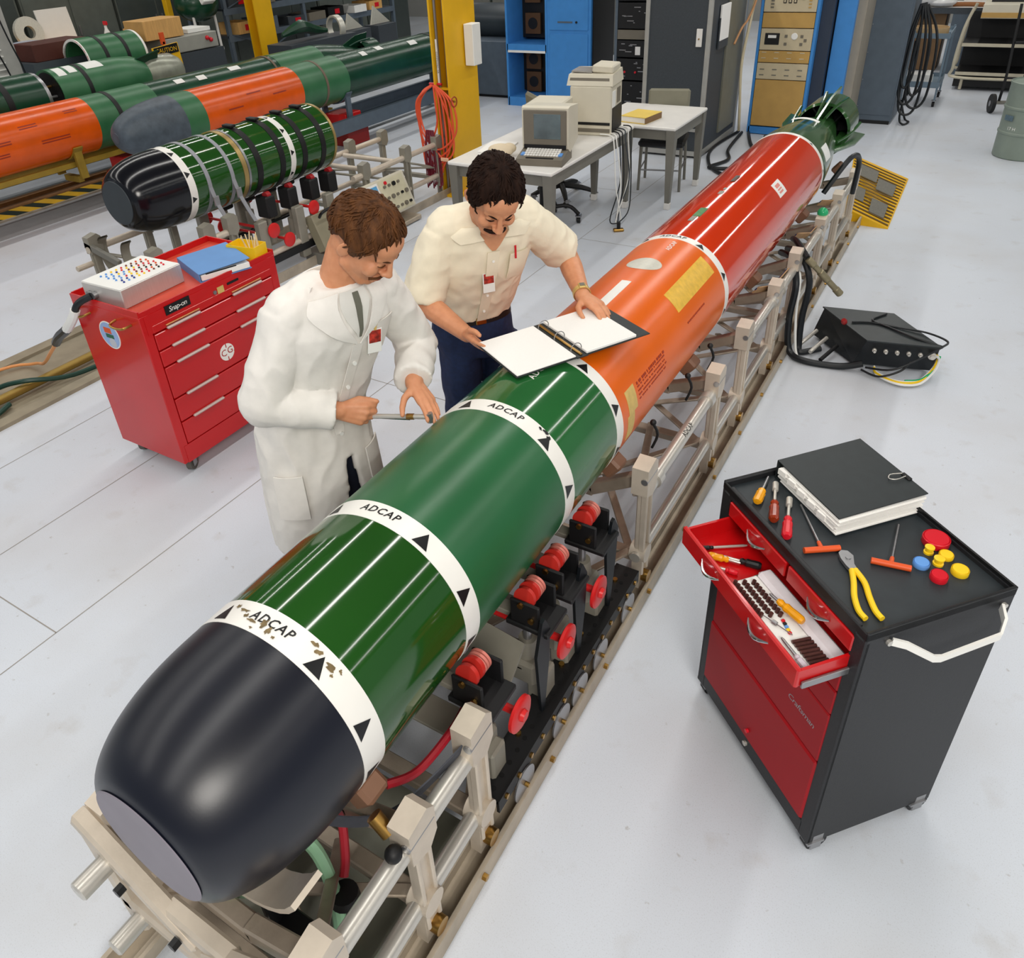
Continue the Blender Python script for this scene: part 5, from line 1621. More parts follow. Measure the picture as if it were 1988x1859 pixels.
desk('side_desk', 'white topped desk with yellow book behind the computer desk', -2.03, -1.20, 6.725, 7.60)
# terminal
tm = thing('computer_terminal', 'beige computer terminal with dark screen at near end of desk', 'computer', (-1.80, 5.47, .7405), math.radians(11))
MB().add([(-.185, -.22, 0), (.185, -.22, 0), (.185, .06, 0), (-.185, .06, 0), (-.185, -.22, .05), (.185, -.22, .05), (.185, .06, .10), (-.185, .06, .10)], [(3, 2, 1, 0), (4, 5, 6, 7), (0, 1, 5, 4), (1, 2, 6, 5), (2, 3, 7, 6), (3, 0, 4, 7)]).build('keyboard_base', M_beige_d, tm, 20)
kb = MB()
for r_ in range(4):
    for c in range(12):
        kb.box((-.13 + c * .0235, -.15 + r_ * .028, .062 + r_ * .008), (.019, .022, .012), (.17, 0, 0))
tag(kb.build('keys', M_white, tm), 'white keycaps', None, None, 'stuff')
for sx in (-1, 1):
    B((sx * .150, -.135, .066), (.03, .05, .014), (.17, 0, 0)).build('function_keys', M_blue_pl, tm)
B((0, -.195, .053), (.22, .02, .012)).build('space_bar', M_blackp, tm)
sh = MB()
vs = []
for (y, x, z0, z1) in ((-.04, .185, .09, .39), (.0, .19, .06, .40), (.30, .17, .10, .36), (.36, .13, .14, .32)):
    vs += [(-x, y, z0), (x, y, z0), (x, y, z1), (-x, y, z1)]
fs = [(0, 1, 2, 3), (15, 14, 13, 12)] + [(i * 4 + k, i * 4 + (k + 1) % 4, i * 4 + 4 + (k + 1) % 4, i * 4 + 4 + k) for i in range(3) for k in range(4)]
sh.add(vs, fs).build('monitor_shell', M_beige, tm, 20)
B((0, -.045, .245), (.345, .012, .265), None, .012).build('bezel', M_beige_d, tm)
B((.02, -.0515, .255), (.215, .004, .185), None, .012).build('screen', mat('crt_glass', (96, 112, 116), .12, 0, .25, 7), tm)
B((0, -.05, .105), (.34, .008, .03)).build('drive_slot', M_blackp, tm)
# box behind the terminal
mo = thing('disk_drive_unit', 'beige box with dark side behind the terminal', 'electronics box', (-2.02, 5.93, .7405), math.radians(10))
B((0, 0, .17), (.30, .38, .34), None, .01).build('case', M_beige, mo)
B((-.152, .0, .17), (.012, .37, .33), None, .003).build('side_panel', M_beige_d, mo)
# printer stack
ps = thing('computer_cabinet', 'tall beige computer cabinet on the desk beneath the printer', 'computer', (-1.80, 6.42, .7405), math.radians(8))
B((-.02, 0, .20), (.36, .34, .40), None, .01).build('case', M_beige, ps)
B((-.02, -.172, .045), (.35, .006, .03)).build('vent_strip', M_beige_d, ps)
B((-.02, -.173, .10), (.35, .006, .022)).build('vent_strip', M_blackp, ps)
B((.162, .02, .12), (.006, .29, .20)).build('rear_panel', M_black, ps)
B((.162, -.09, .29), (.006, .09, .13)).build('side_label', M_white_s, ps); B((.162, .06, .30), (.006, .10, .12)).build('side_label', M_beige_d, ps)
pr_ = thing('printer', 'beige flat printer standing on top of the computer cabinet', 'printer', (-1.82, 6.42, 1.1415), math.radians(8))
vs = [(-.21, -.17, 0), (.19, -.17, 0), (.19, .17, 0), (-.21, .17, 0), (-.20, -.14, .085), (.18, -.14, .085), (.18, .16, .10), (-.20, .16, .10)]
MB().add(vs, [(3, 2, 1, 0), (4, 5, 6, 7), (0, 1, 5, 4), (1, 2, 6, 5), (2, 3, 7, 6), (3, 0, 4, 7)]).build('body', M_beige, pr_, 20)
MB().add([(-.19, -.162, .02), (.16, -.162, .02), (.155, -.150, .06), (-.185, -.150, .06)], [(0, 1, 2, 3)]).build('front_panel', M_beige_d, pr_, 0)
B((-.10, .01, .098), (.18, .22, .01), (0, .04, 0)).build('paper_tray', mat('smoked_plastic', (150, 146, 140), .2), pr_)
B((.08, .02, .12), (.18, .24, .06), (0, .05, 0), .01).build('cover', M_beige, pr_)
# keyboard cloth / papers at the desk's left
B((0, 0, .006), (.30, .40, .012), None, .002)
solo('paper_pile', B((0, 0, .006), (.24, .34, .012), None, .002), M_paper, 'stack of white papers at the left side of the computer desk', 'papers', (-2.34, 5.62, .7405), .2)
solo('headset_cover', MB().ell((0, 0, .05), (.11, .08, .05)).ell((.06, .03, .06), (.06, .05, .04)), mat('cream_cloth', (220, 204, 176), .8), 'crumpled cream cloth on the computer desk beside terminal', 'cloth', (-2.18, 5.40, .7405), .2)
# books on side desk
bk = thing('yellow_book', 'thick yellow covered book lying on the side desk', 'book', (-1.60, 6.93, .7405), math.radians(-8))
B((0, 0, .028), (.235, .285, .046)).build('pages', M_paper, bk); B((0, 0, .054), (.25, .30, .006), None, .001).build('front_cover', mat('yellow_cover', (226, 196, 92), .6), bk); B((.122, 0, .028), (.008, .30, .056), None, .003).build('spine', mat('brown_spine', (120, 92, 60), .6), bk); B((0, 0, .003), (.25, .30, .005)).build('back_cover', MATS['yellow_cover'], bk)
# chairs
M_vinyl = mat('olive_vinyl', (122, 120, 104), .6)
def chair(label, loc, rz):
    t = thing('office_chair', label, 'chair', loc, rz)
    B((0, 0, .45), (.44, .42, .06), None, .02).build('seat', M_black, t)
    pts = []
    mb = MB().box((0, .20, .78), (.40, .045, .20), (-.12, 0, 0), .02); mb.build('backrest', M_vinyl, t)
    for sx in (-1, 1):
        Cy((sx * .19, -.18, .42), (sx * .20, -.20, 0), .016, .013, 8).build('leg', M_grey_leg, t)
        MB().tube([(sx * .19, .18, .44), (sx * .20, .22, 0)], .014, 8).build('leg', M_grey_leg, t)
        MB().tube([(sx * .19, .16, .44), (sx * .19, .22, .62), (sx * .17, .225, .74)], .013, 8, False, None, 4).build('back_post', M_grey_leg, t)
        Cy((sx * .195, -.19, .20), (sx * .195, .20, .20), .008, n=6).build('stretcher', M_steel, t)
    Cy((-.195, -.19, .20), (.195, -.19, .20), .008, n=6).build('stretcher', M_steel, t)
    return t
chair('grey backed chair with black seat at the far side of side desk', (-1.56, 7.45, 0), .22)
sw = thing('swivel_chair', 'grey swivel chair with black base tucked behind the computer desk', 'chair', (-2.30, 6.70, 0), 2.4)
for k in range(5):
    a = 2 * PI * k / 5 + .4
    MB().tube([(.03 * math.cos(a), .03 * math.sin(a), .13), (.20 * math.cos(a), .20 * math.sin(a), .11), (.32 * math.cos(a), .32 * math.sin(a), .075)], [.03, .026, .018], 8, False, None, 3).build('base_arm', M_black, sw)
    caster(sw, .31 * math.cos(a), .31 * math.sin(a) - .02, .028, .07)
Cy((0, 0, .10), (0, 0, .44), .028, n=14).build('gas_column', M_black, sw)
B((0, 0, .465), (.46, .46, .06), None, .025).build('seat', M_vinyl, sw)
MB().tube([(0, .20, .44), (0, .28, .55), (0, .27, .72)], .018, 8, False, None, 4).build('back_bar', M_black, sw)
B((0, .25, .84), (.42, .05, .30), (-.08, 0, 0), .022).build('backrest', M_vinyl, sw)
c2 = thing('swivel_chair', 'black legged swivel chair under near end of computer desk', 'chair', (-2.12, 5.98, 0), .3)
for k in range(5):
    a = 2 * PI * k / 5 + .15
    MB().tube([(.03 * math.cos(a), .03 * math.sin(a), .14), (.22 * math.cos(a), .22 * math.sin(a), .16), (.32 * math.cos(a), .32 * math.sin(a), .08)], .018, 8, False, None, 4).build('base_arm', M_black, c2)
    caster(c2, .32 * math.cos(a), .32 * math.sin(a) - .02, .03, .075)
Cy((0, 0, .12), (0, 0, .46), .028, n=14).build('gas_column', M_black, c2)
B((0, 0, .48), (.44, .44, .06), None, .025).build('seat', M_vinyl, c2)
# cable bundle from desk to a floor fitting
cbm = [M_white_s, M_white_s, M_cable, M_cable, M_dkgrey, M_white_s, M_cable]
ff = thing('floor_outlet', 'small brass floor outlet where the desk cables end', 'outlet', (-1.42, 6.06, 0))
B((0, 0, .012), (.09, .05, .024), (0, 0, .6), .006).build('plate', M_brass, ff); Cy((0, 0, .02), (.0, .0, .08), .016, n=10).build('plug', M_black, ff)
lbl = ['outer white cable looping low from desk to floor', 'second white cable twisting down from the printer cabinet', 'black cable bundle lead falling to the floor outlet', 'black cable sagging lowest beside floor outlet', 'dark grey cable between the white ones under desk', 'short white cable over front edge of desk', 'black cable nearest the desk leg']
for k in range(7):
    x0 = -1.60 + .012 * k; y0 = 6.20 + .06 * k
    sag = .05 + .05 * rnd.random()
    pts = [(-1.70 + .01 * k, y0 + .05, .76), (-1.585 + .004 * k, y0 + .03, .755), (-1.545, y0, .68), (-1.50 + .02 * math.sin(k * 2), y0 - .04, .35), (-1.50 + .03 * math.cos(k), 6.22 - .10 * (k % 3) + .03 * k, sag), (-1.45, 6.12, .05), (-1.42, 6.06, .07)]
    solo('desk_cable', Tb(pts, .0055, 6), cbm[k], lbl[k], 'cable')

# ------------------------------------------------------------------ equipment racks along the back
ra = thing('blue_rack', 'blue open rack with dark bays and brown fan panels left of blue door', 'equipment rack', (-4.68, 10.65, 0))
mb = MB()
for x in (-.315, .315): mb.box((x, 0, .95), (.03, .70, 1.9))
mb.box((0, 0, .06), (.63, .70, .12)); mb.box((0, 0, .78), (.63, .70, .10)); mb.box((0, 0, 1.88), (.63, .70, .05)); mb.box((0, .34, .95), (.63, .02, 1.9))
mb.build('frame', M_blue, ra)
for z in (.43, 1.35):
    B((0, .10, z), (.59, .02, .58 if z < 1 else .98)).build('bay_back', M_black, ra)
M_brownp = mat('brown_fan_panel', (92, 62, 34), .6)
for z in (.27, .58, 1.05, 1.45):
    f = B((-.10, .05, z), (.24, .03, .27)).build('fan_panel', M_brownp, ra)
    MB().cyl((-.10, .036, z), (-.10, .030, z), .075, n=20).build('fan_opening', M_black, f)
B((0, -.352, .735), (.60, .006, .03)).build('label_strip', M_white_s, ra)
rb_ = thing('blue_cabinet', 'blue two door equipment cabinet behind the printer', 'equipment rack', (-4.02, 10.65, 0))
B((0, 0, .95), (.66, .70, 1.9), None, .005).build('body', M_blue, rb_)
B((0, -.354, .55), (.58, .012, .85), None, .004).build('door', M_blue, rb_)
d_ = B((0, -.354, 1.38), (.58, .012, .72), None, .004).build('door', M_blue, rb_)
B((-.05, -.362, 1.12), (.22, .006, .02)).build('vent_slots', M_slate, d_)
MB().cyl((.12, -.36, 1.12), (.12, -.372, 1.12), .014, n=12).build('lock', M_black, d_)
B((.345, .02, .95), (.02, .66, 1.9)).build('gap_shade', M_black, rb_)  # black sheet stands in for the shade in the gap beside the cabinet
rcx = thing('black_rack', 'black instrument rack with tiny knobs and a white paper tag', 'equipment rack', (-3.02, 10.6, 0))
mb = MB()
for x in (-.29, .29): mb.box((x, -.02, .95), (.035, .66, 1.9))
mb.box((0, 0, .05), (.60, .66, .10)); mb.box((0, .32, .95), (.60, .02, 1.9)); mb.box((0, 0, 1.89), (.60, .66, .03))
mb.build('frame', M_slate, rcx)
for i, (z0, z1) in enumerate(((.12, .42), (.44, .70), (.72, .92), (1.06, 1.36), (1.38, 1.84))):
    pn = B((0, -.33, (z0 + z1) / 2), (.54, .03, z1 - z0), None, .003).build('instrument_panel', M_black, rcx)
    for k in range(10):
        x = -.22 + rnd.random() * .44; z = z0 + .03 + rnd.random() * (z1 - z0 - .06)
        if i == 1 and k < 3:
            MB().cyl((-.15 + k * .15, -.345, z0 + .10), (-.15 + k * .15, -.36, z0 + .10), .014, n=10).build('red_lamp', M_red_pl, pn)
        B((x, -.347, z), (rnd.choice((.02, .05, .09)), .004, .010)).build('panel_mark', M_steel, pn)
B((0, -.33, .99), (.54, .03, .11)).build('blank_panel', M_beige_d, rcx)
B((.02, -.348, .80), (.07, .004, .10)).build('paper_tag', M_paper, rcx)
# dark grey tall cabinet with aluminium frame
rd = thing('grey_cabinet', 'tall dark grey cabinet with light metal edges behind side desk', 'cabinet', (-1.86, 9.12, 0))
W_, D_ = .70, 1.30
mb = MB().box((0, 0, .98), (W_ - .03, D_ - .03, 1.84)); mb.build('body', M_dkgrey, rd)
for sx in (-1, 1):
    for sy in (-1, 1):
        B((sx * (W_ / 2 - .02), sy * (D_ / 2 - .02), .97), (.045, .045, 1.94), None, .004).build('corner_post', mat('light_metal_trim', (176, 176, 172), .4, .4), rd)
for z in (.05, 1.92):
    for sy in (-1, 1):
        B((0, sy * (D_ / 2 - .02), z), (W_ - .06, .04, .05)).build('edge_rail', MATS['light_metal_trim'], rd)
    for sx in (-1, 1):
        B((sx * (W_ / 2 - .02), 0, z), (.04, D_ - .06, .05)).build('edge_rail', MATS['light_metal_trim'], rd)
B((0, -D_ / 2 + .012, .30), (W_ - .08, .03, .03)).build('edge_rail', MATS['light_metal_trim'], rd)
pl_ = B((.24, -D_ / 2 - .002, 1.22), (.06, .02, .17), None, .003).build('latch_plate', M_laminate, rd)
MB().cyl((.24, -D_ / 2 - .012, 1.21), (.24, -D_ / 2 - .02, 1.21), .008, n=8).build('latch_screw', M_brass, pl_)
B((W_ / 2 + .004, -.20, 1.32), (.02, .30, .34), (0, 0, 0), .003).build('clipboard_papers', M_paper, rd)
B((W_ / 2 + .002, -.20, 1.22), (.015, .32, .30)).build('document_holder', M_dkgrey, rd)
B((W_ / 2 - .006, .25, .95), (.02, .60, 1.6)).build('side_panel', mat('olive_grey_panel', (110, 110, 98), .4), rd)
# cables up the side of that cabinet
for i, (pts, r_, m_, lb) in enumerate(((([(-1.44, 9.70, .04), (-1.43, 9.60, .30), (-1.46, 9.58, .8), (-1.42, 9.60, 1.25), (-1.40, 9.66, 1.6), (-1.42, 9.7, 1.95)]), .016, mat('cream_cable', (206, 194, 164), .5), 'cream cable climbing beside the dark grey cabinet'),
      ([(-1.40, 9.72, 1.9), (-1.38, 9.62, 1.5), (-1.42, 9.50, 1.28), (-1.46, 9.44, 1.20), (-1.49, 9.30, 1.05)], .012, mat('tan_cable', (190, 140, 96), .5), 'tan cable hanging from top beside the dark grey cabinet'),
      ([(-1.40, 9.90, 1.9), (-1.38, 9.88, 1.0), (-1.36, 9.86, .3), (-1.34, 9.84, .03)], .010, M_hose_r, 'dark red cable between grey cabinet and tan rack'))):
    solo('rack_cable', Tb(pts, r_, 8), m_, lb, 'cable')
for i, (pts, lb) in enumerate((([(-1.45, 9.75, .02), (-1.5, 8.9, .02), (-1.35, 8.3, .02), (-1.15, 8.0, .02), (-.95, 7.9, .02)], 'thick black cable snaking on floor beside grey cabinet'),
                           ([(-1.40, 9.7, .02), (-1.32, 8.9, .02), (-1.2, 8.5, .02), (-1.3, 8.15, .02), (-1.05, 8.2, .02), (-.9, 8.4, .02), (-1.0, 8.7, .02)], 'black cable loop on floor near the red hull'),
                           ([(-1.35, 9.8, .02), (-1.15, 9.2, .02), (-1.02, 9.0, .02), (-.9, 9.1, .02), (-.95, 9.35, .02), (-1.1, 9.6, .02)], 'black cable coil at foot of tan rack'))):
    solo('floor_cable', Tb(pts, .018, 8), M_cable, lb, 'cable')
# tan instrument rack
re_ = thing('tan_rack', 'blue framed rack of tan and beige instrument panels behind the torpedo', 'equipment rack', (-1.045, 10.05, 0))
mb = MB()
for x in (-.30, .30): mb.box((x, 0, .97), (.03, .60, 1.9))
mb.box((0, 0, .05), (.60, .60, .08)); mb.box((0, 0, 1.90), (.60, .60, .04)); mb.box((0, .29, .97), (.60, .02, 1.9))
mb.build('frame', M_blue, re_)
M_bei2 = mat('light_tan_panel', (196, 182, 152), .5, 0, .05)
for i, (z0, z1, m_) in enumerate(((.10, .62, M_tan), (.62, .80, M_bei2), (.80, .93, M_tan), (.93, 1.16, M_bei2), (1.16, 1.32, M_tan), (1.32, 1.60, M_bei2), (1.60, 1.86, M_tan))):
    pn = B((0, -.292, (z0 + z1) / 2), (.56, .025, z1 - z0 - .008), None, .003).build('instrument_panel', m_, re_)
    if i in (1, 2):
        for k in range(8):
            B((-.22 + (k % 4) * .14, -.307, z0 + .05 + .06 * (k // 4)), (.05, .004, .010)).build('panel_mark', M_grey_leg if i == 1 else M_bei2, pn)
    if i == 3:
        B((-.15, -.307, 1.05), (.16, .006, .12), None, .004).build('meter', M_black, pn); B((-.15, -.311, 1.075), (.09, .003, .03)).build('meter_scale', M_white_s, pn)
        MB().lathe([(.032, 0), (.036, .006), (.03, .012), (.001, .012)], (.09, -.304, 1.08), (0, -1, 0), 20).build('dial', M_white, pn)
        for (x, z) in ((.0, 1.0), (.0, 1.08), (.17, 1.0), (.17, 1.08), (.21, 1.04)):
            B((x, -.307, z), (.03, .005, .03)).build('switch_block', M_beige_d, pn)
    if i == 5:
        for k in range(3):
            fr = B((-.06 + k * .055, -.307, 1.47), (.034, .006, .12), None, .002).build('slide_switch', M_black, pn)
            B((-.06 + k * .055, -.311, 1.47), (.018, .004, .10)).build('slide_face', M_bei2, fr)
        for k in range(6):
            B((-.19, -.307, 1.37 + k * .033), (.035, .005, .016)).build('switch_block', M_beige_d, pn); B((.21, -.307, 1.37 + k * .033), (.03, .005, .014)).build('switch_block', M_tan, pn)
        MB().cyl((.13, -.305, 1.47), (.13, -.32, 1.47), .022, n=14).build('knob', M_black, pn)
# narrow panels between the racks
for (nm, lb, x, y, w_, m_) in (('rack_filler', 'dark navy rack side strip right of the tan rack', -.665, 10.15, .13, mat('navy_panel', (46, 56, 72), .5)),
                               ('rack_filler', 'bright blue rack side strip between navy and beige strips', -.49, 10.25, .19, M_blue),
                               ('rack_filler', 'beige rack side strip beside the slate cabinet', -.355, 10.35, .10, mat('warm_grey_panel', (150, 142, 128), .5))):
    t = thing(nm, lb, 'rack panel', (x, y, 0))
    B((0, 0, .95), (w_, .60, 1.9), None, .004).build('side_panel', m_, t)
    B((0, -.302, .04), (w_ - .02, .01, .06)).build('kick_plate', M_black, t)
B((-.0, 0, 0), (.03, .02, .06))
sl = thing('slate_cabinet', 'large slate grey cabinet right of the torpedo tail', 'cabinet', (-.10, 11.05, 0))
B((-.02, 0, 1.0), (.43, .70, 1.94), None, .004).build('body', M_slate, sl)
B((-.02, -.352, 1.02), (.40, .012, 1.84), None, .004).build('door', M_slate, sl)
B((-.02, -.33, .02), (.40, .05, .04)).build('plinth', M_black, sl)
for k in range(6):
    MB().cyl((-.20, -.356, .2 + k * .3), (-.20, -.362, .2 + k * .3), .006, n=8).build('door_rivet', M_steel, sl)
for k in range(5):
    x = .16 + .035 * k; zb_ = (.42, .24, .12, .34, .20)[k]; w_ = (.06, .09, .10, .07, .11)[k]
    solo('hose_loop', Tb([(.15 + .01 * k, 10.80 + .03 * k, 1.30), (x - w_, 10.76, .95), (x - w_, 10.74, zb_ + .15), (x, 10.72, zb_), (x + w_, 10.74, zb_ + .15), (x + w_ * .8, 10.78, .95), (.17 + .01 * k, 10.82 + .03 * k, 1.28)], .014, 8), M_cable, ('black hose loop nearest the slate cabinet', 'second black hose loop from slate cabinet', 'longest black hose loop by the slate cabinet', 'short black hose loop beside the longest one', 'outermost black hose loop by the slate cabinet')[k], 'hose', group='hose loops on the slate cabinet')
B((.14, -.05, 1.33), (.10, .16, .03), None, .005).build('hose_hook', M_black, sl)
solo('floor_hose', Tb([(.16, 10.95, .9), (.17, 10.85, .3), (.18, 10.78, .06), (.24, 10.70, .014), (.28, 10.85, .014), (.22, 11.0, .014), (.16, 10.9, .2)], .012, 8), M_cable, 'black hose end looped on floor by slate cabinet', 'hose')
# ------------------------------------------------------------------ right background: carts and benches
M_bluegrey = mat('blue_grey_cart_paint', (110, 128, 142), .45)
c1 = thing('shelf_cart', 'blue grey two shelf cart with a pan right of slate cabinet', 'cart', (.25, 12.15, 0))
for z, h in ((.82, .06), (.25, .07)):
    B((0, 0, z), (.42, .70, .02)).build('shelf', M_bluegrey, c1)
    for (cx, cy, sx_, sy_) in ((0, -.345, .42, .012), (0, .345, .42, .012), (-.205, 0, .012, .70), (.205, 0, .012, .70)):
        B((cx, cy, z + .02), (sx_, sy_, h)).build('shelf_lip', M_bluegrey, c1)
for sx in (-1, 1):
    for sy in (-1, 1):
        B((sx * .195, sy * .33, .48), (.022, .022, .82)).build('post', M_bluegrey, c1); caster(c1, sx * .19, sy * .32, .035, .085)
solo('round_pan', MB().lathe([(.001, 0), (.17, 0), (.20, .02), (.20, .09), (.19, .09), (.185, .03), (.001, .02)], (0, 0, 0), (0, 0, 1), 32), mat('tan_pan', (176, 150, 112), .5), 'round tan pan standing on the blue grey cart', 'pan', (.22, 12.0, .8305))
solo('white_jug', MB().lathe([(.001, 0), (.06, 0), (.06, .10), (.03, .13), (.025, .15), (.001, .15)], (0, 0, 0), (0, 0, 1), 16), M_white_s, 'small white jug on lower shelf of the blue grey cart', 'jug', (.30, 12.0, .2605))
solo('white_box', B((0, 0, .05), (.16, .2, .1), None, .005), M_laminate, 'white box on lower shelf of the blue grey cart', 'box', (.16, 12.1, .2605))
wb_ = thing('workbench', 'workbench with brown panels behind the blue grey cart', 'workbench', (.1, 14.7, 0))
B((0, 0, .87), (2.4, .9, .06), None, .008).build('bench_top', M_laminate, wb_); B((0, -.46, .86), (2.4, .03, .08)).build('bench_edge', M_dkgrey, wb_)
B((-.5, .1, .42), (1.2, .7, .82)).build('brown_panel', mat('brown_wood_panel', (120, 92, 62), .6, 0, .1), wb_); B((.34, -.1, .42), (.30, .74, .84), None, .005).build('drawer_unit', M_slate, wb_)
solo('plastic_sheet', MB().ell((0, 0, .10), (.26, .22, .11)).ell((.15, -.05, .06), (.2, .2, .07)), mat('cloudy_plastic', (204, 204, 204), .25), 'crumpled clear plastic sheet on the rear workbench', 'plastic sheet', (-.05, 14.45, .9005))
solo('storage_box', B((0, 0, .07), (.5, .3, .14), None, .006), M_laminate, 'long white box on the rear workbench', 'box', (.62, 14.7, .9005))
solo('tool_roll', MB().tube([(-.2, 0, .03), (0, .02, .03), (.2, -.03, .03)], .03, 8, False, None, 4), mat('brown_leather', (140, 90, 50), .7), 'brown tool roll on the rear workbench', 'tool roll', (.45, 14.38, .9005))
fc = thing('platform_cart', 'cream tube framed platform cart with black shelves at far right', 'cart', (.95, 13.35, 0))
M_cream = mat('cream_tube', (200, 192, 170), .4, .2)
MB().tube([(-.36, -.30, 1.02), (-.42, -.32, .75), (-.44, -.34, .30), (-.38, -.34, .17), (.5, -.34, .17), (.7, -.30, .2)], .020, 10, False, None, 6).build('tube_frame', M_cream, fc)
MB().tube([(-.36, .30, 1.02), (-.42, .32, .75), (-.44, .34, .30), (-.38, .34, .17), (.5, .34, .17), (.7, .30, .2)], .020, 10, False, None, 6).build('tube_frame', M_cream, fc)
for z in (.22, .58):
    B((.1, 0, z), (1.0, .66, .03)).build('shelf', M_black, fc); B((.1, -.335, z), (1.0, .02, .04)).build('shelf_edge', M_cream, fc)
B((.05, 0, .98), (.62, .62, .16)).build('top_tray', M_beige, fc); B((.05, -.315, .94), (.62, .01, .06)).build('tan_strip', M_tan, fc)
B((.06, .15, 1.28), (.5, .12, .46), (-.2, 0, 0)).build('black_bag', M_black, fc)
B((.1, .0, .12), (1.0, .6, .15)).build('base', M_black, fc); B((.1, .28, .55), (1.0, .02, .75)).build('darkening_back', M_black, fc)  # upright black sheet at the back is added to darken the shelf space
Cy((-.30, -.3, .01), (-.30, -.3, .16), .02, n=8).build('leg', M_cream, fc)
ht = thing('hand_truck', 'dark tube hand truck with rubber wheels beside the drum', 'hand truck', (1.25, 11.75, 0), .3)
for sx in (-1, 1):
    MB().tube([(sx * .10, 0, .12), (sx * .10, -.02, .45), (sx * .11, .05, .95), (sx * .11, .10, 1.2)], .016, 8, False, None, 4).build('rail', M_black, ht)
    MB().cyl((sx * .15, 0, .11), (sx * .19, 0, .11), .11, n=24).build('wheel', M_black, ht)
    Cy((sx * .14, 0, .11), (sx * .195, 0, .11), .035, n=12).build('hub', M_steel, ht)
B((0, -.05, .13), (.30, .12, .02)).build('toe_plate', M_grey_leg, ht)
for z in (.4, .8): Cy((-.10, .0, z), (.10, .0, z), .012, n=8).build('cross_bar', M_black, ht)
t3 = thing('wood_topped_stand', 'wood topped stand cut off by the right edge', 'stand', (1.62, 12.2, 0))
B((0, 0, .84), (.55, .5, .06), None, .004).build('top', M_wood, t3); B((0, 0, .46), (.50, .45, .03)).build('shelf', M_wood, t3); B((0, 0, .70), (.52, .47, .03)).build('shelf', M_steel, t3)
for sx in (-1, 1):
    for sy in (-1, 1): B((sx * .24, sy * .21, .41), (.03, .03, .82)).build('leg', M_steel, t3)

# ------------------------------------------------------------------ yellow columns
def column(label, x, y, sx_, sy_, h=6.4):
    t = thing('steel_column', label, 'column', (x, y, 0))
    B((sx_ / 2 - .010, 0, h / 2), (.020, sy_, h)).build('flange', M_yellow, t); B((-sx_ / 2 + .010, 0, h / 2), (.020, sy_, h)).build('flange', M_yellow, t)
    B((0, .02, h / 2), (sx_ - .04, .018, h)).build('web', M_yellow, t); B((0, 0, .012), (sx_ + .10, sy_ + .08, .024)).build('base_plate', M_yellow, t)
    return t
k1 = column('yellow steel column with orange hose behind man in cream shirt', -3.37, 6.58, .18, .50)
MB().cyl((-.05, -.20, .05), (-.05, -.20, 4.5), .014, n=10).build('conduit', M_steel, k1)
MB().cyl((.0, -.14, .05), (.0, -.14, 4.5), .012, n=10).build('conduit', M_grey_leg, k1)
B((-.05, -.217, 1.25), (.02, .004, .40)).build('pipe_label', M_white_s, k1)
text_part('COMPRESSED AIR', .024, M_blackp, k1, MT((-.05, -.2195, 1.25), (PI / 2, PI / 2, 0)))
B((-.02, -.205, 1.02), (.20, .03, .02)).build('bracket', M_yellow, k1)
B((.15, .10, 1.37), (.10, .14, .36), None, .005).build('switch_box', M_white_s, k1)
vv = MB().cyl((.0, -.21, .93), (.17, -.30, .93), .011, n=8).build('valve_stem', M_brass, k1)
MB().tube([(.17 + .0, -.31 + .045 * math.cos(t), .93 + .045 * math.sin(t)) for t in [2 * PI * i / 16 for i in range(16)]], .006, 6, True).build('valve_wheel', mat('rust_red', (160, 60, 30), .5), vv)
MB().lathe([(.04, 0), (.04, .03), (.001, .03)], (-.03, -.24, .55), (0, -1, 0), 18).build('gauge', M_steel, k1)
hk = MB().cyl((-.16, -.22, 1.06), (-.02, -.22, 1.06), .012, n=8).build('hose_hook', M_red_pl, k1)
oh = thing('air_hose', 'coiled orange air hose hanging on the yellow column', 'hose', (-3.47, 6.30, 0))
M_oh = mat('orange_hose', (226, 86, 50), .45)
for k in range(6):
    w_ = .09 + .022 * k; b_ = .56 - .075 * ((k * 5) % 6); ox = -.03 + .02 * k
    MB().tube([(ox * .2, 0, 1.06), (ox - w_, -.03 - .01 * k, .92), (ox - w_ * 1.0, -.04, b_ + .16), (ox, -.05 - .005 * k, b_), (ox + w_ * 1.0, -.04, b_ + .16), (ox + w_ * .9, -.03, .92), (ox * .2 + .03, 0, 1.06)], .009, 8, False, None, 8).build('hose_loop', M_oh, oh)
MB().tube([(.06, -.02, 1.05), (.17, -.03, .85), (.24, -.04, .58), (.22, -.06, .44), (.12, -.07, .40), (.02, -.08, .52)], .009, 8, False, None, 8).build('hose_loop', M_oh, oh)
B((.14, -.075, .395), (.09, .02, .035), None, .006).build('hose_tag', mat('pale_orange_wrap', (244, 196, 160), .4), oh)
rb2 = thing('red_lead_bundle', 'dark red hanging bundle of leads below the orange hose', 'cable', (-3.50, 6.26, 0))
for k in range(11):
    x = -.06 + .016 * k
    MB().tube([(x * .5, -.02, .66), (x, -.03 - .01 * (k % 3), .45), (x * 1.1, -.03, .16 + .02 * (k % 4)), (x * 1.1 + .012, -.04, .10 + .02 * (k % 4)), (x * 1.05 + .02, -.03, .2), (x + .016, -.03, .5)], .0055, 6, False, None, 5).build('lead', mat('maroon_lead', (112, 22, 40), .4), rb2)
column('far yellow steel column before the grey storage shelf', -8.96, 9.50, .20, .36)

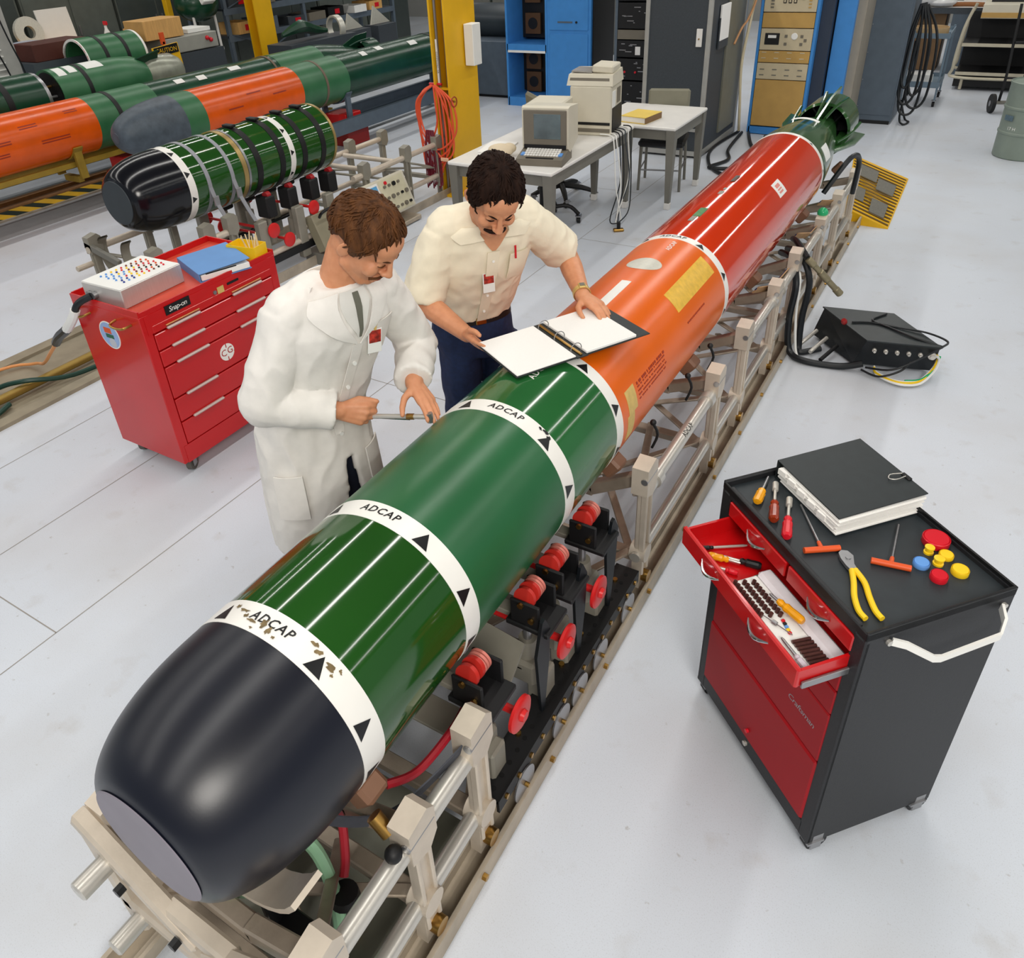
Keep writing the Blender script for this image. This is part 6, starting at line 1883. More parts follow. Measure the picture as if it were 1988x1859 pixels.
# ------------------------------------------------------------------ stored torpedoes
def hull(parent, y0, y1, m, r=TR, r1=None, n=64):
    return ylathe([(r, y0), (r if r1 is None else r1, y1)], n).build('hull_section', m, parent)
def hoop(parent, y, w_, m, name='strap', r=TR):
    return ylathe([(r - .003, y - w_ / 2), (r + .004, y - w_ / 2), (r + .004, y + w_ / 2), (r - .003, y + w_ / 2)], 64, False).build(name, m, parent)
def dolly(label, x, y0, y1, zc, m, name='torpedo_dolly', rails=.30, thin=False):
    """floor dolly: two channel beams, saddles and wheels"""
    t = thing(name, label, 'dolly', (x, (y0 + y1) / 2, 0))
    L = y1 - y0; zt = .36
    for sx in (-1, 1):
        mb = MB()
        if thin:
            MB().box((sx * rails, 0, .455), (.04, L, .05)).build('channel_beam', m, t); continue
        mb.box((sx * rails, 0, zt - .08), (.012, L, .16)); mb.box((sx * (rails - .025), 0, zt - .005), (.05, L, .012)); mb.box((sx * (rails - .025), 0, zt - .155), (.05, L, .012))
        mb.build('channel_beam', m, t)
    n = max(2, int(L / 1.3))
    for k in range(n):
        y = -L / 2 + .25 + (L - .5) * k / (n - 1)
        B((0, y, zt - .06), (rails * 2, .06, .06)).build('cross_beam', m, t)
        pts = []
        for i in range(9):
            a = math.radians(180 - 60 + 120 * i / 8)
            pts.append(((TR + .012) * math.sin(a), y, zc + (TR + .012) * math.cos(a)))
        MB().strip(pts, (0, 1, 0), .10, .014).build('saddle', m, t)
        for sx in (-1, 1):
            B((sx * .20, y, (zt + zc - .13) / 2 - .02), (.03, .08, zc - .15 - zt + .06)).build('saddle_post', m, t)
            if k in (0, n - 1):
                MB().cyl((sx * rails - .02, y, .10), (sx * rails + .02, y, .10), .10, n=20).build('wheel', M_black, t)
                B((sx * rails, y, .19), (.06, .08, .10)).build('wheel_fork', m, t)
    return t
# grey nosed torpedo
g = thing('torpedo', 'green torpedo with grey nose and orange middle band behind short torpedo', 'torpedo', (-5.90, 0, .78))
ylathe(nose_prof(4.52, 5.18, .05, TR, 2.2, 1.9), 64).build('nose', M_rubber_grey, g)
hull(g, 5.18, 5.42, M_green_old); hull(g, 5.42, 6.82, M_orange_b); hull(g, 6.82, 7.62, M_green_old)
hoop(g, 7.22, .035, mat('brown_strap', (112, 96, 82), .7)); hull(g, 7.62, 9.9, M_green_dark, TR * .985)
hoop(g, 9.55, .06, M_black, r=TR * .985)
for (y, a, w_) in ((8.02, 22, .10), (8.35, 16, .12), (9.0, 26, .16)):
    patch(a, a + 17, y, y + w_, TR + .001, 6).build('white_label', M_white_s, g)
for (y, a) in ((6.0, 58), (6.35, 72), (5.7, 80)):
    patch(a, a + 3, y, y + .20, TR + .001, 3).build('stencil_print', M_redprint, g)
ylathe([(TR * .985, 9.9), (.16, 10.3), (.05, 10.4)], 48).build('afterbody', M_green_dark, g)
dolly('grey steel dolly beam under the grey nosed torpedo', -5.90, 5.0, 10.2, .78, M_slate)
# orange one at the far left
o1 = thing('torpedo', 'orange and green torpedo running off the left edge of picture', 'torpedo', (-6.86, 0, .77))
hull(o1, 2.4, 4.84, M_orange_b); hull(o1, 4.84, 5.62, M_green_old); hoop(o1, 5.12, .05, M_black)
hull(o1, 5.62, 7.5, M_green_dark, TR * .985); hull(o1, 7.5, 8.3, M_green_old); tail(o1, 8.3, 9.6, M_green_dark, True, True)
for (y, a, w_) in ((5.95, 24, .12), (6.25, 28, .12), (6.75, 22, .16)):
    patch(a, a + 15, y, y + w_, TR + .001, 6).build('white_label', M_white_s, o1)
for (y, a, w_, m_) in ((4.05, 52, .18, M_redprint), (4.55, 40, .14, M_redprint), (3.7, 74, .22, M_redprint), (4.2, 88, .3, M_redprint), (3.75, 96, .12, M_redprint)):
    for r_ in range(2):
        patch(a + r_ * 5, a + r_ * 5 + 2.5, y, y + w_, TR + .001, 3).build('stencil_print', m_, o1)
hoop(o1, 7.42, .03, MATS['brown_strap'])
do = dolly('dark dolly with yellow beams under the left orange torpedo', -6.86, 2.4, 8.6, .77, mat('yellow_beam', (150, 122, 40), .5, 0, .15), rails=.12, thin=True)
# open torpedo section on the back row
b1 = thing('torpedo_section', 'dark green open torpedo section at far left of the back row', 'torpedo', (-7.92, 0, .93))
hull(b1, 3.6, 5.02, M_green_dark); hoop(b1, 4.60, .07, M_black)
ylathe([(.255, 5.02), (.262, 5.03), (.262, 5.06), (.255, 5.06)], 48, False).build('joint_ring', M_steel, b1)
ylathe([(.001, 4.98), (.24, 5.0), (.22, 5.03), (.001, 5.04)], 32).build('bulkhead', M_black, b1)
b2 = thing('torpedo_section', 'green torpedo afterbody with white labels and metal end on the back row', 'torpedo', (-7.92, 0, .93))
ylathe([(.18, 5.24), (.262, 5.20), (TR, 5.20), (TR, 6.05), (.245, 6.30), (.19, 6.42), (.001, 6.42)], 64).build('hull_section', M_green_old, b2)
ylathe([(.001, 5.215), (.19, 5.215), (.24, 5.205)], 32).build('open_end', M_black, b2)
for k in range(6):
    MB().cyl((.12 * math.cos(k), 5.20, .12 * math.sin(k)), (.12 * math.cos(k), 5.12, .12 * math.sin(k)), .015, n=8).build('end_fitting', M_brass if k % 2 else M_steel, b2)
hoop(b2, 5.55, .05, M_black)
for (y, a, w_, d_) in ((5.26, 8, .10, 34), (5.40, 4, .10, 34), (5.62, 0, .22, 36)):
    patch(a, a + d_, y, y + w_, TR + .0015, 6).build('white_label', M_white_s, b2)
for k in range(4):
    T_ = Matrix.Rotation(PI / 2 * k + .5, 4, 'Y')
    vs = [(-.008, 6.05, .2), (.008, 6.05, .2), (.008, 6.62, .31), (-.008, 6.62, .31), (-.008, 6.62, .15), (.008, 6.62, .15)]
    MB().add(vs, [(0, 1, 2, 3), (3, 2, 5, 4), (0, 3, 4), (1, 5, 2), (0, 4, 5, 1)], T_).build('fin', M_green_dark, b2, 20)
ylathe([(.17, 6.42), (.20, 6.50), (.21, 6.62), (.20, 6.86), (.15, 6.95), (.001, 6.97)], 40).build('end_cover', mat('cloudy_end_cover', (150, 152, 138), .3, .3, .2, 8), b2)
dolly('dark dolly under the back row torpedo sections', -7.92, 3.6, 6.9, .93, M_grey_leg)
# open drum-like section behind
sc_ = thing('hull_ring_section', 'short open green hull ring with red and white rim behind back row', 'torpedo section', (-8.75, 0, 1.10))
ylathe([(.235, 6.20), (.255, 6.16), (.262, 6.16), (.262, 6.98), (.235, 6.98), (.235, 6.2)], 48, False).build('ring_shell', M_green_old, sc_)
ylathe([(.236, 6.150), (.263, 6.150), (.263, 6.165), (.236, 6.165)], 48, False).build('white_rim', M_white, sc_)
for k in range(6):
    patch(20 + k * 17, 30 + k * 17, 6.146, 6.155, .255, 3).build('red_rim_mark', M_wheel_red, sc_)
ylathe([(.001, 6.5), (.235, 6.5)], 32).build('inner_bulkhead', M_dkgrey, sc_)
ylathe([(.255, 6.97), (.267, 6.97), (.267, 7.0), (.255, 7.0)], 48, False).build('white_rim', M_white, sc_)
for k, m_ in enumerate((M_red_pl, M_yel_pl, M_red_pl, M_steel, M_yel_pl)):
    MB().ell((-.10 + .05 * k, 6.42, -.02 + .05 * (k % 3)), (.02, .02, .02)).build('inner_fitting', m_, sc_)
for y in (6.42, 6.72): hoop(sc_, y, .05, M_black, r=.262)
st_ = thing('section_stand', 'dark stand under the short open hull ring', 'stand', (-8.75, 6.58, 0))
B((0, 0, .80), (.50, .80, .05)).build('cradle', M_dkgrey, st_)
for sx in (-1, 1):
    for sy in (-1, 1): B((sx * .2, sy * .35, .39), (.05, .05, .78)).build('leg', M_dkgrey, st_)

# the short black nosed torpedo and its trolley
s1 = thing('torpedo', 'short green torpedo with glossy black nose and black straps', 'torpedo', (-3.77, 0, .875))
ylathe(nose_prof(3.02, 3.41, .150, TR, 2.5, 1.7), 64).build('nose', M_rubber_gloss, s1)
ylathe([(.0001, 3.018), (.147, 3.018), (.150, 3.022)], 64).build('nose_face', mat('dark_nose_face', (46, 54, 60), .5), s1)
band(s1, 3.41, 3.47, (-10, 28, 66, 104), tri=(.05, .04)); hull(s1, 3.47, 4.40, M_green); band(s1, 4.40, 4.455, (10, 48, 86, 124), tri=(.045, .036)); hull(s1, 4.455, 4.93, M_green)
hoop(s1, 4.93, .025, mat('brass_band', (176, 150, 96), .35, .6), 'brass_band'); ylathe([(.001, 4.935), (.255, 4.935)], 40).build('end_plate', M_green_dark, s1)
for k, y in enumerate((3.585, 3.80)):
    hoop(s1, y, .032, mat('silver_webbing', (150, 152, 158), .5, .2), 'grey_strap')
hoop(s1, 3.93, .04, MATS['brass_band'], 'brass_band'); hoop(s1, 3.965, .02, M_steel, 'steel_band')
for y in (4.07, 4.31, 4.56, 4.78):
    h_ = hoop(s1, y, .055, M_black, 'black_strap')
    B((0.02, y, TR + .014), (.10, .05, .018), None, .004).build('strap_buckle', M_black, h_)
t2 = thing('short_trolley', 'aluminium trolley with red wheels and straps under the short torpedo', 'trolley', (-3.77, 4.55, 0))
def tq(mb, name, m, smooth=35): return mb.xf(Matrix.Translation((0, -4.55, 0))).build(name, m, t2, smooth)
for sx in (-1, 1):
    tq(MB().box((sx * .345, 4.6, .012), (.085, 3.7, .024)).box((sx * .381, 4.6, .045), (.014, 3.7, .066)), 'side_rail', M_rail)
    for (y, zt) in ((2.95, .60), (3.40, .62), (3.62, .62), (5.15, .60), (5.75, .60), (6.25, .58)):
        mb = MB(); x = sx * .335
        mb.box((x, y, (.05 + zt) / 2), (.030, .055, zt - .05), None, .006); mb.box((x + sx * .016, y - .024, (.12 + zt) / 2), (.026, .014, zt - .14)); mb.box((x + sx * .016, y + .024, (.12 + zt) / 2), (.026, .014, zt - .14))
        mb.prism([(-.045, -.06), (.02, -.085), (.055, -.045), (.055, .05), (.03, .075), (-.045, .06)], -.032, .032, MT((x, y, zt - .04), (PI / 2, 0, PI / 2)))
        tq(mb, 'upright', M_grey_frame)
    for (y0, y1, z) in ((2.9, 3.66, .53), (5.0, 6.3, .53), (2.9, 6.3, .23)):
        tq(MB().cyl((sx * .335, y0, z), (sx * .335, y1, z), .025, n=14), 'tube', M_alu)
    for y in (4.07, 4.31, 4.56, 4.78):
        tq(MB().box((sx * .25, y, .57), (.13, .10, .17), None, .012), 'strap_bracket', M_black)
        tq(MB().cyl((sx * .275, y - .02, .655), (sx * .275, y + .02, .655), .030, n=18), 'roller', mat('dark_red_roller', (150, 20, 26), .4))
        tq(MB().cyl((sx * .245, y, .33), (sx * .245, y, .56), .016, n=10).cyl((sx * .245, y, .28), (sx * .245, y, .40), .036, n=16), 'jack', M_grey_frame)
    for (y, z) in ((3.98, .42), (4.44, .46), (4.12, .30)):
        tq(MB().lathe([(.001, 0), (.05, 0), (.058, .004), (.058, .014), (.05, .018), (.001, .02)], (sx * .37, y, z), (sx, 0, 0), 22), 'handwheel', M_wheel_red)
        tq(MB().cyl((0, y, z), (sx * .37, y, z), .012, n=8), 'red_shaft', M_wheel_red)
    for y in (3.90, 4.30, 4.66):
        tq(MB().box((sx * .335, y, .30), (.06, .09, .42), None, .008), 'jack_housing', M_grey_frame)
    for y in (3.585, 3.80):
        tq(MB().strip([(sx * .266, y, .86), (sx * .285, y + .01, .74), (sx * .31, y + .04, .62), (sx * .34, y + .06, .53)], (0, 1, 0), .032, .006), 'webbing_tail', MATS['silver_webbing'])
        tq(MB().box((sx * .283, y + .012, .755), (.016, .05, .07), None, .004), 'strap_buckle', M_steel)
    tq(MB().box((sx * .322, 4.35, .205), (.09, 1.06, .014)).box((sx * .366, 4.35, .185), (.010, 1.06, .055)), 'perforated_channel', M_black)
for y in (2.95, 3.4, 3.62, 5.15, 5.75, 6.25):
    tq(MB().box((0, y, .20), (.64, .05, .035)), 'cross_member', M_grey_frame)
for (y0, y1) in ((2.95, 3.4), (5.15, 5.75), (5.75, 6.25), (5.15, 6.25)):
    for sx in (-1, 1):
        a = Vector((sx * .30, y0, .50)); b = Vector((-sx * .30, y1, .30)); d = b - a
        tq(MB().box((0, 0, 0), (d.length, .04, .014), None, .003, Matrix.Translation((a + b) / 2) @ d.to_track_quat('X', 'Z').to_matrix().to_4x4()), 'brace', M_grey_frame)
for (y, z) in ((5.30, .52), (5.62, .52)):
    tq(MB().cyl((-.30, y, z), (.30, y, z), .022, n=12), 'cross_tube', M_alu)
# curved front guards and the stencilled plate
for x in (-.20, .06):
    tq(MB().lathe([(.13, -.03), (.13, .03), (.117, .03), (.117, -.03)], (x, 2.98, .50), (.2, 1, 0), 18, -1.2, 1.2, False), 'guide_shoe', M_grey_frame)
tq(MB().box((.16, 2.905, .42), (.40, .012, .11), None, .003), 'number_plate', M_grey_frame)
text_part('7 D', .09, M_blackp, t2, MT((.16, 2.897 - 4.55, .42), (PI / 2, 0, 0)))
tq(MB().box((-.20, 2.92, .52), (.36, .03, .05), (0, .25, 0), .004), 'front_bar', M_grey_leg)
tq(MB().cyl((-.37, 2.80, .42), (-.37, 2.95, .42), .02, n=10), 'tube_end', M_alu)
# oscilloscope hung on the side of that trolley
osc = thing('oscilloscope', 'beige oscilloscope with blue screen hung beside the short torpedo trolley', 'oscilloscope', (-3.35, 5.27, 0))
T_ = MT((0, 0, .29), (0, -.38, 0))
MB().box((0, 0, 0), (.10, .66, .34), None, .012, T_).build('case', M_beige, osc)
MB().box((.052, -.17, .04), (.006, .20, .21), None, .002, T_).build('screen_bezel', M_white_s, osc)
MB().box((.056, -.17, .04), (.004, .165, .175), None, .004, T_).build('screen', mat('blue_scope_glass', (92, 160, 206), .15, 0, .05), osc)
MB().box((.052, .12, .0), (.004, .34, .30), None, .002, T_).build('control_panel', mat('cream_panel', (206, 200, 172), .5), osc)
for k in range(14):
    y = .0 + (k % 5) * .065; z = -.11 + (k // 5) * .10
    MB().cyl((.054, y, z), (.072, y, z), .013 if k % 3 else .02, n=10, T=T_).build('knob', M_beige_d if k % 4 else M_blackp, osc)
MB().cyl((.054, .03, .12), (.066, .03, .12), .016, n=12, T=T_).build('red_knob', M_red_pl, osc)
MB().box((0.02, -.34, .0), (.13, .012, .36), None, .003, T_).build('handle_bracket', M_white_s, osc)
B((-.03, .02, .03), (.30, .70, .04), None, .005).build('stand', M_rail, osc)
B((-.06, 0, .12), (.04, .5, .22)).build('support', M_grey_leg, osc)
tb = thing('test_set', 'grey test set with strip of numerals left of the oscilloscope', 'test set', (-3.35, 4.62, 0))
MB().box((0, 0, .26), (.10, .52, .30), (0, -.38, 0), .008).build('case', mat('olive_grey_case', (136, 130, 108), .5), tb)
MB().box((.050, .10, .28), (.02, .05, .26), (0, -.38, 0), .002).build('number_strip', M_white_s, tb)
text_part('3', .10, M_blackp, tb, MT((.064, .10, .27), (PI / 2 - .0, -.0, PI / 2)) @ Matrix.Rotation(-.38, 4, 'X'))
B((-.03, 0, .05), (.24, .52, .10)).build('stand', M_grey_leg, tb)
MB().tube([(.04, -.22, .40), (.10, -.20, .46), (.10, .18, .46), (.04, .2, .40)], .012, 8, False, None, 4).build('carry_handle', M_black, tb)
# rails in the floor that the short trolley stands on
struct('trim_2', MB().box((-4.12, 1.2, .012), (.10, 4.6, .024)).box((-3.40, 1.2, .012), (.09, 4.6, .024)).box((-3.76, 1.2, .003), (.60, 4.6, .006)), mat('floor_track_steel', (150, 140, 120), .5, .3, .12), label='steel floor track left of the red cabinet')
solo('brass_pipe', Cy((-3.62, -.4, .045), (-3.62, 2.75, .045), .028, n=14), mat('olive_brass', (150, 124, 60), .4, .5), 'long brass coloured pipe lying on the floor track', 'pipe')
solo('floor_hose', Tb([(-3.46, 2.6, .03), (-3.5, 2.2, .04), (-3.6, 1.95, .10), (-3.75, 1.85, .06), (-3.78, 1.65, .03), (-3.62, 1.55, .03), (-3.5, 1.66, .03), (-3.55, 1.80, .03)], .016, 8), mat('dark_green_hose', (22, 60, 50), .4), 'dark green hose looped on the floor track', 'hose')
# hazard strip and kerb beyond
M_haz_y = mat('hazard_yellow', (214, 168, 40), .5, 0, .1); M_haz_b = mat('hazard_black', (34, 44, 38), .5, 0, .1)
hz = thing('hazard_strip', 'yellow and black striped floor strip beneath the left orange torpedo', 'floor marking', (-7.36, 5.0, 0))
B((0, 0, .003), (.30, 7.0, .006)).build('strip_base', M_haz_b, hz)
for k in range(24):
    y = -3.4 + k * .28
    MB().add([(-.15, y - .02, .0065), (.15, y + .06, .0065), (.15, y + .20, .0065), (-.15, y + .12, .0065), (-.15, y - .02, .009), (.15, y + .06, .009), (.15, y + .20, .009), (-.15, y + .12, .009)], [(0, 1, 2, 3), (4, 5, 6, 7), (0, 1, 5, 4), (1, 2, 6, 5), (2, 3, 7, 6), (3, 0, 4, 7)]).build('yellow_stripe', M_haz_y, hz, 0)
struct('trim_3', B((-7.18, 5.0, .010), (.03, 8, .020)), M_rail, label='pale metal edging beside the hazard strip')
struct('trim_4', B((-6.90, 5.0, .002), (.52, 8, .004)), mat('grey_floor_strip', (142, 142, 144), .5), label='grey painted strip on the floor')
struct('trim_5', B((-7.75, 5.0, .02), (.10, 8, .04)).box((-7.62, 5.0, .004), (.2, 8, .008)), mat('rusty_rail', (120, 82, 44), .6, .2, .2), label='rusty floor rail under the stored torpedoes')
rj = thing('red_jack', 'red floor jack under the left orange torpedo', 'jack', (-6.86, 5.25, 0))
B((0, 0, .30), (.34, .30, .16), None, .01).build('body', M_wheel_red, rj); B((0, 0, .11), (.44, .40, .22), None, .01).build('base', mat('dark_red_jack', (140, 24, 20), .5), rj)
MB().tube([(.17, 0, .30), (.45, .20, .18), (.62, .36, .10)], .02, 8).build('jack_handle', M_wheel_red, rj)
rj2 = copy_obj(rj); bpy.data.objects.remove([c for c in rj2.children if c.name.startswith('jack_handle')][0]); rj2.location = (-5.9, 7.7, 0); rj2['label'] = 'red floor jack under the grey nosed torpedo'

# ------------------------------------------------------------------ left background
M_wallg = mat('grey_green_cabinet', (92, 98, 92), .6, 0, .08)
sv = thing('storage_shelf', 'grey steel storage shelf with cross braces and parts bins', 'shelf', (-9.75, 11.2, 0))
for (x, y) in ((.42, -2.05), (.42, -.35), (.42, 2.1), (-.42, -2.05), (-.42, -.35), (-.42, 2.1)):
    B((x, y, 1.2), (.06, .06, 2.4)).build('post', M_slate, sv)
for z in (.42, .98, 1.36, 1.9):
    B((0, .0, z), (.90, 4.2, .03)).build('shelf_board', M_dkgrey, sv); B((.445, 0, z - .03), (.02, 4.2, .09)).build('shelf_beam', M_slate, sv)
for (y0, z0, y1, z1) in ((-2.0, 1.0, -.4, .45), (-.4, 1.0, -2.0, .45), (-2.0, 1.95, -.4, 1.4), (-.4, 1.9, -2.0, 1.38)):
    a = Vector((.45, y0, z0)); b = Vector((.45, y1, z1)); d = b - a
    MB().box((0, 0, 0), (d.length, .03, .010), None, 0, Matrix.Translation((a + b) / 2) @ d.to_track_quat('X', 'Z').to_matrix().to_4x4()).build('brace', M_slate, sv)
bins = [M_beige_d, M_dkgrey, M_slate, M_wood, M_white_s, M_blackp]
blab = {}
pos_words = ('near the far yellow column', 'left of shelf middle', 'at shelf middle', 'right of shelf middle', 'close to the shelf right end', 'at the shelf right end', 'beside the right post', 'at the very left', 'second from the left')
lev_words = {.995: 'middle shelf', 1.375: 'upper shelf', .435: 'lowest shelf'}
for z in (.435, .995, 1.375):
    for k in range(7):
        y = -1.75 + k * .56 + rnd.uniform(-.06, .06); w_ = .34 + rnd.random() * .10; h_ = .10 + rnd.random() * .10
        c = bins[(k * 5 + int(z * 10)) % 6]
        t = thing('parts_bin', '%s parts bin on the %s, number %s from the left' % ({'taupe_plastic': 'brown grey', 'dark_grey_panel': 'dark grey', 'slate_grey_paint': 'slate', 'pale_wood': 'wooden', 'white_sheet': 'white', 'black_paint': 'black'}[c.name], lev_words[z], ('one', 'two', 'three', 'four', 'five', 'six', 'seven')[k]), 'bin', (-9.5 + rnd.uniform(-.03, .03), 11.2 + y, z + .0005), rnd.uniform(-.1, .1), 'bins on the storage shelf')
        mb = MB().box((0, 0, .005), (.42, w_, .01))
        mb.box((.205, 0, h_ / 2), (.012, w_, h_)); mb.box((-.205, 0, h_ / 2), (.012, w_, h_)); mb.box((0, w_ / 2, h_ / 2), (.42, .012, h_)); mb.box((0, -w_ / 2, h_ / 2), (.42, .012, h_))
        mb.build('tray', c, t)
        if k % 2 == 0: B((.213, .03, h_ * .5), (.004, .12, h_ * .5)).build('red_label', M_red_pl, t)
        B((.02, .02, h_ * .55), (.2, w_ * .6, h_ * .5), (0, 0, .3), .01).build('contents', bins[(k + 2) % 6], t)
# far wall of grey cabinets
for k in range(9):
    y = 3.2 + k * 1.55
    t = thing('wall_cabinet', 'tall grey green cabinet along left wall, number %s from the left' % ('one', 'two', 'three', 'four', 'five', 'six', 'seven', 'eight', 'nine')[k], 'cabinet', (-11.6, y, 0), 0, 'cabinets along the left wall')
    B((0, 0, 1.15), (.7, 1.5, 2.3)).build('body', M_wallg, t)
    for sy in (-1, 1):
        d_ = B((.355, sy * .37, 1.15), (.02, .70, 2.2), None, .004).build('door', M_wallg if k % 2 else mat('dark_cabinet_door', (64, 72, 70), .5), t)
        B((.37, sy * .06, 1.2), (.02, .03, .14)).build('handle', M_steel, d_)
# rear cabinets behind the racks
for k in range(5):
    x = -8.6 + k * 1.15
    t = thing('rear_cabinet', 'dark rear cabinet behind the racks, number %s from the left' % ('one', 'two', 'three', 'four', 'five')[k], 'cabinet', (x, 15.2, 0), 0, 'cabinets at the rear')
    B((0, 0, 1.15), (1.1, .7, 2.3)).build('body', M_wallg, t)
    for sx in (-1, 1): B((sx * .27, -.355, 1.15), (.52, .02, 2.2), None, .004).build('door', mat('rear_cabinet_door', (104, 104, 98), .55), t)
# grey low machine right of the yellow column
lm = thing('grey_machine', 'low slate grey machine bed between yellow column and blue rack', 'machine', (-5.85, 11.15, 0))
B((0, .35, .42), (1.3, 1.6, .76), None, .01).build('bed', M_slate, lm); B((0, .35, .02), (1.2, 1.5, .04)).build('plinth', M_black, lm)
MB().cyl((-.55, .1, 1.02), (.62, .1, 1.02), .24, n=32).build('drum', mat('dark_drum', (52, 60, 66), .3), lm); MB().cyl((.5, .1, 1.02), (.56, .1, 1.02), .25, n=32).build('drum_strap', M_black, lm)
# wooden bench with clutter
wbn = thing('wood_workbench', 'brown topped workbench behind the back row torpedoes', 'workbench', (-10.2, 7.0, 0))
B((0, 0, 1.10), (1.3, 2.2, .07), None, .008).build('bench_top', M_wood, wbn); B((0, 0, .52), (1.2, 2.0, 1.02)).build('cabinet_base', mat('dark_bench_base', (46, 50, 46), .6), wbn)
solo('wooden_box', B((0, 0, .12), (.40, .62, .24), None, .006), M_wood, 'pale wooden box with clasps beside the caution sign', 'box', (-8.85, 7.45, 1.20))
bxs = thing('grey_instrument', 'grey instrument with red knobs below the pale wooden box', 'instrument', (-8.95, 7.95, .0))
B((0, -.1, 1.09), (.6, .95, .20), None, .01).build('case', mat('light_instrument_grey', (150, 150, 142), .45), bxs); B((0, -.1, .49), (.66, 1.05, .98)).build('pedestal', M_dkgrey, bxs)
for k in range(2): MB().ell((.31, .18 + .06 * k, 1.12 - .03 * k), (.03, .03, .03)).build('red_knob', M_red_pl, bxs)
B((-.05, .2, 1.22), (.4, .4, .05)).build('paper_top', M_white_s, bxs)
cs = thing('caution_sign', 'yellow caution sign hanging behind the back row torpedoes', 'sign', (-8.38, 7.20, 0))
B((0, 0, 1.02), (.012, .42, .28), (.06, 0, 0), .003).build('board', M_yellow, cs)
B((.008, 0, 1.10), (.004, .38, .11), (.06, 0, 0)).build('header', M_blackp, cs)
text_part('CAUTION', .075, M_yellow, cs, MT((.011, 0, 1.10), (PI / 2, 0, PI / 2)))
B((-.02, .0, .6), (.03, .03, 1.2)).build('post', M_orange_pl, cs); B((-.02, 0, .02), (.3, .3, .04)).build('base', M_black, cs); B((-.02, .0, 1.24), (.03, .06, .14)).build('clip', M_orange_pl, cs)
pg = thing('louvre_panel', 'light grey louvred panel with hanging leads at left edge', 'panel', (-8.75, 5.12, 0))
B((0, 0, 1.0), (.05, .62, 2.0), None, .004).build('panel', mat('louvre_grey', (168, 168, 164), .5), pg)
for k in range(22):
    for c in (-.14, .08):
        B((.03, c, .35 + k * .068), (.012, .12, .014)).build('louvre', M_white_s, pg)
for k in range(3):
    MB().tube([(.04, -.2 + k * .2, 1.95), (.07, -.16 + k * .2, 1.5), (.06, -.05 + k * .18, 1.1), (.07, .0 + k * .14, .7)], .010, 6, False, None, 5).build('lead', M_cable, pg)
ds_ = thing('red_brown_box', 'dark red brown case with clasp on the left workbench', 'case', (-9.2, 6.15, 0))
B((0, 0, 1.24), (.42, .75, .20), None, .008).build('case', mat('red_brown_case', (82, 42, 34), .5), ds_); B((.215, .2, 1.24), (.01, .07, .07)).build('clasp', M_steel, ds_); B((0, 0, .57), (.5, .9, 1.14)).build('pedestal', mat('pedestal_grey', (70, 78, 84), .5), ds_)
solo('plastic_bag', MB().ell((0, 0, .08), (.3, .34, .09)), mat('pale_plastic_bag', (176, 182, 196), .25), 'pale crumpled plastic bag on the wood workbench', 'bag', (-9.9, 6.25, 1.1355))
sp = thing('spray_bottle', 'white spray bottle with red trigger on the wood workbench', 'bottle', (-9.75, 7.35, 1.1355))
MB().lathe([(.001, 0), (.05, 0), (.052, .02), (.045, .12), (.02, .18), (.018, .22), (.001, .22)], (0, 0, 0), (0, 0, 1), 16).build('bottle', M_white_s, sp); B((.01, 0, .25), (.08, .03, .05), None, .008).build('trigger', M_red_pl, sp)
tp9 = thing('tape_disc', 'grey disc leaning on the rear of the wood workbench', 'disc', (-10.55, 6.7, 1.1355))
MB().lathe([(.08, -.03), (.20, -.03), (.20, .03), (.08, .03), (.08, -.03)], (0, 0, .20), (1, 0, .15), 28, cap=False).build('disc', M_silver, tp9)
solo('white_board', B((0, 0, .22), (.02, .50, .44), (0, -.15, 0)), M_white_s, 'white board leaning behind the grey disc', 'board', (-10.75, 7.25, 1.1355))
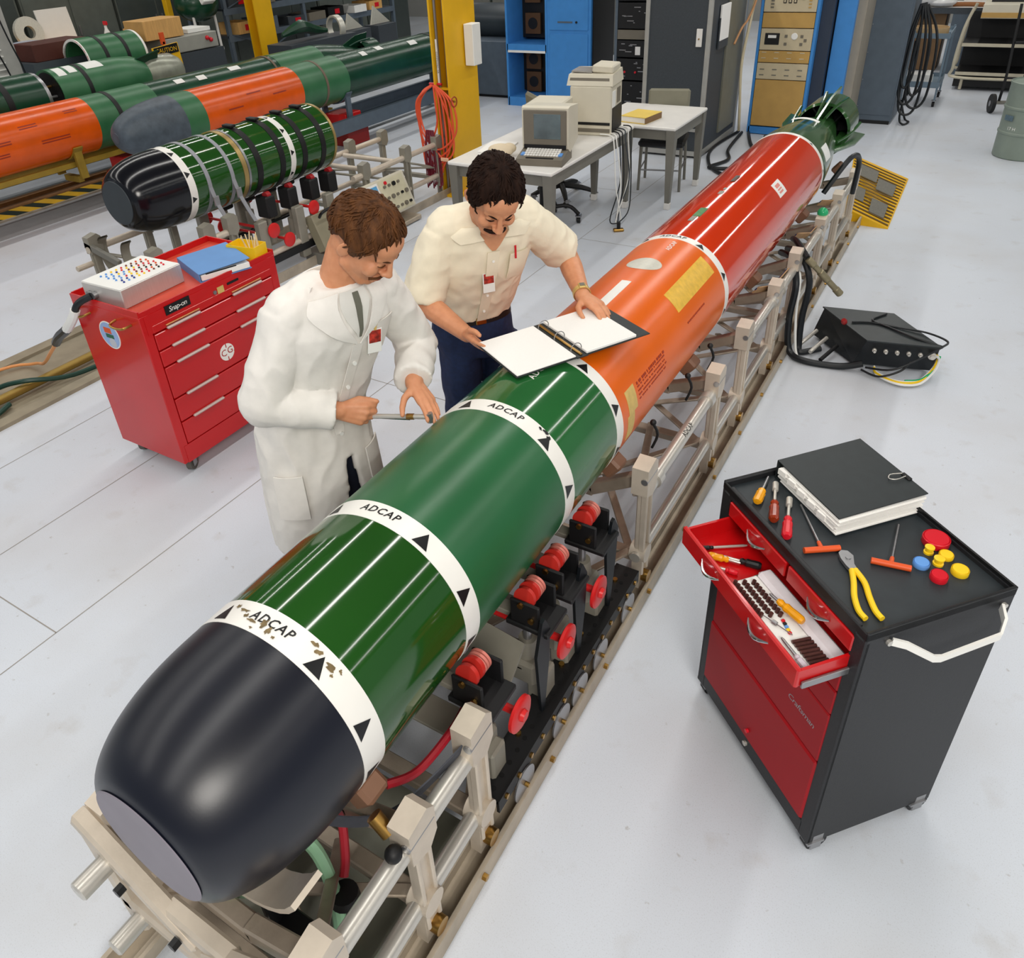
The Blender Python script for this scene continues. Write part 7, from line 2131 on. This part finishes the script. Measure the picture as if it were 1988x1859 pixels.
for k, (y, w_, h_) in enumerate(((6.85, .3, .06), (7.1, .24, .05), (7.75, .3, .10), (6.55, .26, .07))):
    solo('bench_part', MB().box((0, 0, h_ / 2), (.24, w_, h_), None, .01).cyl((0, 0, h_), (0, 0, h_ + .03), .06, n=14), bins[(k + 1) % 6], 'small %s item on the wood workbench, number %s from the left' % (('dark grey', 'slate', 'wooden', 'white')[k], ('two', 'three', 'four', 'one')[k]), 'part', (-9.85, y, 1.1355), .2 * k)
ts = thing('test_stool', 'green rounded tank on a white stand beside the shelf', 'tank', (-9.45, 8.75, 0))
MB().ell((0, 0, 1.50), (.30, .34, .26), 24, 14).build('tank', M_green_dark, ts); B((.27, -.05, 1.62), (.10, .22, .26), (0, -.5, 0), .01).build('white_label', M_white_s, ts)
for sy in (-1, 1): MB().tube([(.1, sy * .20, 1.35), (.12, sy * .20, .7), (.14, sy * .22, .02)], .02, 8).build('stand_leg', M_laminate, ts); B((.0, sy * .2, .85), (.3, .03, .04)).build('stand_bar', M_laminate, ts)
op = thing('orange_post', 'slim orange post behind the wooden box', 'post', (-10.9, 9.35, 0))
B((0, 0, 1.2), (.10, .10, 2.4), None, .006).build('post', M_yellow, op); B((0, 0, .015), (.2, .2, .03)).build('base_plate', M_yellow, op)
bt = thing('green_scrap_cover', 'crumpled dark green cover with grey ring behind grey nosed torpedo', 'cover', (-8.2, 9.6, 0))
MB().tube([(0, -.45, 1.02), (.05, -.1, 1.10), (0, .25, 1.02), (.03, .5, .98)], [.03, .10, .07, .03], 8, False, None, 4).build('cover', M_green_dark, bt); MB().lathe([(.16, -.05), (.19, -.05), (.19, .05), (.16, .05), (.16, -.05)], (0, .75, .98), (.2, 1, 0), 24, cap=False).build('grey_ring', M_silver, bt); B((0, .2, .45), (.5, 1.5, .9)).build('crate', M_dkgrey, bt)
for k, (y, s_) in enumerate(((10.9, .22), (11.6, .26))):
    t = thing('metal_fin', 'triangular grey metal fin %s' % ('standing left on the floor rack', 'standing right on the floor rack')[k], 'fin', (-8.3, y, .90))
    MB().prism([(-s_, 0), (s_, 0), (-s_ * .6, s_ * 1.1)], -.01, .01, MT((0, 0, 0), (PI / 2, 0, PI / 2))).build('fin_plate', M_silver, t); B((0, 0, -.45), (.3, .5, .88)).build('rack_block', M_dkgrey, t)
